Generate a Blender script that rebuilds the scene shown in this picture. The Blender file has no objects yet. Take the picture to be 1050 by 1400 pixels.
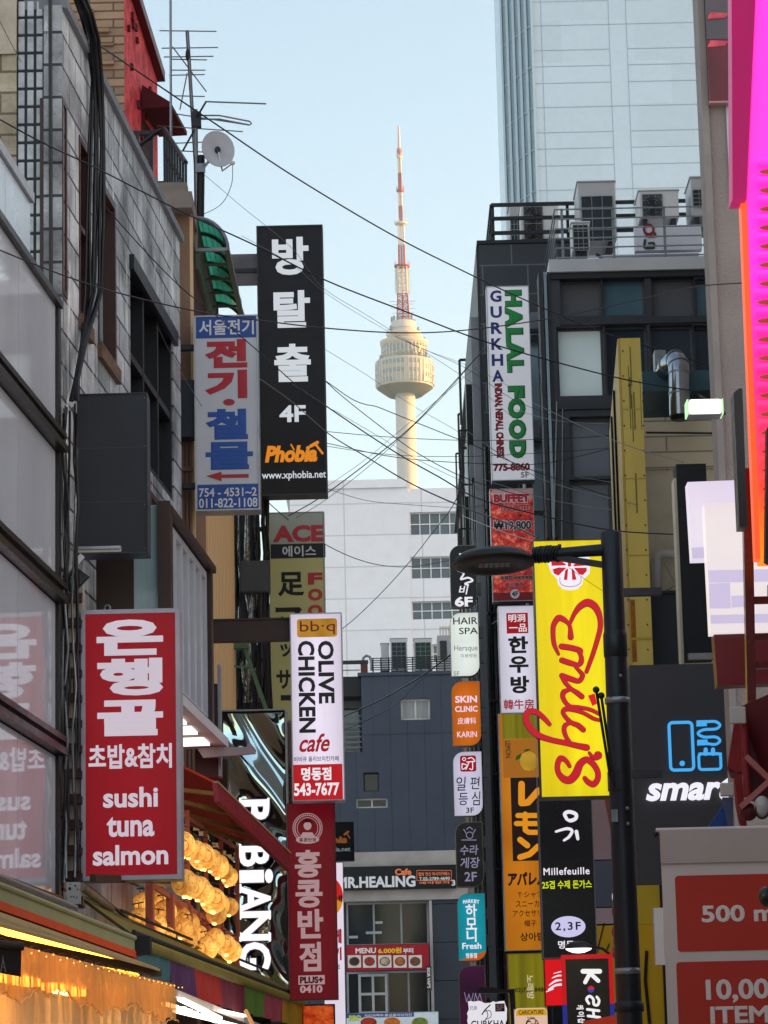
import bpy, bmesh, math, random
from mathutils import Vector, Matrix
random.seed(7)
SC = bpy.context.scene
COL = SC.collection
R = math.radians
# ---------------------------------------------------------------- camera
F_PX, CX, CY = 4000.0, 525.0, 700.0            # focal length and centre in photo pixels (1050 x 1400)
PITCH, ROLL, EYE = R(11.3), R(1.3), 1.6
fwd = Vector((0, math.cos(PITCH), math.sin(PITCH)))
right0, up0 = Vector((1, 0, 0)), Vector((0, -math.sin(PITCH), math.cos(PITCH)))
cr = right0*math.cos(ROLL) - up0*math.sin(ROLL)
cu = right0*math.sin(ROLL) + up0*math.cos(ROLL)
ORDINAL = 'first second third fourth fifth sixth seventh eighth ninth tenth eleventh twelfth thirteenth fourteenth fifteenth sixteenth seventeenth eighteenth nineteenth twentieth twenty-first twenty-second twenty-third twenty-fourth twenty-fifth twenty-sixth'.split()
CAMPOS = Vector((0, 0, EYE))
cam_data = bpy.data.cameras.new('camera')
cam = bpy.data.objects.new('camera', cam_data)
COL.objects.link(cam)
m3 = Matrix((cr, cu, -fwd)).transposed()
cam.matrix_world = Matrix.Translation(CAMPOS) @ m3.to_4x4()
cam_data.sensor_fit = 'VERTICAL'
cam_data.sensor_height = 24.0
cam_data.lens = F_PX/1400*24.0
cam_data.clip_start, cam_data.clip_end = 0.1, 6000
SC.camera = cam
# ---------------------------------------------------------------- sky, sun, exposure
EXPOSURE = 1.8
AMB = 0.15
HAZE = 0.00014
SUN_EL, SUN_AZ = R(10), R(88)                   # azimuth from +Y (the view) towards +X (the right)
world = bpy.data.worlds.new('World'); SC.world = world; world.use_nodes = True
wn = world.node_tree.nodes; wl = world.node_tree.links
sky = wn.new('ShaderNodeTexSky'); sky.sky_type = 'NISHITA'; sky.sun_disc = False
sky.sun_elevation, sky.sun_rotation = SUN_EL, SUN_AZ
sky.altitude, sky.air_density, sky.dust_density, sky.ozone_density = 60, 1.0, 2.0, 1.5
bgn = wn['Background']; bgn.inputs['Strength'].default_value = 0.15
wbal = wn.new('ShaderNodeVectorMath'); wbal.operation = 'MULTIPLY'; wbal.inputs[1].default_value = (1.16, 0.985, 0.86)   # camera white balance
wl.new(sky.outputs['Color'], wbal.inputs[0]); wl.new(wbal.outputs['Vector'], bgn.inputs['Color'])
sl = bpy.data.lights.new('sun', 'SUN'); sl.energy = 2.5; sl.angle = R(0.5); sl.color = (1.0, 0.48, 0.02)
sun = bpy.data.objects.new('sun', sl); COL.objects.link(sun)
sd = Vector((math.sin(SUN_AZ)*math.cos(SUN_EL), math.cos(SUN_AZ)*math.cos(SUN_EL), math.sin(SUN_EL)))
sun.rotation_euler = sd.to_track_quat('Z', 'Y').to_euler()
sun.location = (60, 0, 60)
SC.view_settings.view_transform = 'Standard'; SC.view_settings.look = 'None'
SC.view_settings.exposure = EXPOSURE; SC.view_settings.gamma = 1; SC.view_settings.use_curve_mapping = False
SC.render.engine = 'CYCLES'
SC.cycles.use_denoising = True
SC.cycles.max_bounces = 7; SC.cycles.diffuse_bounces = 5; SC.cycles.glossy_bounces = 3
SC.cycles.transmission_bounces = 4; SC.cycles.transparent_max_bounces = 8
SC.cycles.sample_clamp_indirect = 4.0; SC.cycles.caustics_reflective = False; SC.cycles.caustics_refractive = False
SC.cycles.use_fast_gi = True; SC.cycles.fast_gi_method = 'ADD'
world.light_settings.ao_factor = AMB; world.light_settings.distance = 7.0
# ---------------------------------------------------------------- measuring helpers
def ray(px, py):
    return cr*((px-CX)/F_PX) + cu*((CY-py)/F_PX) + fwd
def P(px, py, d):
    """the point seen at photo pixel (px, py) that stands d metres down the street"""
    r = ray(px, py)
    return CAMPOS + r*(d/r.y)
def mpp(px, py, d):
    """metres per photo pixel there"""
    r = ray(px, py); return (d/r.y)/F_PX
class Plane:
    """a vertical plane: s runs along it, z is height, n points out of it"""
    def __init__(self, o, ux, flip=False):
        self.o = Vector(o); self.ux = Vector((ux[0], ux[1], 0)).normalized()
        self.n = Vector((self.ux.y, -self.ux.x, 0))*(-1 if flip else 1)
    def at(self, px, py):
        r = ray(px, py)
        t = (self.o-CAMPOS).dot(self.n)/r.dot(self.n)
        w = CAMPOS + r*t
        return (w-self.o).dot(self.ux), w.z
    def pt(self, s, z, out=0.0):
        w = self.o + self.ux*s + self.n*out
        return Vector((w.x, w.y, z))
    def px(self, px, py, out=0.0):
        s, z = self.at(px, py); return self.pt(s, z, out)
    def rect(self, x0, y0, x1, y1):
        xc, yc = (x0+x1)/2, (y0+y1)/2
        return self.at(x0, yc)[0], self.at(xc, y1)[1], self.at(x1, yc)[0], self.at(xc, y0)[1]
def facing(px, py, d, yaw=0.0):
    a = R(yaw)
    o = P(px, py, d); return Plane((o.x, o.y, 0), (math.cos(a), math.sin(a)))
def side(px1, d1, px2, d2, py=900, flip=False):
    a, b = P(px1, py, d1), P(px2, py, d2)
    return Plane((a.x, a.y, 0), (b.x-a.x, b.y-a.y), flip)
# ---------------------------------------------------------------- mesh builder
class MB:
    def __init__(self): self.v, self.f, self.m, self.s = [], [], [], []
    def add(self, vs, fs, m=0, smooth=False):
        k = len(self.v); self.v += [Vector(p) for p in vs]
        for f in fs: self.f.append([i+k for i in f]); self.m.append(m); self.s.append(smooth)
        return self
    def prism(self, poly, vec, m=0):
        n = len(poly); vec = Vector(vec); a = [Vector(p) for p in poly]; b = [p+vec for p in a]
        fs = [list(range(n))[::-1], list(range(n, 2*n))] + [[i, (i+1) % n, n+(i+1) % n, n+i] for i in range(n)]
        return self.add(a+b, fs, m)
    def box(self, x0, y0, z0, x1, y1, z1, m=0):
        return self.prism([(x0, y0, z0), (x1, y0, z0), (x1, y1, z0), (x0, y1, z0)], (0, 0, z1-z0), m)
    def panel(self, pl, s0, z0, s1, z1, o0, o1, m=0):
        return self.prism([pl.pt(s0, z0, o0), pl.pt(s1, z0, o0), pl.pt(s1, z1, o0), pl.pt(s0, z1, o0)], pl.n*(o1-o0), m)
    def poly(self, pl, pts, o0, o1, m=0):
        return self.prism([pl.pt(s, z, o0) for s, z in pts], pl.n*(o1-o0), m)
    def bar(self, a, b, w, h, m=0, up=Vector((0, 0, 1))):
        a, b = Vector(a), Vector(b); d = (b-a).normalized()
        x = d.cross(up)
        if x.length < 1e-4: x = Vector((1, 0, 0))
        x.normalize(); y = x.cross(d)
        q = [a+x*sx*w/2+y*sy*h/2 for sx, sy in ((-1, -1), (1, -1), (1, 1), (-1, 1))]
        return self.prism(q, b-a, m)
    def tube(self, pts, r, seg=6, m=0, caps=True, smooth=True, closed=False):
        pts = [Vector(p) for p in pts]; n = len(pts); rs = r if isinstance(r, (list, tuple)) else [r]*n
        vs, fs, x = [], [], None
        for i, p in enumerate(pts):
            d = (pts[min(i+1, n-1)]-pts[max(i-1, 0)])
            if d.length < 1e-9: d = Vector((0, 0, 1))
            d.normalize()
            if x is None:
                x = d.cross(Vector((0, 0, 1)))
                if x.length < 1e-3: x = d.cross(Vector((1, 0, 0)))
            x = (x-d*x.dot(d)).normalized(); y = d.cross(x)
            for k in range(seg):
                t = 2*math.pi*k/seg; vs.append(p+(x*math.cos(t)+y*math.sin(t))*rs[i])
        for i in range(n-1):
            for k in range(seg):
                k2 = (k+1) % seg; fs.append([i*seg+k, i*seg+k2, (i+1)*seg+k2, (i+1)*seg+k])
        self.add(vs, fs, m, smooth)
        if caps:
            self.add(vs[:seg], [list(range(seg))[::-1]], m); self.add(vs[-seg:], [list(range(seg))], m)
        return self
    def lathe(self, c, prof, seg=24, m=0, smooth=True, axis='Z', a0=0.0):
        c = Vector(c); vs, fs = [], []; n = len(prof)
        for r, z in prof:
            for k in range(seg):
                t = 2*math.pi*k/seg+a0; u, w = r*math.cos(t), r*math.sin(t)
                vs.append(c+(Vector((u, w, z)) if axis == 'Z' else Vector((u, z, w)) if axis == 'Y' else Vector((z, u, w))))
        for i in range(n-1):
            for k in range(seg):
                k2 = (k+1) % seg; fs.append([i*seg+k, i*seg+k2, (i+1)*seg+k2, (i+1)*seg+k])
        return self.add(vs, fs, m, smooth)
    def ball(self, c, rx, ry, rz, seg=14, rings=8, m=0):
        prof = [(max(1e-4, math.sin(math.pi*i/rings)), -math.cos(math.pi*i/rings)) for i in range(rings+1)]
        k = len(self.v); self.lathe((0, 0, 0), prof, seg, m)
        c = Vector(c)
        for i in range(k, len(self.v)):
            p = self.v[i]; self.v[i] = c+Vector((p.x*rx, p.y*ry, p.z*rz))
        return self
ORG = {}
def vlift(o, label, cat, group, kind):
    if label: o['label'] = label
    if cat: o['category'] = cat
    if group: o['group'] = group
    if kind: o['kind'] = kind
    return o
def obj(name, mb, mats, parent=None, label=None, cat=None, group=None, kind=None, bevel=0.0, weld=False):
    """ONE mesh object from a builder in world coordinates; top-level ones get their origin at their base"""
    if parent is not None: org = ORG[parent.name]
    else:
        xs = [p.x for p in mb.v]; ys = [p.y for p in mb.v]; zs = [p.z for p in mb.v]
        org = Vector(((min(xs)+max(xs))/2, (min(ys)+max(ys))/2, min(zs)))
    me = bpy.data.meshes.new(name)
    me.from_pydata([p-org for p in mb.v], [], mb.f)
    for mt in (mats if isinstance(mats, (list, tuple)) else [mats]): me.materials.append(mt)
    me.polygons.foreach_set('material_index', mb.m); me.polygons.foreach_set('use_smooth', mb.s)
    bm = bmesh.new(); bm.from_mesh(me)
    if weld: bmesh.ops.remove_doubles(bm, verts=bm.verts, dist=1e-5)
    bmesh.ops.recalc_face_normals(bm, faces=bm.faces); bm.to_mesh(me); bm.free()
    me.update()
    o = bpy.data.objects.new(name, me); COL.objects.link(o); ORG[o.name] = org
    if parent is not None: o.parent = parent
    else: o.location = org
    if bevel:
        bv = o.modifiers.new('bevel', 'BEVEL'); bv.width = bevel; bv.segments = 2; bv.limit_method = 'ANGLE'
    return vlift(o, label, cat, group, kind)
def thing(name, label, cat, loc, group=None, kind=None):
    o = bpy.data.objects.new(name, None); COL.objects.link(o); o.empty_display_size = 0.2
    o.location = Vector(loc); ORG[o.name] = Vector(loc)
    return vlift(o, label, cat, group, kind)
def copy_tree(o, parent=None):
    c = o.copy(); COL.objects.link(c); ORG[c.name] = ORG[o.name]
    if parent is not None: c.parent = parent
    for ch in o.children: copy_tree(ch, c)
    return c
# ---------------------------------------------------------------- materials
def lin(h):
    h = h.lstrip('#'); out = []
    for i in (0, 2, 4):
        c = int(h[i:i+2], 16)/255; out.append(c/12.92 if c <= 0.04045 else ((c+0.055)/1.055)**2.4)
    return out
MATS = {}
def _noise(nt, scale, detail=4, rough=0.6, coord='Object', stretch=None):
    tc = nt.nodes.new('ShaderNodeTexCoord'); mp = nt.nodes.new('ShaderNodeMapping')
    nt.links.new(tc.outputs[coord], mp.inputs['Vector'])
    if stretch: mp.inputs['Scale'].default_value = stretch
    n = nt.nodes.new('ShaderNodeTexNoise'); n.inputs['Scale'].default_value = scale
    n.inputs['Detail'].default_value = detail; n.inputs['Roughness'].default_value = rough
    nt.links.new(mp.outputs['Vector'], n.inputs['Vector']); return n
def _ramp(nt, src, a, b, lo=0.3, hi=0.7):
    r = nt.nodes.new('ShaderNodeValToRGB'); e = r.color_ramp.elements
    e[0].position, e[1].position = lo, hi
    e[0].color = (*a, 1); e[1].color = (*b, 1)
    nt.links.new(src, r.inputs['Fac']); return r
def surf(name, hexa, rough=0.6, var=0.18, scale=3.0, metal=0.0, bump=0.0, bscale=40, stretch=None, hex2=None, lo=0.3, hi=0.7, coat=0.0, emit=None):
    """a real surface: base colour broken up by noise, its own roughness and a little relief"""
    if name in MATS: return MATS[name]
    mt = bpy.data.materials.new(name); mt.use_nodes = True; nt = mt.node_tree; b = nt.nodes['Principled BSDF']
    c = lin(hexa); c2 = lin(hex2) if hex2 else [x*(1-var) for x in c]
    n = _noise(nt, scale, stretch=stretch)
    r = _ramp(nt, n.outputs['Fac'], c2, c, lo, hi)
    nt.links.new(r.outputs['Color'], b.inputs['Base Color'])
    b.inputs['Metallic'].default_value = metal; b.inputs['Coat Weight'].default_value = coat
    n2 = _noise(nt, scale*2.7, stretch=stretch)
    mr = nt.nodes.new('ShaderNodeMapRange'); sp = min(0.12, rough*0.5); mr.inputs['To Min'].default_value = rough-sp; mr.inputs['To Max'].default_value = min(1, rough+sp)
    nt.links.new(n2.outputs['Fac'], mr.inputs['Value']); nt.links.new(mr.outputs['Result'], b.inputs['Roughness'])
    if bump:
        n3 = _noise(nt, bscale, stretch=stretch); bp = nt.nodes.new('ShaderNodeBump')
        bp.inputs['Strength'].default_value = bump; bp.inputs['Distance'].default_value = 0.02
        nt.links.new(n3.outputs['Fac'], bp.inputs['Height']); nt.links.new(bp.outputs['Normal'], b.inputs['Normal'])
    MATS[name] = mt; return mt
def lit(name, hexa, k=1.0, var=0.0, scale=1.5, stretch=None, base=0.10, rough=0.35, hex2=None, edge=0.0):
    """a surface that gives off light: backlit sign face, lamp, tube (var: uneven tubes behind the face)"""
    if name in MATS: return MATS[name]
    mt = bpy.data.materials.new(name); mt.use_nodes = True; nt = mt.node_tree; b = nt.nodes['Principled BSDF']
    c = lin(hexa); b.inputs['Base Color'].default_value = (*[x*base for x in c], 1); b.inputs['Roughness'].default_value = rough; b.inputs['Specular IOR Level'].default_value = 0.3
    b.inputs['Emission Strength'].default_value = k/2**EXPOSURE
    if var or hex2:
        n = _noise(nt, scale, 2, 0.5, stretch=stretch)
        r = _ramp(nt, n.outputs['Fac'], lin(hex2) if hex2 else [x*(1-var) for x in c], c)
        nt.links.new(r.outputs['Color'], b.inputs['Emission Color'])
    else: b.inputs['Emission Color'].default_value = (*c, 1)
    if edge:       # a lightbox is dimmer towards its rim, where the tubes inside end
        tc = nt.nodes.new('ShaderNodeTexCoord'); sx = nt.nodes.new('ShaderNodeSeparateXYZ'); nt.links.new(tc.outputs['Generated'], sx.inputs[0]); fac = []
        def mth(op, a, b_):
            n_ = nt.nodes.new('ShaderNodeMath'); n_.operation = op; n_.use_clamp = True
            for i_, v_ in enumerate((a, b_)):
                if isinstance(v_, (int, float)): n_.inputs[i_].default_value = v_
                else: nt.links.new(v_, n_.inputs[i_])
            return n_.outputs[0]
        for ax, sharp in (('X', 2.2), ('Z', 5.0)):
            inv = mth('SUBTRACT', 1.0, sx.outputs[ax]); mn = mth('MINIMUM', sx.outputs[ax], inv); fac.append(mth('POWER', mth('MULTIPLY', mn, sharp), 0.5))
        sn = _noise(nt, 3.0, 6, 0.7, stretch=(5, 5, 0.35)); sr = _ramp(nt, sn.outputs['Fac'], [0.80]*3, [1]*3, 0.36, 0.56)     # grime runs on the sheet
        f = mth('MULTIPLY', mth('MULTIPLY', fac[0], fac[1]), sr.outputs['Color']); mr = nt.nodes.new('ShaderNodeMapRange'); nt.links.new(f, mr.inputs['Value'])
        mr.inputs['To Min'].default_value = k*(1-edge)/2**EXPOSURE; mr.inputs['To Max'].default_value = k*1.04/2**EXPOSURE; nt.links.new(mr.outputs['Result'], b.inputs['Emission Strength'])
    MATS[name] = mt; return mt
# ---------------------------------------------------------------- lettering
_TXT = {}
def glyphs(body, off=0.0, shear=0.0, res=3, space=1.0):
    key = (body, off, shear, res, space)
    if key in _TXT: return _TXT[key]
    cu_ = bpy.data.curves.new('t', 'FONT'); cu_.body = body; cu_.size = 1.0; cu_.bevel_depth = off; cu_.bevel_resolution = 0; cu_.shear = shear
    cu_.space_character = space; cu_.extrude = 0.01; cu_.resolution_u = res; cu_.align_x = 'LEFT'
    ob = bpy.data.objects.new('t', cu_); COL.objects.link(ob)
    dg = bpy.context.evaluated_depsgraph_get(); dg.update()
    me = ob.evaluated_get(dg).to_mesh()
    vs = [tuple(v.co) for v in me.vertices]; fs = [list(p.vertices) for p in me.polygons]
    ob.evaluated_get(dg).to_mesh_clear(); bpy.data.objects.remove(ob); bpy.data.curves.remove(cu_)
    _TXT[key] = (vs, fs); return _TXT[key]
def put_text(mb, pl, body, bb, o0, t=0.004, rot=0, off=0.02, shear=0.0, m=0, res=3, space=1.0):
    """letters filling the photo-pixel box bb = (x0, y0, x1, y1) on plane pl, standing t proud of o0"""
    vs, fs = glyphs(body, off, shear, res, space)
    if not vs: return mb
    az, bz = min(p[2] for p in vs), max(p[2] for p in vs)
    vs = [(x, y, (z-az)/(bz-az)) for x, y, z in vs]
    q = [((y, -x) if rot == 90 else (-y, x) if rot == -90 else (x, y)) + (z,) for x, y, z in vs]
    ax, bx = min(p[0] for p in q), max(p[0] for p in q); ay, by = min(p[1] for p in q), max(p[1] for p in q)
    s0, z0, s1, z1 = pl.rect(*bb)
    out = [pl.pt(s0+(x-ax)/max(1e-6, bx-ax)*(s1-s0), z0+(y-ay)/max(1e-6, by-ay)*(z1-z0), o0+z*t) for x, y, z in q]
    return mb.add(out, fs, m)
def put_column(mb, pl, chars, bb, o0, gap=0.16, **k):
    """one character under the other, each filling its cell"""
    x0, y0, x1, y1 = bb; n = len(chars); h = (y1-y0)/(n+(n-1)*gap)
    for i, c in enumerate(chars):
        y = y0+i*h*(1+gap); put_text(mb, pl, c, (x0, y, x1, y+h), o0, **k)
    return mb
def stroke(mb, pl, pts, w, o0, t=0.01, m=0, seg=10, taper=None):
    """a rounded brush stroke through photo pixels (Catmull-Rom), w pixels wide (or a width per point)"""
    pp = [pl.at(*p[:2]) for p in pts]; ws = [p[2] if len(p) > 2 else w for p in pts]
    k = abs(pl.at(pts[0][0]+1, pts[0][1])[0]-pl.at(*pts[0][:2])[0])
    c = []
    n = len(pp)
    for i in range(n-1):
        p0, p1, p2, p3 = pp[max(i-1, 0)], pp[i], pp[i+1], pp[min(i+2, n-1)]
        for j in range(seg if n > 2 else 1):
            u = j/(seg if n > 2 else 1)
            f = lambda a: 0.5*(2*p1[a]+(p2[a]-p0[a])*u+(2*p0[a]-5*p1[a]+4*p2[a]-p3[a])*u*u+(3*p1[a]-p0[a]-3*p2[a]+p3[a])*u**3)
            c.append((f(0), f(1), (ws[i]*(1-u)+ws[i+1]*u)*k/2))
    c.append((pp[-1][0], pp[-1][1], ws[-1]*k/2))
    L, Rr = [], []
    for i, (x, z, r) in enumerate(c):
        a, b = c[max(i-1, 0)], c[min(i+1, len(c)-1)]; dx, dz = b[0]-a[0], b[1]-a[1]; l = math.hypot(dx, dz) or 1
        L.append((x-dz/l*r, z+dx/l*r)); Rr.append((x+dz/l*r, z-dx/l*r))
    for i in range(len(c)-1):
        mb.poly(pl, [L[i], L[i+1], Rr[i+1], Rr[i]], o0, o0+t, m)
    for x, z, r in (c[0], c[-1]):
        mb.poly(pl, [(x+r*math.cos(a*math.pi/5), z+r*math.sin(a*math.pi/5)) for a in range(10)], o0, o0+t*0.98, m)
    return mb
# ---------------------------------------------------------------- building helpers
def holes(mb, pl, s0, z0, s1, z1, hs, o0, o1, m=0):
    """a wall slab with real openings: hs = list of (s0, z0, s1, z1)"""
    ss = sorted({s0, s1} | {min(max(a, s0), s1) for h in hs for a in (h[0], h[2])})
    for a, b in zip(ss, ss[1:]):
        if b-a < 1e-4: continue
        cuts = sorted([(max(h[1], z0), min(h[3], z1)) for h in hs if h[0] < (a+b)/2 < h[2]])
        z = z0
        for c, d in cuts:
            if c > z+1e-4: mb.panel(pl, a, z, b, c, o0, o1, m)
            z = max(z, d)
        if z1 > z+1e-4: mb.panel(pl, a, z, b, z1, o0, o1, m)
    return mb
def frame_mb(mb, pl, s0, z0, s1, z1, w, o0, o1, nv=0, nh=0, m=0, vs=(), hz=()):
    mb.panel(pl, s0, z0, s0+w, z1, o0, o1, m); mb.panel(pl, s1-w, z0, s1, z1, o0, o1, m)
    mb.panel(pl, s0+w, z0, s1-w, z0+w, o0, o1, m); mb.panel(pl, s0+w, z1-w, s1-w, z1, o0, o1, m)
    for i in range(nv):
        s = s0+(s1-s0)*(i+1)/(nv+1); mb.panel(pl, s-w/2, z0+w, s+w/2, z1-w, o0, o1-0.003, m)
    for i in range(nh):
        z = z0+(z1-z0)*(i+1)/(nh+1); mb.panel(pl, s0+w, z-w/2, s1-w, z+w/2, o0, o1-0.006, m)
    return mb
def window(parent, pl, r, w, o, frame_mat, pane_mat, nv=0, nh=0, name='window', dep=0.06):
    s0, z0, s1, z1 = r
    f = obj(name, frame_mb(MB(), pl, s0, z0, s1, z1, w, o, o+dep, nv, nh), frame_mat, parent)
    obj('pane', MB().panel(pl, s0+w*0.5, z0+w*0.5, s1-w*0.5, z1-w*0.5, o+0.012, o+0.024), pane_mat, f)
    return f
def quad(mb, pts, vec, m=0):
    return mb.prism([P(*p) for p in pts], vec, m)
def tiles(name, pl, hexa, mortar, bw, bh, msize=0.01, rough=0.5, var=0.25, bump=0.3, offset=0.5, hex2=None, stain=0.0, metal=0.0, streak=0.0):
    """tiles or bricks laid along the wall plane"""
    if name in MATS: return MATS[name]
    mt = bpy.data.materials.new(name); mt.use_nodes = True; nt = mt.node_tree; b = nt.nodes['Principled BSDF']; L = nt.links.new
    tc = nt.nodes.new('ShaderNodeTexCoord'); dp = nt.nodes.new('ShaderNodeVectorMath'); dp.operation = 'DOT_PRODUCT'
    L(tc.outputs['Object'], dp.inputs[0]); dp.inputs[1].default_value = pl.ux
    sx = nt.nodes.new('ShaderNodeSeparateXYZ'); L(tc.outputs['Object'], sx.inputs[0])
    cb = nt.nodes.new('ShaderNodeCombineXYZ'); L(dp.outputs['Value'], cb.inputs['X']); L(sx.outputs['Z'], cb.inputs['Y'])
    br = nt.nodes.new('ShaderNodeTexBrick'); L(cb.outputs[0], br.inputs['Vector'])
    c = lin(hexa); br.inputs['Color1'].default_value = (*c, 1)
    br.inputs['Color2'].default_value = (*(lin(hex2) if hex2 else [x*(1-var) for x in c]), 1); br.inputs['Mortar'].default_value = (*lin(mortar), 1)
    br.inputs['Scale'].default_value = 1; br.inputs['Brick Width'].default_value = bw; br.inputs['Row Height'].default_value = bh
    br.inputs['Mortar Size'].default_value = msize; br.offset = offset
    n = _noise(nt, 1.1, 8, 0.7); r = _ramp(nt, n.outputs['Fac'], [1-max(stain, 0.04)]*3, [1, 1, 1], 0.35, 0.62)
    mx = nt.nodes.new('ShaderNodeMix'); mx.data_type = 'RGBA'; mx.blend_type = 'MULTIPLY'; mx.inputs['Factor'].default_value = 1
    L(br.outputs['Color'], mx.inputs['A']); L(r.outputs['Color'], mx.inputs['B']); fin = mx.outputs['Result']
    if streak:      # pale runs left by rain below the joints
        n5 = _noise(nt, 1.6, 7, 0.75, stretch=(2.2, 2.2, 0.35)); r5 = _ramp(nt, n5.outputs['Fac'], [0]*3, [streak]*3, 0.56, 0.66)
        m5 = nt.nodes.new('ShaderNodeMix'); m5.data_type = 'RGBA'; L(r5.outputs['Color'], m5.inputs['Factor']); L(fin, m5.inputs['A']); m5.inputs['B'].default_value = (0.80, 0.80, 0.78, 1); fin = m5.outputs['Result']
    L(fin, b.inputs['Base Color'])
    b.inputs['Roughness'].default_value = rough; b.inputs['Metallic'].default_value = metal
    n4 = _noise(nt, 30, 5); ad = nt.nodes.new('ShaderNodeMath'); ad.operation = 'MULTIPLY_ADD'; ad.inputs[1].default_value = -1.0
    L(br.outputs['Fac'], ad.inputs[0]); L(n4.outputs['Fac'], ad.inputs[2])
    bp = nt.nodes.new('ShaderNodeBump'); bp.inputs['Strength'].default_value = bump; bp.inputs['Distance'].default_value = 0.015
    L(ad.outputs[0], bp.inputs['Height']); L(bp.outputs['Normal'], b.inputs['Normal'])
    MATS[name] = mt; return mt
def rounded(pl, x0, y0, x1, y1, rad, corners='abcd', n=6):
    """outline of a photo-pixel rectangle with rounded corners (a top left, b top right, c bottom right, d bottom left)"""
    s0, z0, s1, z1 = pl.rect(x0, y0, x1, y1); k = abs(s1-s0)/max(1e-6, x1-x0); r = rad*k; out = []
    for name, cxs, cz, a0 in (('d', s0+r, z0+r, 180), ('c', s1-r, z0+r, 270), ('b', s1-r, z1-r, 0), ('a', s0+r, z1-r, 90)):
        if name in corners: out += [(cxs+r*math.cos(R(a0+90*i/n)), cz+r*math.sin(R(a0+90*i/n))) for i in range(n+1)]
        else: out.append({'d': (s0, z0), 'c': (s1, z0), 'b': (s1, z1), 'a': (s0, z1)}[name])
    return out
def ellipse(pl, cx, cy, rx, ry, n=28):
    s0, z0, s1, z1 = pl.rect(cx-rx, cy-ry, cx+rx, cy+ry)
    return [((s0+s1)/2+(s1-s0)/2*math.cos(2*math.pi*i/n), (z0+z1)/2+(z1-z0)/2*math.sin(2*math.pi*i/n)) for i in range(n)]
def ring(mb, pl, cx, cy, r, w, o0, t=0.004, m=0, n=32):
    a, b = ellipse(pl, cx, cy, r, r, n), ellipse(pl, cx, cy, r-w, r-w, n)
    for i in range(n):
        j = (i+1) % n; mb.poly(pl, [a[i], a[j], b[j], b[i]], o0, o0+t, m)
    return mb
ALU = surf('brushed_aluminium', '#A9A9AE', rough=0.35, metal=0.7, var=0.2, scale=6)
STEEL = surf('galvanised_steel', '#8E9296', rough=0.4, metal=0.8, var=0.25, scale=9)
DARKM = surf('dark_painted_metal', '#24252A', rough=0.5, var=0.3, scale=5)
BLACKM = surf('black_metal', '#131317', rough=0.45, var=0.3, scale=6)
RUST = surf('rusty_steel', '#5B3524', rough=0.75, var=0.5, scale=14, bump=0.4)
BROWN = surf('dark_brown_metal', '#33211B', rough=0.5, var=0.3, scale=4)
def sign(name, label, bb, d, thick, face, cas=ALU, margin=4, yaw=0.0, cat='sign', group=None, arms=None, arm_mat=DARKM, arm_dir=-1, arm_len=0.4):
    """a projecting lightbox: casing, face sheet, wall brackets; lettering goes on at plane .o = front"""
    xc, yc = (bb[0]+bb[2])/2, (bb[1]+bb[3])/2
    pl = facing(xc, yc, d, yaw); s0, z0, s1, z1 = pl.rect(*bb)
    root = thing(name, label, cat, pl.pt((s0+s1)/2, z0, -thick/2), group)
    k = (s1-s0)/(bb[2]-bb[0])*margin
    mb = MB().panel(pl, s0, z0, s1, z1, -thick, -0.012)
    if k > 0: frame_mb(mb, pl, s0, z0, s1, z1, k, -0.010, 0.012)
    obj('casing', mb, cas, root)
    if face is not None: obj('face', MB().panel(pl, s0+k*0.9, z0+k*0.9, s1-k*0.9, z1-k*0.9, -0.009, 0.0), face, root)
    if arms:
        for py in arms:
            z = pl.at(xc, py)[1]; a = s0 if arm_dir < 0 else s1
            obj('bracket', MB().panel(pl, min(a, a+arm_dir*arm_len)+0.002*(arm_dir > 0), z-0.03, max(a, a+arm_dir*arm_len)-0.002*(arm_dir < 0), z+0.03, -thick*0.7, -thick*0.35), arm_mat, root)
    return root, pl
def letters(root, pl, mat, items, o0=0.001, t=0.004, **k):
    """lettering of one colour on a sign: items = (text, bbox[, options]) ; a list of characters makes a column"""
    for it in items:
        mb = MB(); kk = dict(k); kk.update(it[2] if len(it) > 2 else {})
        if isinstance(it[0], list): put_column(mb, pl, it[0], it[1], o0, t=t, **kk)
        else: put_text(mb, pl, it[0], it[1], o0, t=t, **kk)
        obj('lettering', mb, mat, root)
def band(root, pl, mat, bb, o0=0.001, t=0.002, name='colour_field'):
    s0, z0, s1, z1 = pl.rect(*bb); return obj(name, MB().panel(pl, s0, z0, s1, z1, o0, o0+t), mat, root)
# ================================================================ ground and hill
ASPH = surf('granite_paving', '#8F8B86', rough=0.85, var=0.35, scale=2.0, bump=0.5, bscale=60)
obj('ground', MB().box(-700, -140, -0.6, 700, 1880, -0.012), surf('city_ground', '#55554F', rough=0.9, var=0.3, scale=0.05), kind='structure')
obj('street', MB().box(-3.4, -20, -0.3, 3.4, 104, 0.0), ASPH, kind='structure')
hill = MB(); hv, hf = [], []
HN, HM = 40, 10
for j in range(HM+1):
    for i in range(HN):
        a = 2*math.pi*i/HN; r = 420*(1-j/HM)**1.1
        hv.append((60+r*1.35*math.cos(a), 1420+r*math.sin(a), -2+205*(j/HM)**1.3*(0.93+0.07*math.sin(5*a))))
for j in range(HM):
    for i in range(HN):
        i2 = (i+1) % HN; hf.append([j*HN+i, j*HN+i2, (j+1)*HN+i2, (j+1)*HN+i])
hill.add(hv, hf, 0, True)
obj('hill', hill, surf('wooded_slope', '#3C4A2C', rough=0.9, var=0.5, scale=0.08, bump=0.6, bscale=0.5), kind='structure')

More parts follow.
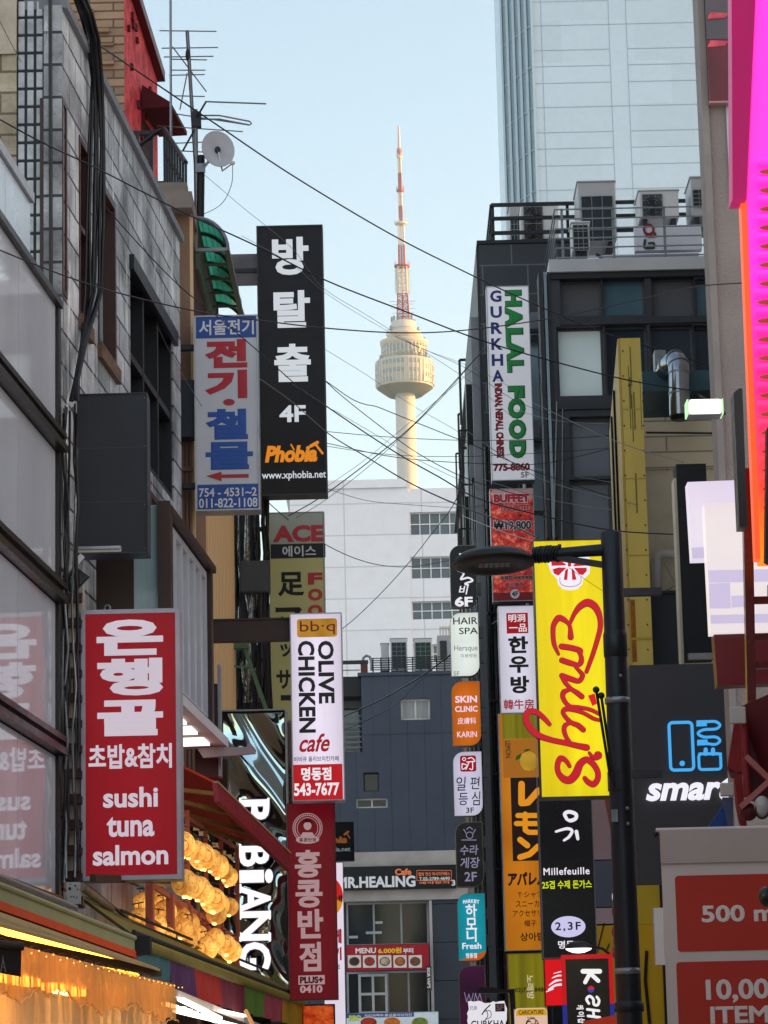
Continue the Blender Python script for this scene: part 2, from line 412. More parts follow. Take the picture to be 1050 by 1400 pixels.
# ================================================================ the tower on the hill
def build_tower():
    D = 1380.0
    base = P(557, 668, D); k = mpp(557, 540, D)             # metres per photo pixel at the tower
    zof = lambda py: P(550, py, D).z
    c = Vector((base.x, D, 0))
    root = thing('observation_tower', 'pale observation tower with red and white lattice mast, side lit gold by the low sun', 'tower', (c.x, c.y, 195))
    conc = surf('tower_concrete', '#AFA9A4', rough=0.8, var=0.05, scale=0.2)
    pod = surf('tower_cladding', '#A89F94', rough=0.6, var=0.15, scale=0.4)
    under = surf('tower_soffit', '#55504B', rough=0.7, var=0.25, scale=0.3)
    glass = surf('tower_glass', '#6E7F86', rough=0.2, var=0.3, scale=0.5)
    red = surf('mast_red', '#8E2436', rough=0.6, var=0.15, scale=0.6); wht = surf('mast_white', '#BFB0A4', rough=0.6, var=0.12, scale=0.6)
    obj('column', MB().lathe(c, [(13.6*k, 190), (13.6*k, zof(541))], 40), conc, root)
    # main pod: soffit, drum, set-back upper drum, saucer, cap
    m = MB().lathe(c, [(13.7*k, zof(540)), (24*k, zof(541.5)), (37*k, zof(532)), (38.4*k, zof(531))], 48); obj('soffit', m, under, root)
    m = MB().lathe(c, [(38.4*k, zof(531)), (39.4*k, zof(515)), (39.6*k, zof(498)), (39*k, zof(495)), (31*k, zof(493.5))], 48); lower = obj('lower_pod', m, pod, root)
    m = MB().lathe(c, [(30.5*k, zof(494)), (30*k, zof(474)), (32.5*k, zof(472)), (33*k, zof(467.5)), (24*k, zof(465.5))], 48); upper = obj('upper_pod', m, pod, root)
    m = MB().lathe(c, [(15*k, zof(466)), (21*k, zof(463)), (24.5*k, zof(457.5)), (24.3*k, zof(456)), (17.5*k, zof(454))], 40); obj('saucer', m, wht, root)
    obj('drum', MB().lathe(c, [(17.5*k, zof(455)), (17*k, zof(441)), (0.5, zof(440.5))], 36), conc, root)
    def ribs(par, r, ya, yb, n, w, mat):
        mb = MB()
        for i in range(n):
            a = 2*math.pi*i/n; x, y = c.x+r*math.cos(a), c.y+r*math.sin(a)
            mb.bar((x, y, zof(ya)), (x, y, zof(yb)), w, w, up=Vector((-math.sin(a), math.cos(a), 0)))
        obj('ribs', mb, mat, par)
    ribs(lower, 39.6*k, 529, 497, 44, 0.5, conc); ribs(upper, 30.9*k, 493, 474, 36, 0.45, conc)
    def panes(par, r, ya, yb, n, skip):
        mb = MB(); rnd = random.Random(n)
        for i in range(n):
            if rnd.random() < skip: continue
            a0, a1 = 2*math.pi*(i+0.18)/n, 2*math.pi*(i+0.82)/n
            q = [c+Vector((r*math.cos(a), r*math.sin(a), 0)) for a in (a0, a1)]
            mb.prism([(q[0].x, q[0].y, zof(ya)), (q[1].x, q[1].y, zof(ya)), (q[1].x, q[1].y, zof(yb)), (q[0].x, q[0].y, zof(yb))], Vector((q[0]+q[1]-2*c)).normalized()*0.25)
        obj('window_band', mb, glass, par)
    panes(lower, 39.5*k, 528, 522, 44, 0.35); panes(lower, 39.7*k, 516, 511, 44, 0.15); panes(lower, 39.6*k, 504, 499, 44, 0.1)
    panes(upper, 30.5*k, 484, 478, 36, 0.1)
    rl = MB()
    for rr, yy in ((35*k, 491), (22*k, 452), (16.5*k, 438)):
        rl.tube([c+Vector((rr*math.cos(2*math.pi*i/32), rr*math.sin(2*math.pi*i/32), zof(yy))) for i in range(33)], 0.12, 4, caps=False)
        for i in range(16):
            a = 2*math.pi*i/16; p = c+Vector((rr*math.cos(a), rr*math.sin(a), 0)); rl.tube([(p.x, p.y, zof(yy+3)), (p.x, p.y, zof(yy))], 0.1, 4)
    obj('railing', rl, STEEL, root)
    rnd = random.Random(3)
    for i in range(26):
        a = rnd.random()*6.28; rr = rnd.choice((16, 20, 29, 34))*k; yb = {16: 440, 20: 455, 29: 466, 34: 494}[round(rr/k)]
        p = c+Vector((rr*math.cos(a), rr*math.sin(a), zof(yb))); h = rnd.uniform(1, 3)
        obj('equipment', MB().box(p.x-0.5, p.y-0.5, p.z, p.x+0.5, p.y+0.5, p.z+h), STEEL, root)
    # lattice mast, tapering in red and white lengths
    def lattice(ya, yb, wa, wb, mat, n, name='mast_section', tk=0.26):
        mb = MB(); za, zb = zof(ya), zof(yb)
        def q(t): 
            w = (wa+(wb-wa)*t)*k/2; z = za+(zb-za)*t
            return [Vector((c.x+sx*w, c.y+sy*w, z)) for sx, sy in ((-1, -1), (1, -1), (1, 1), (-1, 1))]
        for i in range(4): mb.bar(q(0)[i], q(1)[i], tk*1.5, tk*1.5)
        for j in range(n):
            a, b = q(j/n), q((j+1)/n)
            for i in range(4):
                i2 = (i+1) % 4; mb.bar(b[i], b[i2], tk, tk); mb.bar(a[i], b[i2], tk*0.8, tk*0.8); mb.bar(a[i2], b[i], tk*0.8, tk*0.8)
        w = wa*k*0.09; mb.tube([(c.x, c.y, za), (c.x, c.y, zb)], w, 8)
        obj(name, mb, mat, root)
    lattice(440, 403, 17, 13.5, red, 4, tk=0.34); lattice(403, 366, 12.5, 12, wht, 4); lattice(362, 336, 8.6, 8.2, red, 4, tk=0.3); lattice(336, 308, 7.8, 7.4, wht, 4)
    lattice(303, 282, 4.6, 4.2, red, 4); lattice(282, 262, 4.2, 4, wht, 4); lattice(260, 237, 4.2, 3.8, red, 5); lattice(237, 210, 3.8, 3.6, wht, 5)
    dk = MB()
    for yy, rr, m_ in ((364, 10.5, 0), (305.5, 8.5, 1), (261, 5, 0), (215, 3.6, 1), (209, 3, 0)):
        dk.lathe(c+Vector((0, 0, zof(yy))), [(1, -0.6), (rr*k, -0.5), (rr*k*1.03, 0.4), (1, 0.6)], 20, m_)
        for i in range(10):
            a = 0.628*i; p = c+Vector((rr*k*math.cos(a), rr*k*math.sin(a), zof(yy))); dk.tube([p, p+Vector((0, 0, 2.2))], 0.12, 4, m_)
    obj('mast_platform', dk, [red, wht], root)
    an = MB()
    for i in range(8):
        a = 0.785*i+0.2; rr = 9.2*k; p = c+Vector((rr*math.cos(a), rr*math.sin(a), 0)); an.tube([(p.x, p.y, zof(402)), (p.x, p.y, zof(367))], 0.16, 4)
        for yy in range(370, 402, 5): an.bar((p.x-0.9, p.y, zof(yy)), (p.x+0.9, p.y, zof(yy)), 0.14, 0.14)
    for yy, ww in ((428, 15), (422, 17), (416, 14), (412, 18), (275, 5), (269, 6), (290, 5)):
        an.bar((c.x-ww*k, c.y, zof(yy)), (c.x+ww*k, c.y, zof(yy)), 0.16, 0.16)
    obj('antenna_rods', an, STEEL, root)
    obj('mast_tip', MB().tube([(c.x, c.y, zof(209)), (c.x, c.y, zof(190)), (c.x, c.y, zof(172))], [0.75, 0.65, 0.4], 8), surf('mast_tip_pink', '#B49AA8', rough=0.6), root)
build_tower()

# ================================================================ white office block
def build_office():
    D = 170.0
    pl = facing(520, 800, D); L = pl.at(398, 800)[0]; M = pl.at(561, 800)[0]; Rr = pl.at(760, 800)[0]
    zt = pl.at(530, 667)[1]
    wm = tiles('office_panels', pl, '#C6CAD2', '#A9ADB4', 4.6, 1.9, 0.04, rough=0.7, var=0.03, bump=0.1, offset=0.0, stain=0.07)
    root = thing('office_block', 'large white panelled office block with ribbon windows behind the dark grey building', 'building', (pl.pt((L+Rr)/2, 0, -9)))
    hs = []
    rows = [(699, 730), (760, 790), (821, 846), (880, 905)]
    for a, b in rows: hs.append((M+0.06, pl.at(600, b)[1], Rr-2, pl.at(600, a)[1]))
    mb = MB().panel(pl, L, 0, M, zt, -18, 0.0)
    holes(mb, pl, M+0.001, 0, Rr, zt-0.05, hs, -0.45, -0.12); mb.panel(pl, M+0.001, 0, Rr, zt-0.06, -18, -1.2)
    mb.panel(pl, L-0.3, zt, M-0.05, zt+0.5, -18.2, 0.15)
    obj('wall', mb, wm, root)
    fr = surf('office_frame', '#C6C9CC', rough=0.5); gl = surf('office_glass', '#56616A', rough=0.12, var=0.35, scale=0.35)
    for h in hs: window(root, pl, h, 0.06, -0.5, fr, gl, nv=10, nh=1, dep=0.1)
    for h in hs[:3]:
        for i in range(3):
            s = h[0]+1.3+i*1.9; obj('ceiling_lamp', MB().panel(pl, s, h[1]+0.35, s+0.8, h[1]+0.42, -0.9, -0.6), lit('office_lamps', '#F4F2E6', 1.0), root)
build_office()

# ================================================================ dark grey building closing the street
def build_dark():
    D = 105.0
    pl = facing(540, 1050, D); at = lambda x, y: pl.at(x, y)
    L = at(320, 1000)[0]; A = at(495, 1000)[0]; Rr = at(700, 1000)[0]
    zt = at(560, 923)[1]; zs = at(480, 1028)[1]; zb = at(560, 1164)[1]
    clad = tiles('charcoal_cladding', pl, '#343B48', '#20252C', 0.62, 9.0, 0.012, rough=0.45, var=0.06, bump=0.25, offset=0.0, stain=0.15)
    root = thing('dark_grey_building', 'charcoal metal clad building closing the end of the street', 'building', pl.pt((L+Rr)/2, 0, -6))
    w1 = pl.rect(548, 955, 588, 984); w2 = pl.rect(497, 1056, 518, 1082); w3 = pl.rect(487, 1091, 530, 1104.5)
    mb = holes(MB(), pl, A, zs, Rr, zt, [w1], -0.3, 0); holes(mb, pl, L, zb, Rr, zs-0.001, [w2, w3], -0.3, 0)
    mb.panel(pl, L, 0, Rr, zs-0.01, -12, -0.9); mb.panel(pl, A, zs-0.009, Rr, zt-0.01, -12, -0.9)
    mb.panel(pl, A-0.12, zt, Rr+0.1, zt+0.12, -12, 0.08)
    mb.panel(pl, A+0.01, at(560, 1003)[1], Rr, at(560, 1002)[1], 0.0, 0.02)
    obj('wall', mb, clad, root)
    dg = surf('dark_window_glass', '#1C2228', rough=0.08, var=0.3, scale=0.8); cur = surf('curtained_glass', '#8B8F90', rough=0.25, var=0.35, scale=2.5, stretch=(6, 1, 0.4))
    window(root, pl, w1, 0.07, -0.25, surf('pale_frame', '#B9B6B4', rough=0.5), cur, nv=1)
    window(root, pl, w2, 0.05, -0.25, DARKM, dg); window(root, pl, w3, 0.06, -0.25, surf('pale_frame', '#B9B6B4'), dg, nv=1)
    # set-back balcony bay at the left
    b0, b1 = L, A-0.02
    mb = MB().panel(pl, b0, zs, b1, at(478, 928)[1], -12, -1.4); obj('bay_wall', mb, surf('bay_concrete', '#777B80', rough=0.8, var=0.2, scale=1), root)
    mb = MB().panel(pl, b0, at(478, 951)[1], b1, at(478, 924)[1], -1.39, -0.2); obj('bay_canopy', mb, BLACKM, root)
    window(root, pl, (b0+0.4, zs+0.05, b1-0.05, at(478, 962)[1]), 0.06, -1.38, DARKM, surf('bay_glass', '#78848B', rough=0.1, var=0.5, scale=0.9), nv=5, nh=1)
    rl = MB()
    for i in range(7):
        z = zs+0.15+i*0.19; rl.panel(pl, b0, z, b1, z+0.05, -0.18, -0.12)
    for i in range(8): rl.panel(pl, b0+(b1-b0)*i/7.2, zs, b0+(b1-b0)*i/7.2+0.06, zs+1.35, -0.24, -0.19)
    obj('balcony_railing', rl, surf('weathered_rail', '#6B7076', rough=0.5, metal=0.5), root)
    # roof railing
    rl = MB()
    za, zc = zt+0.12, at(560, 899)[1]
    for i in range(6): rl.panel(pl, A+0.4, za+0.1+(zc-za-0.1)*i/5, Rr, za+0.13+(zc-za-0.1)*i/5, -0.12, -0.08)
    for i in range(18): s = A+0.42+(Rr-A-0.5)*i/17; rl.panel(pl, s, za, s+0.05, zc+0.04, -0.2, -0.13)
    obj('roof_railing', rl, DARKM, root)
    # concrete band, glass front below
    con = surf('pale_concrete', '#9A9692', rough=0.85, var=0.3, scale=1.2, bump=0.2)
    mb = MB().panel(pl, L, at(550, 1186)[1], at(640, 1180)[0], zb-0.001, -0.89, 0.12); mb.panel(pl, L, at(550, 1231)[1], at(640, 1220)[0], at(550, 1216)[1], -0.89, 0.14)
    mb.panel(pl, at(588, 1300)[0], 0, at(592, 1300)[0], at(590, 1231.2)[1], -0.5, 0.1)
    obj('concrete_band', mb, con, root)
    mb = MB().panel(pl, L, at(550, 1216)[1], Rr, at(550, 1186)[1], -0.88, -0.02); obj('fascia_back', mb, DARKM, root)
    sg = surf('shop_front_glass', '#2B3035', rough=0.06, var=0.5, scale=0.6, stretch=(1, 1, 0.35))
    window(root, pl, (at(474, 1300)[0], at(530, 1292)[1], at(587.5, 1300)[0], at(530, 1232)[1]), 0.07, -0.6, surf('grey_frame', '#8D8E92', rough=0.4), sg, nv=2, nh=0)
    window(root, pl, (at(474, 1360)[0], 0.1, at(587.5, 1360)[0], at(530, 1327)[1]), 0.07, -0.6, surf('grey_frame', '#8D8E92'), sg, nv=3, nh=0)
    window(root, pl, pl.rect(490, 1331, 530, 1386), 0.09, -0.4, surf('white_upvc', '#A9ABAE', rough=0.5), sg, nv=1, nh=1)
    mb = MB(); s0 = at(592.5, 1300)[0]
    for i in range(7):
        z = 0.2+i*1.35; mb.panel(pl, s0, z, Rr, z+1.33, -0.5, 0.05)
    obj('side_panel', mb, surf('slate_panel', '#31363E', rough=0.4, var=0.1, scale=1), root)
    # inside light pieces seen through the panes: shelves and blinds
    mb = MB()
    for x, y, w in ((475, 1282, 14), (500, 1276, 22), (513, 1262, 10)):
        s, z = at(x, y); mb.panel(pl, s, z, s+w*mpp(500, 1270, D), z+0.09, -0.56, -0.54)
    obj('shelf', mb, surf('shelf_white', '#9EA3A8'), root)
    return pl, zt
DPL, DZT = build_dark()
def ac_unit(label, bb, d, dep, group=None, dark='#20252A', fan=0, grille=True, hood=0.14, body='#A5A6A8', base_y=None, gh=(0.1, 0.88)):
    pl = facing((bb[0]+bb[2])/2, (bb[1]+bb[3])/2, d); s0, z0, s1, z1 = pl.rect(*bb); w, h = s1-s0, z1-z0
    root = thing('air_conditioner', label, 'air conditioner', pl.pt((s0+s1)/2, z0, -dep/2), group)
    bm_ = surf('ac_casing'+body, body, rough=0.5, var=0.12, scale=3)
    mb = MB().panel(pl, s0, z0+0.06, s1, z1, -dep, 0); mb.panel(pl, s0-0.02, z1, s1+0.02, z1+0.03, -dep-0.02, 0.02)
    obj('casing', mb, bm_, root, bevel=0.012)
    for s in (s0+0.05, s1-0.13): obj('foot', MB().panel(pl, s, z0-0.06, s+0.08, z0+0.06, -dep+0.03, -0.03), DARKM, root)
    if grille:
        g0, g1 = z0+h*gh[0], z0+h*gh[1]
        ga = s0+w*0.08; gb = s1-w*(0.08 if not fan else 0.42)
        p = obj('grille', MB().panel(pl, ga, g0, gb, g1, 0.001, 0.012), surf('coil'+dark, dark, rough=0.6, var=0.3, scale=12), root)
        bars = MB(); nv, nh = max(3, int((gb-ga)/0.16)), max(4, int((g1-g0)/0.16))
        for i in range(nv+1): s = ga+(gb-ga)*i/nv; bars.panel(pl, s-0.006, g0, s+0.006, g1, 0.014, 0.022)
        for i in range(nh+1): z = g0+(g1-g0)*i/nh; bars.panel(pl, ga, z-0.006, gb, z+0.006, 0.023, 0.03)
        obj('wire_guard', bars, STEEL, p)
        for j in range(fan):
            cz = g0+(g1-g0)*(j+0.5)/fan; cs = (ga+gb)/2; rr = min(gb-ga, (g1-g0)/fan)*0.46
            f = MB()
            for q in (1.0, 0.7, 0.4):
                f.tube([pl.pt(cs+rr*q*math.cos(t*0.2618), cz+rr*q*math.sin(t*0.2618), 0.035) for t in range(25)], 0.008, 4, caps=False)
            for t in range(3):
                a = t*2.094; f.bar(pl.pt(cs, cz, 0.02), pl.pt(cs+rr*0.9*math.cos(a), cz+rr*0.9*math.sin(a), 0.02), 0.09, 0.01)
            obj('fan', f, DARKM, root)
    return root
ac_unit('tall grey outdoor air conditioner with black grille on the charcoal roof, its left twin', (534, 873, 557, 919), 106.5, 0.8, 'air conditioners on the charcoal roof')
ac_unit('tall grey air conditioner with dark green grille beside a grey cabinet on the charcoal roof', (566, 873, 591, 919), 106.5, 0.8, 'air conditioners on the charcoal roof', dark='#1B3328')
ac_unit('narrow pale air conditioner side panel standing left of the black grille unit on the roof', (521, 880, 532, 919), 106.8, 0.7, 'air conditioners on the charcoal roof', grille=False)
def build_roof_bits():
    pl = DPL
    s0, z0, s1, z1 = pl.rect(599, 857, 622, 899)
    r = thing('equipment_cabinet', 'tall grey metal cabinet on the charcoal roof beside the hair salon sign', 'cabinet', pl.pt((s0+s1)/2, DZT+0.12, -2.5))
    obj('body', MB().panel(pl, s0, DZT+0.12, s1, z1, -3.2, -2.0), surf('cabinet_grey', '#8B8E92', rough=0.5, var=0.15), r)
    obj('louver', MB().panel(pl, s0+0.1, z0+0.2, s0+0.35, z1-0.2, -1.999, -1.98), DARKM, r)
    s0, z0, s1, z1 = pl.rect(470, 895, 503, 922)
    r = thing('roof_frame', 'dark steel roof frame with rusty post left of the charcoal roof railing', 'frame', pl.pt((s0+s1)/2, DZT-0.2, -1.5))
    obj('beam', MB().panel(pl, s0-1.5, z1-0.12, s1, z1, -1.6, -1.4), DARKM, r)
    obj('post', MB().panel(pl, s1-0.28, DZT-0.2, s1-0.02, z1-0.121, -1.6, -1.42), RUST, r)
    rl = MB()
    for i in range(4): rl.panel(pl, s0-1.5, DZT-0.1+i*0.26, s1-0.3, DZT-0.06+i*0.26, -1.5, -1.46)
    obj('rail', rl, STEEL, r)
    p = [DPL.px(x, y, -2.2) for x, y in ((494, 920), (494, 895), (496, 887), (500, 884), (505, 886), (507, 893), (507, 905))]
    r = obj('vent_pipe', MB().tube(p, 0.05, 8), STEEL, label='thin curved vent pipe rising above the charcoal roof left of the air conditioners', cat='pipe')
    s0, z0, s1, z1 = pl.rect(603, 832, 640, 858)
    rr = thing('roof_fence', 'small pale slatted roof fence behind the hair salon sign', 'fence', pl.pt((s0+s1)/2, z0-0.9, -4.0))
    mb = MB()
    for i in range(10): mb.panel(pl, s0+(s1-s0)*i/9, z0-0.9, s0+(s1-s0)*i/9+0.06, z1, -4.05, -4.0)
    mb.panel(pl, s0, z1-0.1, s1, z1-0.03, -3.99, -3.95)
    obj('slats', mb, surf('pale_fence', '#B8B2A6', rough=0.7), rr)
    obj('plinth', MB().panel(pl, s0, DZT+0.12, s1, z0-0.901, -4.4, -3.9), surf('cabinet_grey', '#8B8E92'), rr)
build_roof_bits()
# fascia sign, banners on the dark building
def build_center_signs():
    W = lit('cold_letters', '#C9CED4', 0.75); OR = lit('orange_neon', '#D9764A', 0.8)
    r, pl = sign('fascia_sign', 'black shop fascia with large pale capital letters and orange neon word below the charcoal wall', (440, 1184, 624, 1216), 104.6, 0.25, surf('fascia_black', '#101114', rough=0.4), BLACKM, margin=1)
    letters(r, pl, W, [('MR.HEALING', (461, 1198, 568, 1213.5), dict(off=0.035)), ('3', (617.5, 1203, 622.5, 1211), dict(off=0.03))])
    letters(r, pl, OR, [('Cafe', (540, 1187.5, 562.5, 1196.5), dict(off=0.04)), ('힐링 전신 마사지카페스', (572, 1192, 615, 1197.5)), ('예약문의', (573, 1205, 614, 1208.5))])
    letters(r, pl, W, [('T.02-2789-4690', (573, 1199, 615, 1203.5))])
    fm = MB()
    for a, b in (((570, 1190), (617, 1190)), ((617, 1190), (617, 1204)), ((617, 1204), (570, 1204)), ((570, 1204), (570, 1190))): stroke(fm, pl, [a, b], 0.7, 0.001, 0.004)
    obj('neon_border', fm, OR, r)
    r, pl = sign('menu_banner', 'red menu banner with five pictured dishes across the shop window', (473, 1291, 587, 1327), 104.4, 0.08, surf('menu_red', '#8E1420', rough=0.45, var=0.1), DARKM, margin=0.6)
    letters(r, pl, surf('menu_white', '#D8D4D0'), [('MENU', (486, 1296, 514, 1303.5), dict(off=0.03)), ('부터', (551, 1296, 565, 1303.5), dict(off=0.03))])
    letters(r, pl, surf('menu_yellow', '#E0B92C'), [('6.000원', (517, 1295.5, 549, 1303.5), dict(off=0.03))])
    dishes = ['#3A2A26', '#A8302A', '#B9A58A', '#C06A34', '#7C4A2C']
    for i, c in enumerate(dishes):
        x = 484.5+i*20.8
        s0, z0, s1, z1 = pl.rect(x-9, 1306, x+9, 1323)
        p = obj('dish_picture', MB().panel(pl, s0, z0, s1, z1, 0.001, 0.006), surf('menu_card', '#C9C3BB'), r)
        obj('plate', MB().poly(pl, ellipse(pl, x, 1314.5, 7.2, 6.2), 0.007, 0.012), surf('plate_dark', '#5A4A40'), p)
        obj('food', MB().poly(pl, ellipse(pl, x, 1314.3, 5.6, 4.7), 0.013, 0.02), surf('dish%d' % i, c, rough=0.4, var=0.7, scale=9), p)
    r, pl = sign('food_banner', 'pale banner with chicken dishes at the foot of the shop window', (473, 1384, 600, 1425), 104.2, 0.06, surf('banner_sky', '#C8D3DA', rough=0.5), ALU, margin=0.5)
    band(r, pl, surf('banner_blue', '#274A86'), (473, 1385, 566, 1391), 0.001)
    letters(r, pl, surf('banner_lime', '#B9C24A'), [('BBQ', (477, 1388, 494, 1397), dict(off=0.06))], o0=0.004)
    letters(r, pl, surf('menu_white', '#D8D4D0'), [('치킨과맥주,황금올리브치킨', (498, 1386, 563, 1390))], o0=0.004)
    for x, c in ((504, '#B03A22'), (536, '#C8702A'), (574, '#7A8A42')):
        p = obj('plate', MB().poly(pl, ellipse(pl, x, 1399, 14, 9), 0.004, 0.01), surf('plate_white', '#D4CFC8'), r)
        obj('food', MB().poly(pl, ellipse(pl, x, 1398, 11, 7), 0.011, 0.02), surf('dishb'+c, c, rough=0.4, var=0.6, scale=8), p)
    r, pl = sign('vertical_sign', 'slim brown upright sign with small pale letters beside the red menu banner', (583, 1321, 590, 1354), 104.3, 0.12, surf('slim_brown', '#3B322C'), DARKM, margin=0.5)
    letters(r, pl, surf('menu_white', '#D8D4D0'), [("SIOR VAP'S", (584, 1323, 588.5, 1351), dict(rot=90, off=0.03))])
build_center_signs()
# ================================================================ LEFT SIDE OF THE STREET
# ---- glass fronted building, nearest
GL = side(0, 22, 84, 24.6)
def build_glass():
    pl = GL; e = pl.at(84, 900)[0]; a = -9.0
    zz = lambda y0, y1: (pl.at(0, y0)[1]+pl.at(83, y1)[1])/2
    root = thing('glass_fronted_building', 'near building with glossy pale glass panels between dark steel floor bands', 'building', pl.pt(0, 0, -3))
    lev = [(zz(308, 412), zz(493, 590)), (zz(520, 618), zz(720, 797)), (zz(750, 825), zz(952, 1008)), (zz(982, 1033), zz(1190, 1231))]
    top = lev[0][0]
    fr = surf('dark_steel_channel', '#2A2523', rough=0.35, var=0.3, scale=3, metal=0.3)
    gm = surf('polished_glass_panel', '#A6AAB3', rough=0.035, var=0.2, scale=0.7, stretch=(1, 1.5, 0.35), coat=0.0)
    gm.node_tree.nodes['Principled BSDF'].inputs['IOR'].default_value = 1.55
    obj('body', MB().panel(pl, a, 0, e-0.02, top-0.05, -6, -0.14), fr, root)
    for zt, zb in lev:
        for i in range(7):
            s0, s1 = a+(e-0.12-a)*i/7, a+(e-0.12-a)*(i+1)/7
            obj('glass_panel', MB().panel(pl, s0+0.006, zb+0.012, s1-0.006, zt-0.012, -0.10, -0.03), gm, root)
    mb = MB()
    for (t0, b0), (t1, b1) in zip(lev, lev[1:]):
        mb.panel(pl, a, t1, e, b0, -0.12, 0.0); mb.panel(pl, a, b0-0.05, e, b0+0.0, 0.001, 0.05); mb.panel(pl, a, t1, e, t1+0.06, 0.001, 0.06)
    mb.panel(pl, a, top-0.01, e, top+0.05, -0.2, 0.02); mb.panel(pl, a, lev[3][1]-0.42, e, lev[3][1], -0.12, 0.02)
    mb.panel(pl, e-0.115, lev[3][1], e, top-0.02, -0.3, -0.001)
    obj('steel_bands', mb, fr, root)
    # parapet of blue-grey metal sheets
    e2 = pl.at(51, 300)[0]; zp = zz(187, 187+73*83/50); pm = surf('blue_grey_sheet', '#B9C6D2', rough=0.3, var=0.12, scale=1.2, metal=0.4)
    for i in range(9):
        s0, s1 = e2-(i+1)*1.05, e2-i*1.05; obj('parapet_sheet', MB().panel(pl, s0+0.005, top+0.06, s1-0.005, zp-0.09, -0.35, -0.06), pm, root)
    obj('parapet_cap', MB().panel(pl, a, zp-0.085, e2+0.03, zp, -0.4, -0.03), ALU, root)
build_glass()

# ---- grey tiled building
TL = side(86, 25.3, 247, 32.8, py=420)
TF = facing(50, 300, 25.25)
def build_tiled():
    pl = TL; e = pl.at(247, 500)[0]
    zt = (pl.at(90, 2)[1]+pl.at(246, 348)[1])/2
    root = thing('grey_tiled_building', 'weathered grey stone tiled building with tall brown framed windows', 'building', pl.pt(e/2, 0, -3))
    def r(x0, y0t, x1, y1t, yb0):      # window by left px/top y, right px/top y, bottom y at left
        s0, s1 = pl.at(x0, 420)[0], pl.at(x1, 420)[0]
        return (s0, pl.at(x0, yb0)[1], s1, pl.at(x0, y0t)[1])
    hA, hB, hC = r(84.5, 133, 91, 150, 400), r(108, 185, 121, 210, 430), r(134, 238, 158, 283, 470)
    hD, hE = r(178, 355, 236, 436, 606), r(203, 668, 221, 690, 842)
    tm = tiles('grey_stone_tiles', pl, '#BDC0C5', '#3E4046', 0.62, 0.31, 0.014, rough=0.55, var=0.42, bump=0.8, stain=0.72, streak=0.75)
    mb = holes(MB(), pl, 0, 2.6, e, zt, [hA, hB, hC, hD, hE], -0.3, 0)
    obj('wall', mb, tm, root)
    obj('interior', MB().panel(pl, 0.05, 0.0, e-0.02, zt-0.3, -5, -0.9), BROWN, root)
    obj('coping', MB().panel(pl, -0.05, zt, e+0.03, zt+0.09, -0.35, 0.05), surf('grey_coping', '#6E7076', rough=0.7, var=0.3, scale=2), root)
    gt = surf('teal_window_glass', '#8FA6A8', rough=0.12, var=0.4, scale=1.2, stretch=(1, 1, 0.3)); dk = surf('black_window_glass', '#15171B', rough=0.08, var=0.4)
    bw = surf('red_brown_frame', '#3E211C', rough=0.45, var=0.3, scale=5)
    window(root, pl, hA, 0.05, -0.2, bw, dk, dep=0.21); window(root, pl, hB, 0.05, -0.2, bw, dk, nh=1, dep=0.21); window(root, pl, hC, 0.07, -0.14, bw, gt, dep=0.15)
    window(root, pl, hE, 0.06, -0.12, bw, gt, dep=0.13)
    window(root, pl, hD, 0.08, -0.16, BLACKM, dk, nv=2, nh=1, dep=0.14)
    obj('window_hood', MB().panel(pl, hD[0]-0.05, hD[3]-0.12, hD[2]+0.1, hD[3]+0.04, 0.001, 0.05), BLACKM, root)
    for h in (hB, hC): obj('stained_sill', MB().panel(pl, h[0]-0.04, h[1]-0.14, h[2]+0.05, h[1], 0.001, 0.05), surf('stained_sill', '#6A5344', rough=0.8, var=0.6, scale=9, bump=0.4), root)
    # end wall towards the viewer: old plaster, glass blocks, tile
    q = TF; at = lambda x, y=300: q.at(x, y)
    z0 = 6.2; stu = tiles('old_plaster_blocks', q, '#B3A690', '#6E6556', 0.62, 0.2, 0.012, rough=0.85, var=0.25, bump=0.8, stain=0.6)
    s = [at(-80)[0], at(22)[0], at(60)[0], at(85)[0]]
    zc = at(10, 75)[1]
    mb = MB().panel(q, s[0], z0, s[1], zc, -1.2, 0); obj('block_wall', mb, stu, root)
    obj('plaster_wall', MB().panel(q, s[0], zc+0.001, s[1], zt+2.5, -1.2, 0.03), surf('old_plaster', '#ADA292', rough=0.9, var=0.35, scale=2.5, bump=0.7, bscale=14), root)
    gb = MB(); gf = MB(); n = 3; bw_ = (s[2]-s[1])/n; bh = bw_*2.05; z = z0
    glm = surf('glass_block', '#B0B3B6', rough=0.12, var=0.55, scale=4.5)
    k = 0
    while z < zt+2.4:
        for i in range(n): gb.panel(q, s[1]+i*bw_+0.012, z+0.012, s[1]+(i+1)*bw_-0.012, z+bh-0.012, -0.1, -0.015)
        z += bh
    obj('glass_blocks', gb, glm, root, bevel=0.008)
    obj('block_grid', MB().panel(q, s[1]+0.001, z0, s[2]-0.001, zt+2.4, -1.1, -0.03), BLACKM, root)
    obj('corner_wall', MB().panel(q, s[2], z0, s[3]-0.0, zt+0.02, -1.0, 0.02), tm, root)
    return zt
TZ = build_tiled()

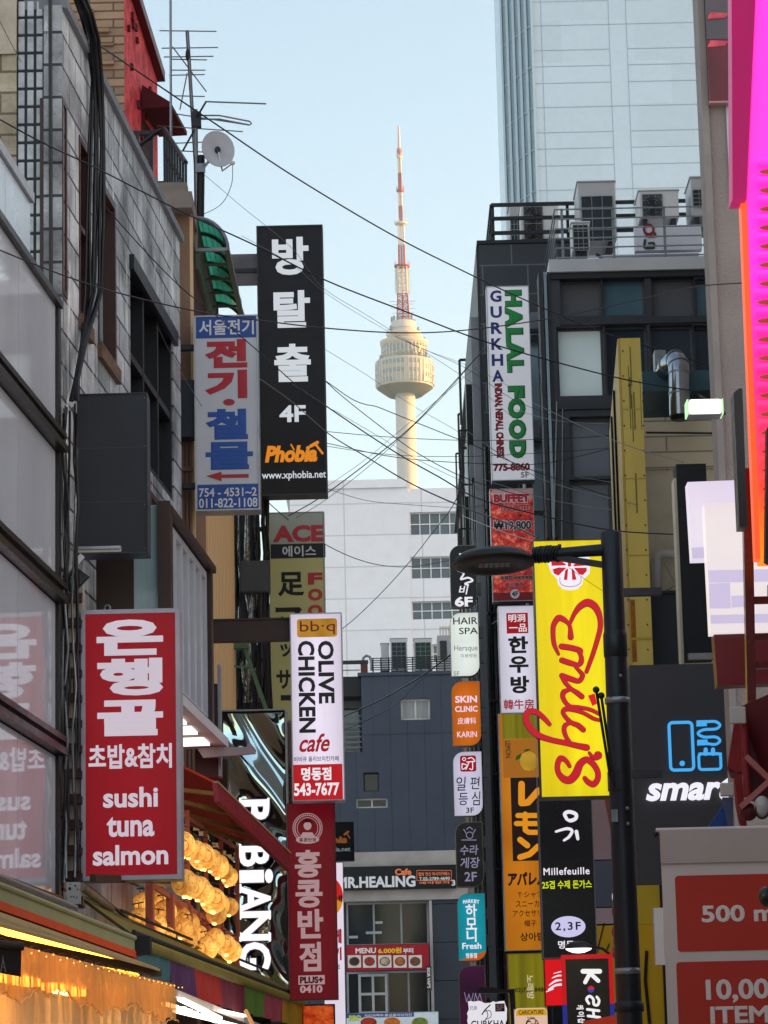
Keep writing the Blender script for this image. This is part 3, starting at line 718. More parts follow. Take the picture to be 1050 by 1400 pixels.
# ---- brick tower with the red side, balcony
def build_brick():
    q = facing(130, 100, 36.0); pl = side(169, 36.0, 216, 38.4, py=100)
    root = thing('brick_tower', 'brown brick rooftop building with a rough bright red side wall', 'building', q.pt(-1, 8.5, -1))
    sl, sr = q.at(60, 100)[0], q.at(169.5, 100)[0]; z0 = 8.6
    bm_ = tiles('brown_bricks', q, '#A2836A', '#5E4E40', 0.62, 0.115, 0.012, rough=0.8, var=0.35, bump=0.8, stain=0.25)
    mb = MB().panel(q, sl, z0, sr, q.at(130, -90)[1], -3.0, 0)
    for x, y, w in ((140, 46, 21), (146, 64, 22), (147, 90, 20), (120, 20, 18)): 
        s, z = q.at(x-w/2, y); mb.panel(q, s, z, s+w*0.009, z+0.05, 0, 0.07)
    obj('brick_wall', mb, bm_, root)
    rm = bpy.data.materials.new('rough_red_render'); rm.use_nodes = True; nt = rm.node_tree; b = nt.nodes['Principled BSDF']
    n = _noise(nt, 5, 6, 0.7); r = _ramp(nt, n.outputs['Fac'], lin('#8E1E22'), lin('#D8484C'), 0.35, 0.6); nt.links.new(r.outputs['Color'], b.inputs['Base Color'])
    n2 = _noise(nt, 9, 5, 0.75, stretch=(1, 1, 0.45)); bp = nt.nodes.new('ShaderNodeBump'); bp.inputs['Strength'].default_value = 1.0; bp.inputs['Distance'].default_value = 0.09
    nt.links.new(n2.outputs['Fac'], bp.inputs['Height']); nt.links.new(bp.outputs['Normal'], b.inputs['Normal']); b.inputs['Roughness'].default_value = 0.7
    e = pl.at(216, 250)[0]; za = pl.at(180, 0)[1]; zb = pl.at(216.5, 113)[1]; sA = pl.at(180, 0)[0]
    slope = (zb-za)/(e-sA); zl = za-slope*sA
    mb = MB().poly(pl, [(0.001, z0), (e, z0), (e, zb), (0.001, zl)], -2.6, 0)
    obj('red_wall', mb, rm, root)
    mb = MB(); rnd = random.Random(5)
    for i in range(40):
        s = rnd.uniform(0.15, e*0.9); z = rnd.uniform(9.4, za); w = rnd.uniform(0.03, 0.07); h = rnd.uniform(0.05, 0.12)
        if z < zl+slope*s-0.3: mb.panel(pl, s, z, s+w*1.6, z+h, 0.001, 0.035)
    obj('painted_pock_marks', mb, surf('dark_red_pocks', '#5E1418', rough=0.8, var=0.4), root)  # shade of the stucco pock marks painted as dark raised flecks
    mb = MB().poly(pl, [(-0.02, zl+0.03), (e+0.06, zb), (e+0.06, zb+0.14), (-0.02, zl+0.17)], -2.7, 0.10); obj('roof_edge', mb, surf('maroon_trim', '#4E1519', rough=0.5), root)
    # little awning
    s0, s1 = pl.at(191, 120)[0], pl.at(214, 140)[0]; zA = pl.at(191, 116)[1]
    aw = MB(); o = 0.42
    aw.prism([pl.pt(s0, zA, 0.03), pl.pt(s0, zA-0.33, 0.03), pl.pt(s0, zA-0.33, o), pl.pt(s0, zA-0.27, o)], pl.ux*(s1-s0))
    obj('awning', aw, surf('maroon_canvas', '#4A1216', rough=0.8, var=0.2), root)
    obj('doorway', MB().panel(pl, s0+0.1, 9.3, s0+0.75, zA-0.4, -0.1, 0.012), surf('dark_red_recess', '#35100F', rough=0.8), root)
    # balcony slab and rails
    c0, c1 = P(196, 262, 33.3), P(262, 262, 33.3); zt = P(230, 262, 33.3).z
    mb = MB().box(c0.x-0.6, 33.3, zt-0.2, c1.x, 38.6, zt); mb.box(c1.x-0.5, 33.35, zt+0.001, c1.x-0.06, 33.6, zt+0.13)
    obj('balcony_slab', mb, surf('stained_concrete', '#7B7068', rough=0.85, var=0.4, scale=2.2, bump=0.3), root)
    rl = MB(); zr = P(226, 183, 36).z; x1 = P(226, 200, 36).x; x0 = P(170, 200, 36).x
    far = P(226, 183, 36); near = Vector((c1.x-0.08, 33.5, zt+0.12))
    rl.bar((x0, 35.95, zr), (x1, 35.95, zr), 0.05, 0.05); rl.bar((x0, 35.95, zt+0.1), (x1, 35.95, zt+0.1), 0.04, 0.04); rl.bar((x0, 35.95, (zr+zt)/2+0.15), (x1, 35.95, (zr+zt)/2+0.15), 0.03, 0.03)
    for i in range(4): x = x0+(x1-x0)*i/3; rl.bar((x, 35.95, zt), (x, 35.95, zr), 0.045, 0.045)
    zn = P(256, 268, 33.5).z
    rl.tube([(x1-0.5, 35.95, zr-0.3), (x1-0.1, 35.9, zr), (x1, 35.8, zr), (near.x, 33.5, zt+0.42)], 0.03, 6)
    rl.bar((x1, 35.9, zr-0.28), (near.x, 33.5, zt+0.1), 0.03, 0.03)
    for i in range(9):
        t = i/8; p = Vector((x1, 35.85, 0)).lerp(Vector((near.x, 33.5, 0)), t); rl.bar((p.x, p.y, zt), (p.x, p.y, zr+(zt+0.42-zr)*t), 0.03, 0.03)
    obj('balcony_railing', rl, BLACKM, root)
    ms = MB()
    for i in range(14): x = x0+0.5+(x1-x0-0.6)*i/13; ms.bar((x, 35.97, zt+0.05), (x, 35.97, zt+0.62), 0.008, 0.008)
    for i in range(9): z = zt+0.05+0.57*i/8; ms.bar((x0+0.5, 35.98, z), (x1-0.1, 35.98, z), 0.008, 0.008)
    obj('wire_mesh', ms, RUST, root)
build_brick()

# ---- beige building with yellow siding
BL = side(263, 33.6, 321, 42.2, py=700)
def build_beige():
    pl = BL; e = pl.at(320, 700)[0]; zt = P(262, 285, 33.6).z
    q = facing(235, 500, 33.58)
    root = thing('beige_building', 'narrow beige building with a brown end wall and pale yellow ribbed siding', 'building', pl.pt(e/2, 0, -2))
    sid = surf('yellow_siding', '#C9A274', rough=0.6, var=0.12, scale=1.5, stretch=(1, 6, 0.3))
    s0, s1 = q.at(150, 500)[0], q.at(262.5, 500)[0]
    obj('end_wall', MB().panel(q, s0, 0, s1, zt, -8, 0), surf('brown_render', '#7A5D4A', rough=0.8, var=0.35, scale=1.6, stretch=(2, 2, 0.5), bump=0.3), root)
    ps = MB(); x = q.at(236, 600)[0]
    for i in range(5): a = x+(s1-x)*i/5; ps.panel(q, a+0.01, 2.5, a+(s1-x)/5-0.01, q.at(250, 610)[1], 0.001, 0.03)
    ps.panel(q, x, q.at(250, 643)[1]-0.02, s1, q.at(250, 643)[1]+0.03, 0.031, 0.06)
    obj('end_panels', ps, surf('brown_siding', '#7E604C', rough=0.6, var=0.2, scale=2), root)
    mb = MB().panel(pl, 0.0, 2.4, e, zt-0.001, -0.5, -0.03); n = 26
    for i in range(n): mb.panel(pl, e*i/n+0.02, 2.4, e*(i+0.78)/n+0.02, zt-0.002, -0.029, 0.0)
    obj('side_wall', mb, sid, root)
    obj('corner_trim', MB().panel(pl, -0.02, 2.4, 0.13, zt, 0.001, 0.03), surf('cream_trim', '#C0A07C', rough=0.6), root)
    obj('dark_recess', MB().panel(pl, 0.4, pl.at(275, 420)[1]-0.9, 2.7, zt-0.3, 0.001, 0.012), surf('maroon_recess', '#3A1D1A', rough=0.7, var=0.3), root)
    obj('vent_box', MB().panel(q, q.at(246, 560)[0], q.at(250, 605)[1], q.at(270, 560)[0], q.at(250, 528)[1], 0.05, 0.3), surf('navy_box', '#191C26', rough=0.5), root)
build_beige()
def build_green_canopy():
    pl = BL; sA = 0.7; sB = 4.6; n = 6
    z = (pl.at(273, 322)[1]+pl.at(296, 428)[1])/2; w, h = 0.40, 0.42
    root = thing('green_canopy', 'green translucent vaulted canopy on dark ribs fixed high on the beige building', 'awning', pl.pt((sA+sB)/2, z-h, w/2))
    gm = surf('green_polycarbonate', '#5FD8B0', rough=0.15, var=0.15, scale=4); b = gm.node_tree.nodes['Principled BSDF']
    b.inputs['Transmission Weight'].default_value = 0.55; b.inputs['IOR'].default_value = 1.05
    arc = [(w*math.sin(t*math.pi/2/8), z-h+h*math.cos(t*math.pi/2/8)) for t in range(9)]
    sh = MB()
    for (o0, z0), (o1, z1) in zip(arc, arc[1:]): sh.prism([pl.pt(sA, z0, o0), pl.pt(sB, z0, o0), pl.pt(sB, z1, o1), pl.pt(sA, z1, o1)], pl.n*0.008)
    obj('vault', sh, gm, root)
    fr = surf('grey_green_frame', '#4C5348', rough=0.5, var=0.3)
    for i in range(n+1):
        s = sA+(sB-sA)*i/n; mb = MB()
        mb.tube([pl.pt(s, zz-0.012, o+0.012) for o, zz in arc], 0.028, 6)
        if i in (0, n): mb.bar(pl.pt(s, z-h, 0.02), pl.pt(s, z-h, w), 0.05, 0.04); mb.bar(pl.pt(s, z-h, 0.02), pl.pt(s, z, 0.02), 0.05, 0.04)
        else: mb.bar(pl.pt(s, z-h, 0.02), pl.pt(s, z-h, w), 0.03, 0.03)
        obj('rib', mb, STEEL if i == 0 else fr, root)
    mb = MB(); mb.bar(pl.pt(sA, z-h, w), pl.pt(sB, z-h, w), 0.06, 0.05); mb.bar(pl.pt(sA, z-h-0.12, 0.03), pl.pt(sB, z-h-0.12, 0.03), 0.06, 0.24)
    obj('edge_rail', mb, fr, root)
build_green_canopy()

# ---- building behind the pole bundle (hidden behind signs), keeps the row closed
def build_far_left():
    a, b = P(330, 900, 44.0), P(404, 900, 72)
    pl = Plane((a.x, a.y, 0), (b.x-a.x, b.y-a.y)); L = (b-a).length
    zt = P(360, 690, 46).z
    root = thing('dim_brown_building', 'dim dark brown building behind the upright sign column and cable bundle', 'building', pl.pt(L/2, 0, -2))
    wl_ = tiles('dark_brown_brick', pl, '#4A3B33', '#2A231F', 0.5, 0.14, 0.012, rough=0.8, var=0.35, bump=0.5)
    hs = [(2+i*4.6, 4+j*3.2, 4.6+i*4.6, 5.8+j*3.2) for i in range(5) for j in range(2)]
    hs = [h for h in hs if h[2] < L-0.5 and h[3] < zt-0.5]
    obj('wall', holes(MB(), pl, 0, 0, L, zt, hs, -0.3, 0), wl_, root)
    obj('core', MB().panel(pl, 0.1, 0, L-0.1, zt-0.05, -6, -0.6), BROWN, root)
    for h in hs: window(root, pl, h, 0.07, -0.25, DARKM, MATS['black_window_glass'], nv=1)
build_far_left()

# ---- cable bundle and posts by the beige building
def build_pipes():
    rnd = random.Random(11)
    d = 42.6
    root = thing('utility_pole', 'utility pole wrapped in silver foil and black cables between the signs', 'pole', P(340, 1390, d))
    a = P(342, 1400, d); a.z = 0; t = P(334, 640, d)
    foil = surf('crumpled_foil', '#B4B4B6', rough=0.25, metal=0.9, var=0.5, scale=9, bump=1.0, bscale=12)
    obj('pole', MB().tube([a, Vector((a.x, a.y, t.z+0.3))], 0.11, 12), DARKM, root)
    for x, r in ((327, 0.03), (337, 0.055), (343, 0.05), (349, 0.03)):
        pts = [P(x+rnd.uniform(-3, 3)+(y-700)*0.02, y, d-0.25+rnd.uniform(-0.1, 0.1)) for y in range(640, 1000, 40)]
        obj('foil_wrap', MB().tube(pts, [r*rnd.uniform(0.75, 1.3) for _ in pts], 8), foil, root)
    for i in range(12):
        x = rnd.uniform(318, 368); x2 = x+rnd.uniform(-14, 14)
        pts = [P(x+(x2-x)*t/9+rnd.uniform(-2, 2), 630+t*42, d-0.35+rnd.uniform(-0.15, 0.15)) for t in range(10)]
        obj('cable', MB().tube(pts, rnd.uniform(0.015, 0.04), 6), BLACKM, root)
    q = facing(345, 790, d-0.55); s0, z0, s1, z1 = q.rect(328, 766, 369, 809)
    obj('meter_box', MB().panel(q, s0, z0, s1, z1, -0.25, 0), surf('box_grey', '#3C3F44', rough=0.5, var=0.35, scale=3, stretch=(3, 1, 0.6)), root, bevel=0.02)
    q = facing(325, 880, 41.5); s0, z0, s1, z1 = q.rect(309, 875, 339, 886)
    rr = thing('green_bracket', 'small green steel bracket frame below the dark brown beam', 'bracket', q.pt(s0, z0-1.5, 0))
    obj('arm', MB().panel(q, s0, z0, s1, z1, -0.2, 0), surf('faded_green', '#4F6B55', rough=0.6, var=0.3), rr)
    obj('post', MB().panel(q, s0, z0-0.7, s0+0.09, z0, -0.2, 0), MATS['faded_green'], rr)
    obj('brace', MB().bar(q.pt(s1-0.05, z0, -0.1), q.pt(s1+0.25, z0-0.9, -0.1), 0.06, 0.06), MATS['faded_green'], rr)
    obj('tie', MB().bar(q.pt(s0+0.09, z0-0.25, -0.1), q.pt(s1+0.05, z0-0.27, -0.1), 0.03, 0.03), MATS['faded_green'], rr)
build_pipes()

# ---- antennas, dish
def build_antennas():
    d = 37.5
    def mast(x0, y0, x1, y1, r=0.03): return [P(x0, y0, d), P(x1, y1, d)]
    b = P(272, 300, d)
    root = thing('tv_antenna', 'tall rooftop television antenna mast with several crossed yagi booms', 'antenna', b)
    obj('mast', MB().tube(mast(272, 300, 256, 42), 0.028, 6), STEEL, root)
    obj('mast', MB().tube(mast(269, 300, 267, 150), 0.035, 6), STEEL, root)
    def boom(x0, y0, x1, y1, dd=0.0, r=0.009, name='boom'): obj(name, MB().tube([P(x0, y0, d+dd), P(x1, y1, d-dd)], r, 5), STEEL, root)
    boom(218, 42, 296, 43); boom(221, 66, 298, 65); boom(224, 78, 292, 77); boom(232, 81, 283, 82, 0.1); boom(234, 96, 281, 96); boom(231, 103, 280, 102); boom(237, 131, 280, 132)
    boom(236, 64, 282, 125, 0.2); boom(246, 150, 256, 100); boom(280, 139, 364, 142, 0.0, 0.012); boom(222, 153, 340, 171); boom(236, 196, 290, 194); boom(238, 206, 280, 208); boom(215, 172, 332, 180)
    obj('folded_dipole', MB().tube([P(x, y, d) for x, y in ((270, 158), (300, 158), (341, 166), (344, 169), (341, 171), (300, 163), (270, 163))], 0.012, 5), STEEL, root)
    obj('bracket', MB().tube([P(269, 160, d-0.1), P(281, 140, d-0.3)], 0.014, 5), DARKM, root); obj('bracket', MB().tube([P(250, 206, d-0.1), P(270, 170, d)], 0.014, 5), DARKM, root)
    obj('clamp', MB().box(*(P(266, 170, d)-Vector((0.03, 0.06, 0.05))), *(P(272, 154, d)+Vector((0.03, 0.02, 0.0)))), DARKM, root)
    obj('clamp', MB().ball(P(257, 75, d), 0.035, 0.05, 0.1, 8, 6), DARKM, root)
    r2 = thing('antenna_pole', 'thin bare antenna pole left of the crossed booms rising above the frame', 'antenna', P(234, 268, 35.5))
    obj('pole', MB().tube([P(234, 268, 35.5), P(233, -30, 35.5)], 0.018, 6), STEEL, r2)
    r3 = thing('satellite_dish', 'grey round satellite dish on a dark pole at the roof edge', 'dish', P(274, 300, 36.4))
    d2 = 36.4
    obj('pole', MB().tube([P(274, 296, d2), P(275, 213, d2)], 0.05, 8), BLACKM, r3)
    c = P(297, 206, d2-0.2); R_ = 0.235
    ax = Vector((0.30, -0.93, 0.2)).normalized(); prof = []
    mb = MB(); u = ax.cross(Vector((0, 0, 1))).normalized(); v = ax.cross(u); N = 32; vs, fs = [], []
    for j in range(7):
        rr = R_*j/6; dz = 0.055*(rr/R_)**2
        for i in range(N):
            t = 2*math.pi*i/N; vs.append(c+u*rr*math.cos(t)*0.93+v*rr*math.sin(t)*1.12+ax*dz)
    for j in range(6):
        for i in range(N): i2 = (i+1) % N; fs.append([j*N+i, j*N+i2, (j+1)*N+i2, (j+1)*N+i])
    mb.add(vs, fs, 0, True); mb.add([p-ax*0.012 for p in vs], fs, 0, True)
    obj('reflector', mb, surf('dish_grey', '#9C9AA0', rough=0.5, var=0.12, scale=5), r3)
    mb = MB().tube([c-ax*0.02, P(276, 232, d2)], 0.02, 6); mb.tube([c+ax*0.03-v*0.02, c+ax*0.05+Vector((0.05, 0, -0.3)), P(317, 224, d2-0.5)], 0.012, 6); mb.ball(P(318, 223, d2-0.5), 0.035, 0.035, 0.03, 8, 6)
    obj('feed_arm', mb, surf('dish_arm_white', '#B9B5B2', rough=0.5), r3)
    obj('mount_plate', MB().box(*(P(270, 238, d2)-Vector((0.02, 0.09, 0))), *(P(279, 226, d2)+Vector((0.02, -0.05, 0)))), STEEL, r3)
    obj('rear_bracket', MB().ball(c+ax*0.02, 0.04, 0.03, 0.05, 8, 6), DARKM, r3)
build_antennas()

# ---- brown bay window box with lit soffit
BAY = side(233, 27.2, 291, 30.4, py=800)
def build_bay():
    pl = BAY; e = pl.at(291, 800)[0]; zt = (pl.at(234, 700)[1]+pl.at(289, 785)[1])/2
    zb = (pl.at(250, 958)[1]+pl.at(289, 984)[1])/2
    root = thing('bay_window', 'dark brown projecting bay with a row of slim grey framed windows and lit soffit', 'building', pl.pt(e/2, zb, -1))
    q = facing(215, 800, P(233, 800, 27.2).y-0.01)
    mb = MB().panel(pl, 0, zb, e, zt, -1.1, -0.12); mb.panel(pl, -0.05, zt, e+0.06, zt+0.07, -1.2, 0.03); mb.panel(pl, e-0.16, zb, e+0.001, zt-0.001, -0.119, 0.001); mb.panel(pl, -0.02, zb, 0.14, zt-0.001, -0.119, 0.001)
    mb.panel(pl, -0.02, zb-0.10, e+0.05, zb, -1.15, 0.03)
    obj('box_frame', mb, BROWN, root)
    gl = surf('bay_window_glass', '#39404C', rough=0.08, var=0.35, scale=1.5); fr = surf('grey_window_frame', '#C2C3CA', rough=0.35, metal=0.4, var=0.15)
    n = 6; a = 0.16; b = e-0.18
    for i in range(n): window(root, pl, (a+(b-a)*i/n+0.01, zb+0.02, a+(b-a)*(i+1)/n-0.01, zt-0.03), 0.07, -0.11, fr, gl, nh=0, dep=0.07)
    # white soffit with three lamps
    z = zb-0.12
    sof = surf('white_soffit', '#B5AEB2', rough=0.5, var=0.1)
    obj('soffit', MB().panel(pl, -0.3, z-0.10, e+0.05, z-0.001, -0.6, 0.14), sof, root)
    for i, t in enumerate((0.55, 1.35, 2.3)):
        obj('soffit_lamp', MB().panel(pl, t, z-0.125, t+0.5, z-0.101, -0.28, 0.0), lit('soffit_lamp', '#FFF2E4', 2.6), root)
    # pink lit poster below
    s0 = pl.at(247, 1000)[0]; s1 = pl.at(268, 1020)[0]
    r2 = thing('lit_poster', 'pinkish lit poster panel tucked under the soffit lamps', 'sign', pl.pt((s0+s1)/2, z-1.9, -0.1))
    obj('panel', MB().panel(pl, s0-0.6, z-1.6, s1, z-0.2, -0.4, -0.3), lit('poster_pink', '#C76A66', 0.8, var=0.35, scale=1.5), r2)
    obj('frame', frame_mb(MB(), pl, s0-0.65, z-1.65, s1+0.05, z-0.15, 0.05, -0.32, -0.27), ALU, r2)
    mb = MB(); put_text(mb, pl, 'sushi', (243, 1012, 258, 1032), -0.299, rot=0); obj('lettering', mb, lit('poster_white', '#FFE9E2', 0.9), r2)
    return zb
BZB = build_bay()
def build_left_panels():
    q = facing(150, 800, 27.0)
    s0, z0, s1, z1 = q.rect(110, 752, 183, 1000)
    r = thing('brown_panel_wall', 'blank dark brown panel wall above the red salmon sign', 'panel', q.pt((s0+s1)/2, z0, -0.5))
    obj('panel', MB().panel(q, s0-0.1, z0, s1, z1, -0.2, 0), surf('brown_board', '#2B1D18', rough=0.5, var=0.3, scale=1.4, stretch=(1, 1, 0.3)), r)
    s0b, z0b, s1b, z1b = q.rect(183, 690, 216, 1000)
    obj('teal_glass', MB().panel(q, s1+0.002, z0b, s1b, z1b, -0.25, -0.02), surf('frosted_teal_glass', '#84989C', rough=0.15, var=0.3, scale=1.4, stretch=(4, 1, 0.25)), r)
    s2 = q.rect(217, 700, 234, 1000)
    obj('post', MB().panel(q, s2[0], s2[1], s2[2], s2[3]+0.1, -0.3, 0.05), BROWN, r)
    # louvre strip and cables in the gap beside the glass building
    q = facing(100, 1000, 25.0); s0, z0, s1, z1 = q.rect(90, 790, 113, 1240)
    r = thing('louvre_panel', 'narrow pale louvred panel in the cable filled gap left of the red sign', 'panel', q.pt((s0+s1)/2, z0, -0.3))
    mb = MB()
    for i in range(13):
        z = z0+(z1-z0)*i/13; mb.prism([q.pt(s0, z, -0.02), q.pt(s0, z+0.09, -0.02), q.pt(s0, z+0.01, 0.08), q.pt(s0, z, 0.08)], q.ux*(s1-s0))
    obj('louvres', mb, BROWN, r)
    obj('backing', MB().panel(q, s0, z0, s1, z1, -0.2, -0.03), surf('cream_backing', '#9A8F80', rough=0.7, var=0.35, scale=2), r)
    rnd = random.Random(4); r = thing('cable_bundle', 'tangled black cables hanging down the gap between glass and tiled buildings', 'cables', q.pt(0, 3.2, 0.2))
    for i in range(9):
        x = rnd.uniform(86, 106); pts = [P(x+rnd.uniform(-4, 4), 560+t*64+rnd.uniform(-8, 8), 24.9-rnd.uniform(0.05, 0.25)) for t in range(11)]
        obj('cable', MB().tube(pts, rnd.uniform(0.006, 0.016), 5), BLACKM if i % 3 else STEEL, r)
    r = thing('cable_riser', 'thick bundle of black cables climbing the grey tiled wall', 'cables', TL.pt(1.3, 6, 0.1))
    for i in range(6):
        xs = [(92, -8), (104, 20), (114, 55), (119, 110), (116+i, 200), (113+i*1.6, 300), (112+i*1.2, 400), (106-i*2, 470), (96-i*2, 520), (89-i, 548)]
        pts = [TL.px(x+rnd.uniform(-1.5, 1.5), y, 0.04+0.02*i) for x, y in xs]; obj('cable', MB().tube(pts, 0.012+0.004*(i % 3), 5), BLACKM, r)
    r = thing('downpipe', 'thin dark downpipe at the corner of the grey tiled wall', 'pipe', TF.px(70, 400, 0.06))
    obj('pipe', MB().tube([TF.px(70, -20, 0.07), TF.px(71, 440, 0.07)], 0.018, 8), BLACKM, r)
    # floodlight and its tube bracket
    q = facing(108, 790, 24.9)
    r = thing('floodlight', 'black square floodlight tilted on a white arm under the blank dark sign', 'lamp', P(104, 812, 24.9))
    c = P(108, 786, 24.8); u = Vector((0.75, -0.5, 0.45)).normalized()
    a = Vector((0.62, 0.2, -0.30)); b_ = Vector((0.15, -0.1, 0.5))
    obj('housing', MB().prism([P(91, 791, 24.8), P(106, 776, 24.8), P(123, 789, 24.8), P(101, 812, 24.8)], Vector((-0.06, 0.16, 0.05))), BLACKM, r)
    obj('lens', MB().prism([P(94, 791, 24.79), P(106, 779, 24.79), P(120, 789, 24.79), P(102, 808, 24.79)], Vector((0, -0.006, 0))), surf('dark_lens', '#1A1D22', rough=0.1), r)
    obj('arm', MB().bar(P(90, 785, 24.9), P(112, 760, 24.95), 0.06, 0.05), surf('white_arm', '#A5A0A0', rough=0.5), r)
    q = facing(130, 756, 25.6); s0, z0, s1, z1 = q.rect(88, 753, 167, 759)
    r = thing('tube_lamp', 'unlit white tube lamp below the blank dark sign', 'lamp', q.pt((s0+s1)/2, z0, 0))
    obj('tube', MB().tube([q.pt(s0, (z0+z1)/2, 0.1), q.pt(s1, (z0+z1)/2, 0.1)], 0.014, 8), surf('tube_white', '#C9C6C4', rough=0.3), r); obj('holder', MB().panel(q, s0, z1-0.01, s1, z1+0.015, 0.05, 0.14), ALU, r)
build_left_panels()
# ================================================================ LEFT SIGNS
def red_sushi_sign():
    r, pl = sign('restaurant_sign', 'large red upright sign with white Korean letters reading sushi tuna salmon', (111, 833, 247, 1203), 25.0, 0.32, lit('sushi_red', '#A60A1E', 0.72, var=0.25, scale=0.7, stretch=(1, 1, 0.5), edge=0.25), surf('sign_frame_pale', '#A7A0AB', rough=0.35, metal=0.5), margin=6, arms=(900, 1150), arm_len=0.25)
    W = lit('sushi_white', '#DCCFDC', 0.82, var=0.12, scale=0.8)
    letters(r, pl, W, [('은', (132, 847, 223, 896)), ('행', (133, 900, 223, 951)), ('골', (133, 957, 223, 1006))], off=0.05)
    letters(r, pl, W, [('초밥&참치', (121, 1017, 235, 1051)), ('sushi', (141, 1076, 216, 1104)), ('tuna', (146, 1116, 211, 1144)), ('salmon', (127, 1155, 230, 1183))], off=0.03)
    obj('lifting_eye', MB().tube([pl.px(145+4*math.cos(t*0.52), 829-5*math.sin(t*0.52), -0.12) for t in range(13)], 0.008, 5), STEEL, r)
red_sushi_sign()
BLK = sign('blank_sign', 'blank dark charcoal sign box above the red sushi sign', (91, 538, 202, 757), 26.0, 0.3, surf('blank_black', '#222328', rough=0.55, var=0.12, scale=1), surf('box_edge', '#3A3A42', rough=0.4, metal=0.3), margin=1.2, arms=(600, 700)); r, pl = BLK
for y in (612, 686): s0, z0, s1, z1 = pl.rect(93, y, 200, y+0.8); obj('panel_seam', MB().panel(pl, s0, z0, s1, z1, 0.001, 0.003), surf('seam_grey', '#3A3B42', rough=0.5), r)
for x in (95, 198):
    for y in (544, 610, 690, 750): obj('screw', MB().ball(pl.px(x, y, 0.002), 0.006, 0.004, 0.006, 8, 5), STEEL, r)
for x, y, h in ((120, 545, 70), (166, 560, 110), (186, 620, 60)): s, z = pl.at(x, y); z2 = pl.at(x, y+h)[1]; obj('rain_streak', MB().panel(pl, s, z2, s+0.02, z, 0.001, 0.002), surf('streak_grey', '#33353B', rough=0.8, var=0.4, scale=12), r)
def hardware_sign():
    r, pl = sign('hardware_sign', 'blue and white electrical hardware sign with a red arrow and phone numbers', (266, 431, 354, 698), 33.2, 0.3, surf('acrylic_white', '#AEB0B6', rough=0.35, var=0.08), ALU, margin=2, arms=(470, 660), arm_len=0.3)
    blue = surf('sign_blue', '#1C3F86', rough=0.4, var=0.1); red = surf('sign_red', '#9C1226', rough=0.4, var=0.1); w = surf('sign_white', '#C5C6CC', rough=0.4)
    band(r, pl, blue, (268, 433, 352, 462)); band(r, pl, blue, (270, 662, 355, 696))
    letters(r, pl, w, [('서울전기', (272, 437, 347, 458)), ('754 - 4531~2', (272, 667, 351, 679)), ('011-822-1108', (272, 681, 352, 694))], o0=0.004, off=0.02)
    letters(r, pl, red, [('전', (280, 464, 338, 503)), ('기', (280, 506, 338, 545))], off=0.055)
    letters(r, pl, surf('sign_blue2', '#1B4590', rough=0.4), [('철', (281, 559, 339, 601)), ('물', (281, 604, 346, 642))], off=0.05)
    mb = MB().poly(pl, ellipse(pl, 313, 550, 8, 4.5), 0.001, 0.005); at = pl.at
    mb.poly(pl, [at(282, 651), at(303, 645), at(303, 649), at(340, 648), at(340, 653), at(303, 653.5), at(303, 658)], 0.001, 0.005)
    obj('arrow', mb, red, r)
hardware_sign()
def escape_sign():
    r, pl = sign('escape_game_sign', 'tall black sign with white Korean letters and an orange word near its foot', (353, 308, 444.5, 677), 42.0, 0.35, surf('black_vinyl', '#1B1B1F', rough=0.6, var=0.15, scale=1.5), surf('black_casing', '#2A2A2F', rough=0.4), margin=2, arms=(365, 620), arm_len=0.5)
    W = lit('cold_white', '#E3EAF0', 0.72)
    letters(r, pl, W, [('방', (372, 324, 422, 376)), ('탈', (374, 397, 424, 448)), ('출', (375, 470, 425, 522))], off=0.035)
    letters(r, pl, W, [('4F', (382, 554, 418, 577), dict(off=0.03)), ('www.xphobia.net', (358, 644, 446, 657), dict(off=0.015))])
    O = lit('orange_letters', '#E58A1E', 0.85)
    letters(r, pl, O, [('Phobia', (362, 609, 434, 632), dict(off=0.05, shear=0.2))])
    mb = MB(); stroke(mb, pl, [(425, 610), (434, 605)], 4.5, 0.001); stroke(mb, pl, [(431, 607), (441, 620)], 3, 0.002); stroke(mb, pl, [(398, 608), (402, 615)], 2, 0.001)
    obj('hammer_mark', mb, O, r)
    q = facing(331, 366, 42.1); s0, z0, s1, z1 = q.rect(311, 346, 352, 388)
    rr = thing('bracket_plate', 'grey ribbed metal plate bracing the tall black sign', 'bracket', q.pt((s0+s1)/2, z0, -0.1))
    mb = MB().panel(q, s0-0.2, z0, s1-0.003, z1, -0.12, -0.05)
    for i in range(16): s = s0-0.18+(s1-s0+0.15)*i/16; mb.panel(q, s, z0+0.02, s+0.014, z1-0.04, -0.049, -0.04)
    obj('plate', mb, surf('weathered_tin', '#6E6C70', rough=0.5, metal=0.4, var=0.3, scale=4), rr)
escape_sign()
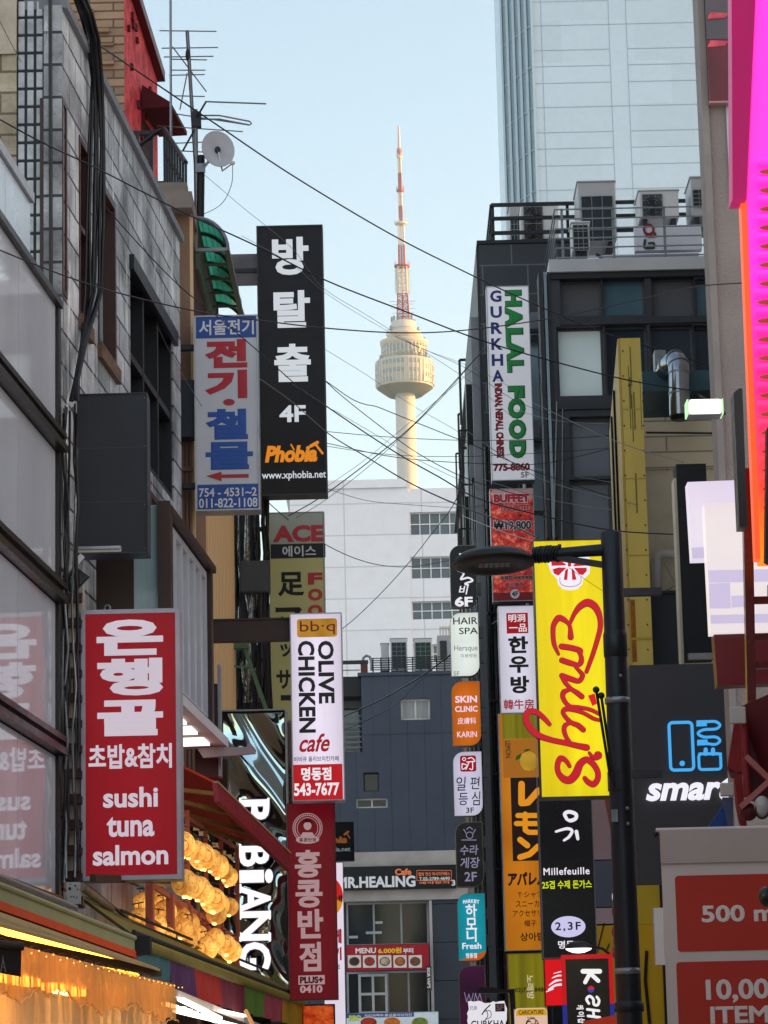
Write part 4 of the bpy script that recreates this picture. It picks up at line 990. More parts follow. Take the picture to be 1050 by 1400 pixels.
def foot_sign():
    r, pl = sign('massage_sign', 'faded olive yellow sign headed ACE over a black Korean band', (369, 700, 445, 985), 46.0, 0.3, surf('olive_yellow', '#A8A26C', rough=0.5, var=0.1, scale=1.2), ALU, margin=1, arms=(720, 900))
    band(r, pl, surf('grey_green', '#93988A', rough=0.5), (370, 701, 444, 743)); band(r, pl, surf('char_band', '#25262A', rough=0.5), (370, 743.5, 445, 763))
    letters(r, pl, surf('faded_red', '#A3333A', rough=0.5), [('ACE', (373, 718, 443, 741), dict(off=0.05)), (['F', 'O', 'O', 'T'], (421, 783, 441, 865), dict(off=0.05, gap=0.35))], o0=0.004)
    letters(r, pl, surf('pale_letters', '#B9BAB8', rough=0.5), [('에이스', (386, 746, 432, 761), dict(off=0.02))], o0=0.004)
    letters(r, pl, surf('ink_black', '#1E1D1C', rough=0.5), [('足', (380, 782, 416, 815)), ('マ', (377, 830, 413, 866)), ('ッ', (383, 880, 400, 898)), ('サ', (378, 916, 399, 942)), ('ー', (384, 950, 398, 958))], off=0.03)
foot_sign()
def chicken_sign():
    r, pl = sign('chicken_cafe_sign', 'white lit chicken cafe sign with a gold plate and red foot', (398, 838, 469.5, 1095), 33.0, 0.28, lit('lilac_white', '#EADFF2', 1.05, var=0.14, scale=1.0, edge=0.35), surf('sign_frame_pale', '#A7A0AB'), margin=1.5)
    gold = surf('gold_plate', '#B8862B', rough=0.3, metal=0.5, var=0.4, scale=2)
    p = obj('gold_plate', MB().poly(pl, rounded(pl, 406, 846, 461, 871, 4), 0.001, 0.008), lit('gold_glow', '#C78E22', 0.8, hex2='#8A5A10', scale=3), r)
    letters(r, pl, surf('dark_red', '#7A1018', rough=0.4), [('bb·q', (410, 849, 458, 868), dict(off=0.0))], o0=0.009)
    bk = surf('letter_black', '#151417', rough=0.4)
    letters(r, pl, bk, [('OLIVE', (435, 876, 457, 962), dict(rot=90, off=0.035)), ('CHICKEN', (408, 876, 431, 1002), dict(rot=90, off=0.035)), ('비비큐 올리브치킨카페', (402, 1034, 463, 1041), dict(off=0.01))])
    letters(r, pl, lit('cafe_red', '#B0121E', 0.7), [('cafe', (409, 1003, 451, 1028), dict(shear=0.35, off=0.02))])
    band(r, pl, lit('foot_red', '#C4121C', 0.85, var=0.2, scale=2), (399.5, 1045, 468.5, 1093.5))
    letters(r, pl, lit('foot_white', '#F2EAF0', 0.9), [('명동점', (412, 1049, 453, 1067), dict(off=0.035)), ('543-7677', (402, 1070, 464, 1088), dict(off=0.035))], o0=0.004)
    q = facing(344, 861, 33.1); s0, z0, s1, z1 = q.rect(291, 847, 398, 875)
    rr = thing('sign_beam', 'dark brown beam carrying the white chicken cafe sign out from the bay', 'beam', q.pt((s0+s1)/2, z0, -0.1))
    obj('beam', MB().panel(q, s0-0.3, z0, s1-0.004, z1, -0.2, -0.04), BROWN, rr); obj('flange', MB().panel(q, s0-0.3, z1, s1-0.004, z1+0.02, -0.22, -0.02), BROWN, rr)
chicken_sign()
def hongkong_sign():
    r, pl = sign('noodle_house_sign', 'deep red upright sign with pale brushed Korean letters below a round emblem', (394, 1098, 460, 1367), 34.0, 0.3, lit('deep_red', '#820B1C', 0.6, var=0.2, scale=1, edge=0.3), surf('red_casing', '#5A0C18', rough=0.4), margin=1.2)
    P1 = lit('dusty_pink', '#C9A3A6', 0.62)
    letters(r, pl, P1, [('홍', (403, 1162, 439, 1200)), ('콩', (404, 1203, 441, 1241)), ('반', (407, 1243, 442, 1283)), ('점', (409, 1288, 439, 1328))], off=0.035)
    band(r, pl, P1, (408, 1333.5, 444, 1346)); letters(r, pl, surf('deep_red_ink', '#5E0A14'), [('PLUS+', (410, 1335, 442, 1344.5), dict(off=0.05))], o0=0.004)
    letters(r, pl, P1, [('0410', (410, 1347, 441, 1357.5), dict(off=0.05))])
    mb = MB(); ring(mb, pl, 420.5, 1132, 20.5, 1.0, 0.001); ring(mb, pl, 420.5, 1132, 14.5, 0.8, 0.001)
    for t in range(40):
        a = 2*math.pi*t/40
        if 0.15 < t/40 < 0.35: continue
        s, z = pl.at(420.5+17.4*math.cos(a), 1132+17.4*math.sin(a)); k = mpp(420, 1132, 34)*0.9; mb.panel(pl, s-k, z-k*1.2, s+k, z+k*1.2, 0.001, 0.004)
    e = ellipse(pl, 420.5, 1148, 16, 5.5, 20); mb.poly(pl, e, 0.0015, 0.005)
    mb.poly(pl, ellipse(pl, 420.5, 1128, 5.5, 7, 20), 0.001, 0.005); mb.poly(pl, [pl.at(411, 1143), pl.at(414, 1138), pl.at(427, 1138), pl.at(430, 1143)], 0.001, 0.004)
    obj('emblem', mb, P1, r)
    letters(r, pl, surf('deep_red_ink', '#5E0A14'), [('홍콩반점', (409, 1145.5, 432, 1151), dict(off=0.02))], o0=0.006)
    hair = MB(); hair.poly(pl, [pl.at(414.8, 1128), pl.at(415, 1122), pl.at(420.5, 1119.5), pl.at(426, 1122), pl.at(426.2, 1128), pl.at(424, 1124.5), pl.at(417, 1124.5)], 0.006, 0.009)
    obj('emblem_hair', hair, surf('deep_red_ink', '#5E0A14'), r)
hongkong_sign()
r, pl = sign('small_black_sign', 'small black sign with orange letter fragments peeking out right of the deep red sign', (448, 1124, 484, 1177), 60.0, 0.25, surf('black_vinyl', '#1B1B1F'), BLACKM, margin=0.6)
letters(r, pl, lit('dim_orange', '#8E5326', 0.7), [('bia', (452, 1143, 475, 1153), dict(off=0.05, shear=0.2))])
letters(r, pl, lit('dim_grey', '#86898E', 0.7), [('phobia.net', (440, 1158, 479, 1166))])
hm = MB(); stroke(hm, pl, [(471, 1141), (476, 1137)], 3, 0.001); stroke(hm, pl, [(474, 1139), (478, 1146)], 1.6, 0.002); obj('hammer_mark', hm, MATS['dim_orange'], r)
def slim_white_sign():
    r, pl = sign('slim_white_sign', 'slim white lit sign with a red disc half hidden behind the deep red sign', (442, 1179, 471.5, 1430), 50.0, 0.25, lit('slim_white', '#E6DCEB', 0.95, var=0.1), ALU, margin=0.8)
    s = pl.at(456, 1226)[0]
    p = obj('disc', MB().poly(pl, ellipse(pl, 452, 1226, 17, 26), 0.001, 0.004), lit('disc_red', '#CC1F1C', 0.9), r)
    e = [q for q in ellipse(pl, 452, 1226, 17, 26, 48)]; zc = pl.at(452, 1228)[1]
    obj('disc_lower', MB().poly(pl, [q for q in e if q[1] < zc], 0.005, 0.007), lit('disc_orange', '#E08A1E', 0.9), r)
    letters(r, pl, surf('letter_black', '#151417'), [('네', (458, 1224, 468, 1233), dict(off=0.04))], o0=0.008)
    letters(r, pl, lit('cafe_red', '#B0121E'), [('게', (456, 1270, 467, 1290)), ('기', (456, 1295, 467, 1313))], off=0.05)
    letters(r, pl, surf('soft_grey', '#6E6A70'), [('SINCE', (444, 1319, 465, 1325))])
slim_white_sign()
r, pl = sign('fried_chicken_sign', 'lit picture sign of orange fried chicken below the deep red sign', (413, 1373, 458, 1425), 36.0, 0.25, None, BLACKM, margin=1.5)
pb = MB(); s0, z0, s1, z1 = pl.rect(415, 1375, 457, 1424); rnd = random.Random(2)
obj('picture', MB().panel(pl, s0, z0, s1, z1, -0.009, 0.0), lit('chicken_glow', '#D9541E', 0.85, hex2='#8A1E0C', scale=14), r)
for i in range(34): pb.ball(pl.pt(rnd.uniform(s0+0.03, s1-0.03), rnd.uniform(z0+0.03, z1-0.03), 0.0), 0.05, 0.012, 0.035, 8, 6)
obj('chicken_pieces', pb, lit('chicken_orange', '#E2662A', 0.6, hex2='#B02A14', scale=20, base=0.6), r)
# ================================================================ LOWER LEFT: awnings, curtain, terrace, lanterns
def pbar(mb, a, b, w, h, m=0): return mb.bar(P(*a), P(*b), w, h, m)
def build_first_awning():
    root = thing('shop_awning', 'pale green edged street awning with orange hem and warm tube lamps underneath', 'awning', P(90, 1290, 19))
    T = [(-130, 1172, 14.6), (182, 1291, 21.9)]; 
    e0, e1 = P(-150, 1165, 14.4), P(184, 1292, 21.9)
    c0, c1 = P(-60, 1286, 13.0), P(226, 1352, 20.3)
    gf = surf('pale_green_canvas', '#8B8A66', rough=0.8, var=0.2, scale=3); org = surf('orange_canvas', '#C4481E', rough=0.7, var=0.2, scale=3)
    mb = MB(); n = 8
    mb.bar(e0, e1, 0.03, 0.10); mb.tube([e0+Vector((0.01, 0, 0.045)), e1+Vector((0.01, 0, 0.045))], 0.022, 8)
    obj('rolled_edge', mb, gf, root)
    d = Vector((0, 0, -0.075))
    obj('hem', MB().bar(e0+d, e1+d, 0.05, 0.05), org, root)
    obj('front_rail', MB().tube([e0+Vector((-0.1, 0, 0.14)), e1.lerp(e0, 0.25)+Vector((-0.1, 0, 0.14))], 0.02, 8), ALU, root)
    can = MB().prism([e0+d*1.6, e1+d*1.6, c1+Vector((-0.03, 0, 0.12)), c0+Vector((-0.03, 0, 0.12))], Vector((-0.01, 0, 0.02)))
    obj('canopy', can, surf('tan_canvas_underside', '#A08050', rough=0.8, var=0.3, scale=2), root)
    for t, w in ((0.25, 0.05), (0.5, 0.14), (0.78, 0.05)):
        a, b = (e0+d*2.4).lerp(c0, t), (e1+d*2.4).lerp(c1+Vector((0, 0, 0.1)), t)
        obj('beam', MB().bar(a, b, w, 0.05), surf('dark_timber', '#3A2A1C', rough=0.7, var=0.4, scale=6, stretch=(3, 0.4, 3)), root)
    warm = lit('warm_tube', '#FFA22A', 13.0)
    for a, b in (((-20, 1262, 14.4), (62, 1293, 16.2)), ((33, 1280, 15.4), (178, 1322, 20.0)), ((112, 1308, 17.8), (186, 1332, 20.3))):
        l = thing('tube_lamp', {-20: 'warm yellow tube lamp nearest the left edge under the pale green awning', 33: 'longest warm yellow tube lamp in the middle of the pale green awning', 112: 'warm yellow tube lamp ending beside the teal awning stripe'}[a[0]], 'lamp', P(*a), 'warm tube lamps under the awning')
        obj('tube', MB().tube([P(*a), P(*b)], 0.022, 10), warm, l); up = Vector((0, 0.02, 0.035)); obj('batten', MB().bar(P(*a)+up, P(*b)+up, 0.05, 0.03), surf('cream_batten', '#B8A070', rough=0.5), l)
    obj('end_bracket', MB().box(*(e1+Vector((-0.12, -0.08, -0.08))), *(e1+Vector((0.12, 0.1, 0.06)))), BLACKM, root)
    # perforated bracket plate on the pier above
    q = facing(100, 1222, 24.0); s0, z0, s1, z1 = q.rect(91, 1206, 110, 1236)
    r = thing('wall_bracket', 'white perforated steel bracket plate above the yellow awning seam', 'bracket', q.pt((s0+s1)/2, z0, 0))
    obj('plate', MB().panel(q, s0, z0, s1, z1, -0.06, 0), surf('white_plate', '#A8A4A2', rough=0.5, metal=0.2), r)
    hb = MB()
    for x, y, rr in ((95.5, 1215, 2), (103, 1211, 1.2), (106, 1216, 1), (97, 1226, 1), (101, 1226, 1), (105, 1227, 1), (96, 1209, 0.9)): hb.poly(q, ellipse(q, x, y, rr, rr*1.2, 12), 0.001, 0.003)
    obj('holes', hb, BLACKM, r)
    r = thing('roller_tube', 'rusty pale roller tube of the second awning below the red sign', 'pipe', P(130, 1225, 24.5))
    obj('tube', MB().tube([P(112, 1212, 24.0), P(152, 1243, 25.5)], 0.035, 10), surf('cream_tube', '#8C7A64', rough=0.5, var=0.4, scale=5), r); obj('rod', MB().tube([P(110, 1204, 24.0), P(182, 1262, 26.5)], 0.015, 8), DARKM, r)
    # clear vinyl curtain with folds
    pl = side(-60, 13.0, 226, 20.3, py=1352); L = (P(226, 1352, 20.3)-P(-60, 1352, 13.0)); L = math.hypot(L.x, L.y)
    zt = lambda s: c0.z+(c1.z-c0.z)*s/L
    rnd = random.Random(9)
    def wave(s, z, ph): return 0.03*math.sin(s*17+ph+0.8*math.sin(z*3))+0.022*math.sin(s*41+ph*2+1.3*math.sin(z*5+s))+0.012*math.sin(z*13+s*9)+0.022*abs(math.sin(s*26+ph+1.2*math.sin(z*2.5+s*3)))+0.010*abs(math.sin(s*63+2*math.sin(z*6)))
    def sheet(z_lo, z_off, o, ph, drop=None, n=420, m=18, amp=1.0):
        mb = MB(); vs, fs = [], []
        for j in range(m+1):
            for i in range(n+1):
                s = L*i/n; lo = drop(s) if drop else z_lo; z = zt(s)+z_off+(lo-zt(s)-z_off)*j/m
                vs.append(pl.pt(s, z, o+wave(s, z, ph)*(0.3+0.7*j/m)*amp))
        for j in range(m):
            for i in range(n): fs.append([j*(n+1)+i, j*(n+1)+i+1, (j+1)*(n+1)+i+1, (j+1)*(n+1)+i])
        return mb.add(vs, fs, 0, True)
    def vinyl(name, hexa, tr, rough):
        mt = surf(name, hexa, rough=rough, var=0.25, scale=5, stretch=(2, 2, 0.4)); nt = mt.node_tree; b = nt.nodes['Principled BSDF']; src = b.inputs['Base Color'].links[0].from_socket
        out = [n for n in nt.nodes if n.type == 'OUTPUT_MATERIAL'][0]
        tl = nt.nodes.new('ShaderNodeBsdfTranslucent'); tp = nt.nodes.new('ShaderNodeBsdfTransparent'); nt.links.new(src, tl.inputs['Color']); tp.inputs['Color'].default_value = (*lin(hexa), 1)
        m1 = nt.nodes.new('ShaderNodeMixShader'); m2 = nt.nodes.new('ShaderNodeMixShader'); m1.inputs[0].default_value = 0.6; m2.inputs[0].default_value = tr
        nt.links.new(b.outputs[0], m1.inputs[1]); nt.links.new(tl.outputs[0], m1.inputs[2]); nt.links.new(m1.outputs[0], m2.inputs[1]); nt.links.new(tp.outputs[0], m2.inputs[2]); nt.links.new(m2.outputs[0], out.inputs['Surface'])
        b.inputs['Coat Weight'].default_value = 0.7; b.inputs['Coat Roughness'].default_value = 0.06; return mt
    cv = thing('vinyl_curtain', 'crumpled clear vinyl curtain glowing amber under the warm tube lamps', 'curtain', P(90, 1395, 16))
    obj('sheet', sheet(0.4, 0.02, 0.0, 0.0), vinyl('clear_vinyl', '#FBE8C8', 0.55, 0.10), cv)
    obj('upper_flap', sheet(0, 0.03, 0.06, 1.7, drop=lambda s: zt(s)-0.19-0.03*math.sin(s*2.1)-0.015*math.sin(s*7), amp=0.3), vinyl('tan_vinyl', '#E8B870', 0.22, 0.18), cv)
    hem = MB(); pts = [pl.pt(L*i/160, zt(L*i/160)-0.20-0.03*math.sin(L*i/160*2.1)-0.02*math.sin(L*i/160*7)-0.008*math.sin(i*1.1), 0.09) for i in range(161)]
    obj('flap_hem', hem.tube(pts, 0.004, 5), vinyl('hem_vinyl', '#FFD890', 0.2, 0.1), cv)
    fb = thing('string_lights', 'string of tiny warm bulbs along the top of the vinyl curtain', 'lights', P(90, 1320, 16.5))
    obj('wire', MB().tube([pl.pt(L*i/60, zt(L*i/60)+0.03-0.02*math.sin(i*0.9)**2, 0.13) for i in range(61)], 0.003, 4), BROWN, fb)
    for i in range(34): s = L*(i+0.5)/34; obj('bulb', MB().ball(pl.pt(s, zt(s)+0.01-0.02*math.sin(i*1.6)**2, 0.13), 0.0045, 0.0045, 0.005, 6, 4), lit('tiny_bulb', '#FFC25A', 2.0), fb)
    # the stall behind the curtain: added fill lamps, goods wall
    st = thing('market_stall', 'amber lit shop interior with hanging packets behind the vinyl curtain', 'stall', pl.pt(L/2, 0, -0.9))
    obj('back_wall', MB().panel(pl, -1, 0, L+0.5, 2.35, -1.1, -1.0), surf('amber_wall', '#D8BFA0', rough=0.8, var=0.3, scale=2), st)
    for i in range(22):
        s = L*(i+0.3)/22; w = 0.16; h = rnd.uniform(0.3, 0.7); z = 2.1-rnd.uniform(0, 0.25); c = rnd.choice(['#8A5A80', '#A83A22', '#9C86A8', '#C07A2A', '#6A4A3A', '#B0A0B8'])
        obj('packet', MB().panel(pl, s, z-h, s+w, z, -0.95, -0.9), surf('packet'+c, c, rough=0.4, var=0.3, scale=8), st)
    obj('ceiling', MB().panel(pl, -1, 2.36, L+0.5, 2.42, -1.1, -0.12), surf('amber_wall', '#D8BFA0'), st)
    for i in range(4): s = L*(i+0.5)/4; obj('lamp', MB().panel(pl, s-0.6, 2.31, s+0.6, 2.355, -0.6, -0.5), lit('stall_fill', '#FFC47A', 26.0), st)  # unseen strips added to make the curtain and back wall glow
    # dark hanging banner at the far left
    q = facing(10, 1305, 12.4); s0, z0, s1, z1 = q.rect(-30, 1291, 29, 1336)
    r = thing('cloth_banner', 'dark brown cloth banner with a small pale tower drawing at the left edge', 'banner', q.pt((s0+s1)/2, z0, 0))
    mb = MB(); pts = [(s0, z1), (s1, z1-0.02), (s1-0.003, z0), (s0, z0+0.035)]; obj('cloth', MB().poly(q, pts, -0.012, 0), surf('dark_cloth', '#2B1F1D', rough=0.9, var=0.2), r)
    obj('rod', MB().tube([q.pt(s0, z1+0.01, 0), q.pt(s1+0.012, z1-0.012, 0)], 0.018, 8), surf('dark_timber', '#3A2A1C'), r)
    mb = MB()
    for a, b, w in (((1, 1329), (4, 1312), 0.9), ((8, 1329), (4.5, 1312), 0.9), ((2.4, 1322), (6.6, 1322), 0.9), ((4.2, 1312), (4.2, 1307), 0.6), ((3, 1317), (5.5, 1317), 0.6)): stroke(mb, q, [a, b], w, 0.001, 0.003)
    obj('drawing', mb, surf('pale_print', '#8E8680', rough=0.8), r)
build_first_awning()
def build_striped_awning():
    root = thing('striped_awning', 'long street awning with olive edge and a valance of coloured fabric stripes', 'awning', P(300, 1350, 28))
    A, B = (183, 1291, 22.0), (413, 1373, 36.0)
    a, b = P(*A), P(*B)
    ol = surf('olive_canvas', '#6F6424', rough=0.75, var=0.3, scale=2.5, stretch=(1, 0.5, 3))
    top0, top1 = P(112, 1238, 24.2), P(400, 1362, 37.2)
    mb = MB(); n = 14
    k0, k1 = P(115, 1234, 24.6), P(398, 1353, 38)
    for i in range(n):
        p0, p1 = a.lerp(b, i/n), a.lerp(b, (i+1)/n); q0, q1 = k0.lerp(k1, i/n), k0.lerp(k1, (i+1)/n)
        u0 = Vector((0, 0, 0.04)); mb.prism([p0+u0, p1+u0, q1, q0], Vector((0, 0, 0.03)))
    obj('canopy', mb, ol, root)
    obj('edge', MB().tube([a+Vector((0, 0, 0.02)), b+Vector((0, 0, 0.02))], 0.05, 8), surf('olive_edge', '#7A6E2C', rough=0.7, var=0.3, scale=3), root)
    obj('gutter', MB().tube([a+Vector((0, 0, 0.09)), b+Vector((0, 0, 0.09))], 0.02, 8), DARKM, root)
    pxs = [184, 231, 264, 299, 333, 361, 386, 413]; cols = ['#3E6468', '#4E2A52', '#9C2018', '#6A2030', '#4F6A2A', '#8E3A48', '#9A7420']
    ts = []
    for x in pxs:      # where along the edge each stripe begins
        lo, hi = 0.0, 1.0
        for _ in range(30):
            t = (lo+hi)/2; w = a.lerp(b, t)-CAMPOS; u = CX+F_PX*w.dot(cr)/w.dot(fwd)
            if u < x: lo = t
            else: hi = t
        ts.append(t)
    for i, c in enumerate(cols):
        m = surf('stripe'+c, c, rough=0.8, var=0.22, scale=4, stretch=(6, 6, 0.6)); mb = MB(); N = 14; vs, fs = [], []
        for j in range(N+1):
            t = ts[i]+(ts[i+1]-ts[i])*j/N; p = a.lerp(b, t)
            for h in range(5):
                vs.append(p+Vector((0.03*math.sin(j*0.9+i)*h/4+0.012*math.sin(j*2.3), 0, -0.02-h*0.065-(0.012*math.sin(math.pi*j/N) if h == 4 else 0))))
        for j in range(N):
            for h in range(4): fs.append([j*5+h, j*5+h+1, (j+1)*5+h+1, (j+1)*5+h])
        mb.add(vs, fs, 0, True); mb.add([v+Vector((-0.006, 0, 0)) for v in vs], fs, 0, True)
        obj('stripe', mb, m, root)
    # pale shop soffit with white lamp strips underneath
    r = thing('shop_soffit', 'pale shop soffit with rows of white lamps under the striped awning', 'ceiling', P(280, 1385, 26))
    z = P(300, 1350, 30).z-0.52
    s0, s1 = P(222, 1356, 21.0), P(400, 1392, 37)
    ce = MB().prism([Vector((s0.x-1.8, 20.4, z+0.5)), Vector((s0.x+0.06, 20.4, z+0.14)), Vector((s1.x-0.1, 37, z+0.14)), Vector((s1.x-1.6, 37, z+0.5))], Vector((0, 0, 0.05)))
    obj('panel', ce, surf('pale_soffit', '#B5AA9E', rough=0.6, var=0.2, scale=1.2), r)
    obj('shop_wall', MB().prism([Vector((s0.x-1.8, 20.4, 0)), Vector((s0.x-1.8, 20.4, z+0.5)), Vector((s1.x-1.6, 37, z+0.5)), Vector((s1.x-1.6, 37, 0))], Vector((-0.1, 0, 0))), surf('pale_shop_wall', '#9A8C80', rough=0.7, var=0.4, scale=1.5), r)
    wl_ = lit('white_tube', '#FFF0E0', 4.0)
    for x0, y0, d0, x1, y1, d1 in ((247, 1366, 21.5, 300, 1392, 25), (302, 1382, 25, 335, 1389, 29), (225, 1372, 21.2, 240, 1377, 22), (240, 1382, 21.5, 330, 1404, 27)):
        obj('lamp', MB().bar(P(x0, y0, d0), P(x1, y1, d1), 0.05, 0.02), wl_, r)
    for i in range(7): obj('lamp', MB().bar(P(246+i*8, 1378+i*3, 22+i*0.5), P(251+i*8, 1379+i*3, 22.4+i*0.5), 0.05, 0.02), wl_, r)
    obj('strut', MB().tube([P(336, 1382, 26.5), P(346, 1402, 26.3)], 0.018, 8), lit('orange_strut', '#E8A060', 0.7), r)
build_striped_awning()
def build_terrace():
    pl = side(200, 27.0, 330, 33.5, py=1250)
    root = thing('terrace_railing', 'salmon pink steel terrace railing with slim posts around the lanterns', 'railing', pl.pt(3, pl.at(250, 1290)[1]-0.4, 0))
    pk = surf('salmon_steel', '#C46A50', rough=0.5, var=0.25, scale=5)
    at = lambda x, y: pl.at(x, y)
    for x, y0, y1, w in ((207, 1204, 1284, 0.055), (235, 1222, 1293, 0.05), (260, 1238, 1308, 0.05), (283, 1246, 1316, 0.05), (272, 1248, 1312, 0.045), (304, 1268, 1320, 0.045), (324, 1278, 1326, 0.045)):
        s, za = at(x, y0); zb = at(x, y1)[1]; obj('post', MB().panel(pl, s-w, zb, s+w, za, -0.05, 0.02), pk, root)
    for x, y0, y1 in ((257, 1108, 1238), (282, 1130, 1246), (303, 1150, 1268), (325, 1158, 1280)):
        s, za = at(x, y0); zb = at(x, y1)[1]; obj('post', MB().panel(pl, s-0.022, zb, s+0.022, za, -0.03, 0.012), pk, root)
    for (x0, y0), (x1, y1), w in (((207, 1208), (327, 1284), 0.03), ((232, 1226), (327, 1297), 0.02), ((258, 1290), (330, 1322), 0.02), ((205, 1253), (280, 1300), 0.012), ((252, 1113), (327, 1160), 0.02)):
        obj('rail', MB().bar(pl.px(x0, y0, -0.02), pl.px(x1, y1, -0.02), w, w*1.6), pk, root)
    hp = MB().bar(pl.px(110, 1201, 0.1), pl.px(252, 1205, 0.1), 0.05, 0.06)
    obj('cross_beam', hp, surf('dark_timber', '#3A2A1C'), root)
    for (x0, y0, x1, y1) in ((150, 1245, 360, 1330), (165, 1262, 300, 1312)): obj('lower_rail', MB().bar(pl.px(x0, y0, 0.1), pl.px(x1, y1, 0.1), 0.02, 0.02), DARKM, root)
    # terrace room behind: dark timber with metal screens
    q = facing(250, 1230, 34.5); s0, z0, s1, z1 = q.rect(120, 1040, 312, 1345)
    rm = thing('terrace_room', 'dark open terrace room with vertical brown screens behind the lanterns', 'building', q.pt((s0+s1)/2, 0, -1))
    obj('back_wall', MB().panel(q, s0-1, 0, s1, z1, -0.3, 0), surf('deep_brown_wall', '#3A2318', rough=0.7, var=0.4, scale=2), rm)
    obj('floor', MB().panel(q, s0-1, z0-0.25, s1, z0-0.05, 0.001, 6.5), BROWN, rm)
    for i in range(16):
        x = 128+i*4.6; s = q.at(x, 1240)[0]; obj('screen_bar', MB().panel(q, s, z0, s+0.022, q.at(x, 1205)[1], 5.0, 5.03), surf('bronze_bar', '#6A4630', rough=0.35, metal=0.6, var=0.3), rm)
    bt = MB(); rnd = random.Random(8)
    for i in range(26):
        x = 250+i*2.6; y = 1113+i*2.3+rnd.uniform(-1, 1); p = P(x, y, 33+rnd.uniform(-0.3, 0.3)); 
        b = thing('bottle', '%s dark bottle from the red sushi sign on the shelf above the lanterns' % ORDINAL[i], 'bottle', p-Vector((0, 0, 0.1)), 'bottles on the terrace shelf')
        obj('body', MB().lathe(p, [(0.001, -0.09), (0.03, -0.09), (0.032, 0.02), (0.012, 0.06), (0.012, 0.1), (0.001, 0.1)], 8), surf('bottle_glass', '#3A2C22', rough=0.1, var=0.5), b)
        obj('label_band', MB().lathe(p, [(0.033, -0.06), (0.034, -0.01)], 8), lit('bottle_label', '#C9A878', 0.35), b)
    sh = thing('bottle_shelf', 'sloping timber bottle shelf under the red awning', 'shelf', P(280, 1145, 33))
    obj('board', MB().bar(P(248, 1118, 33.0), P(320, 1182, 33.0), 0.2, 0.03), surf('dark_timber', '#3A2A1C'), sh)
build_terrace()
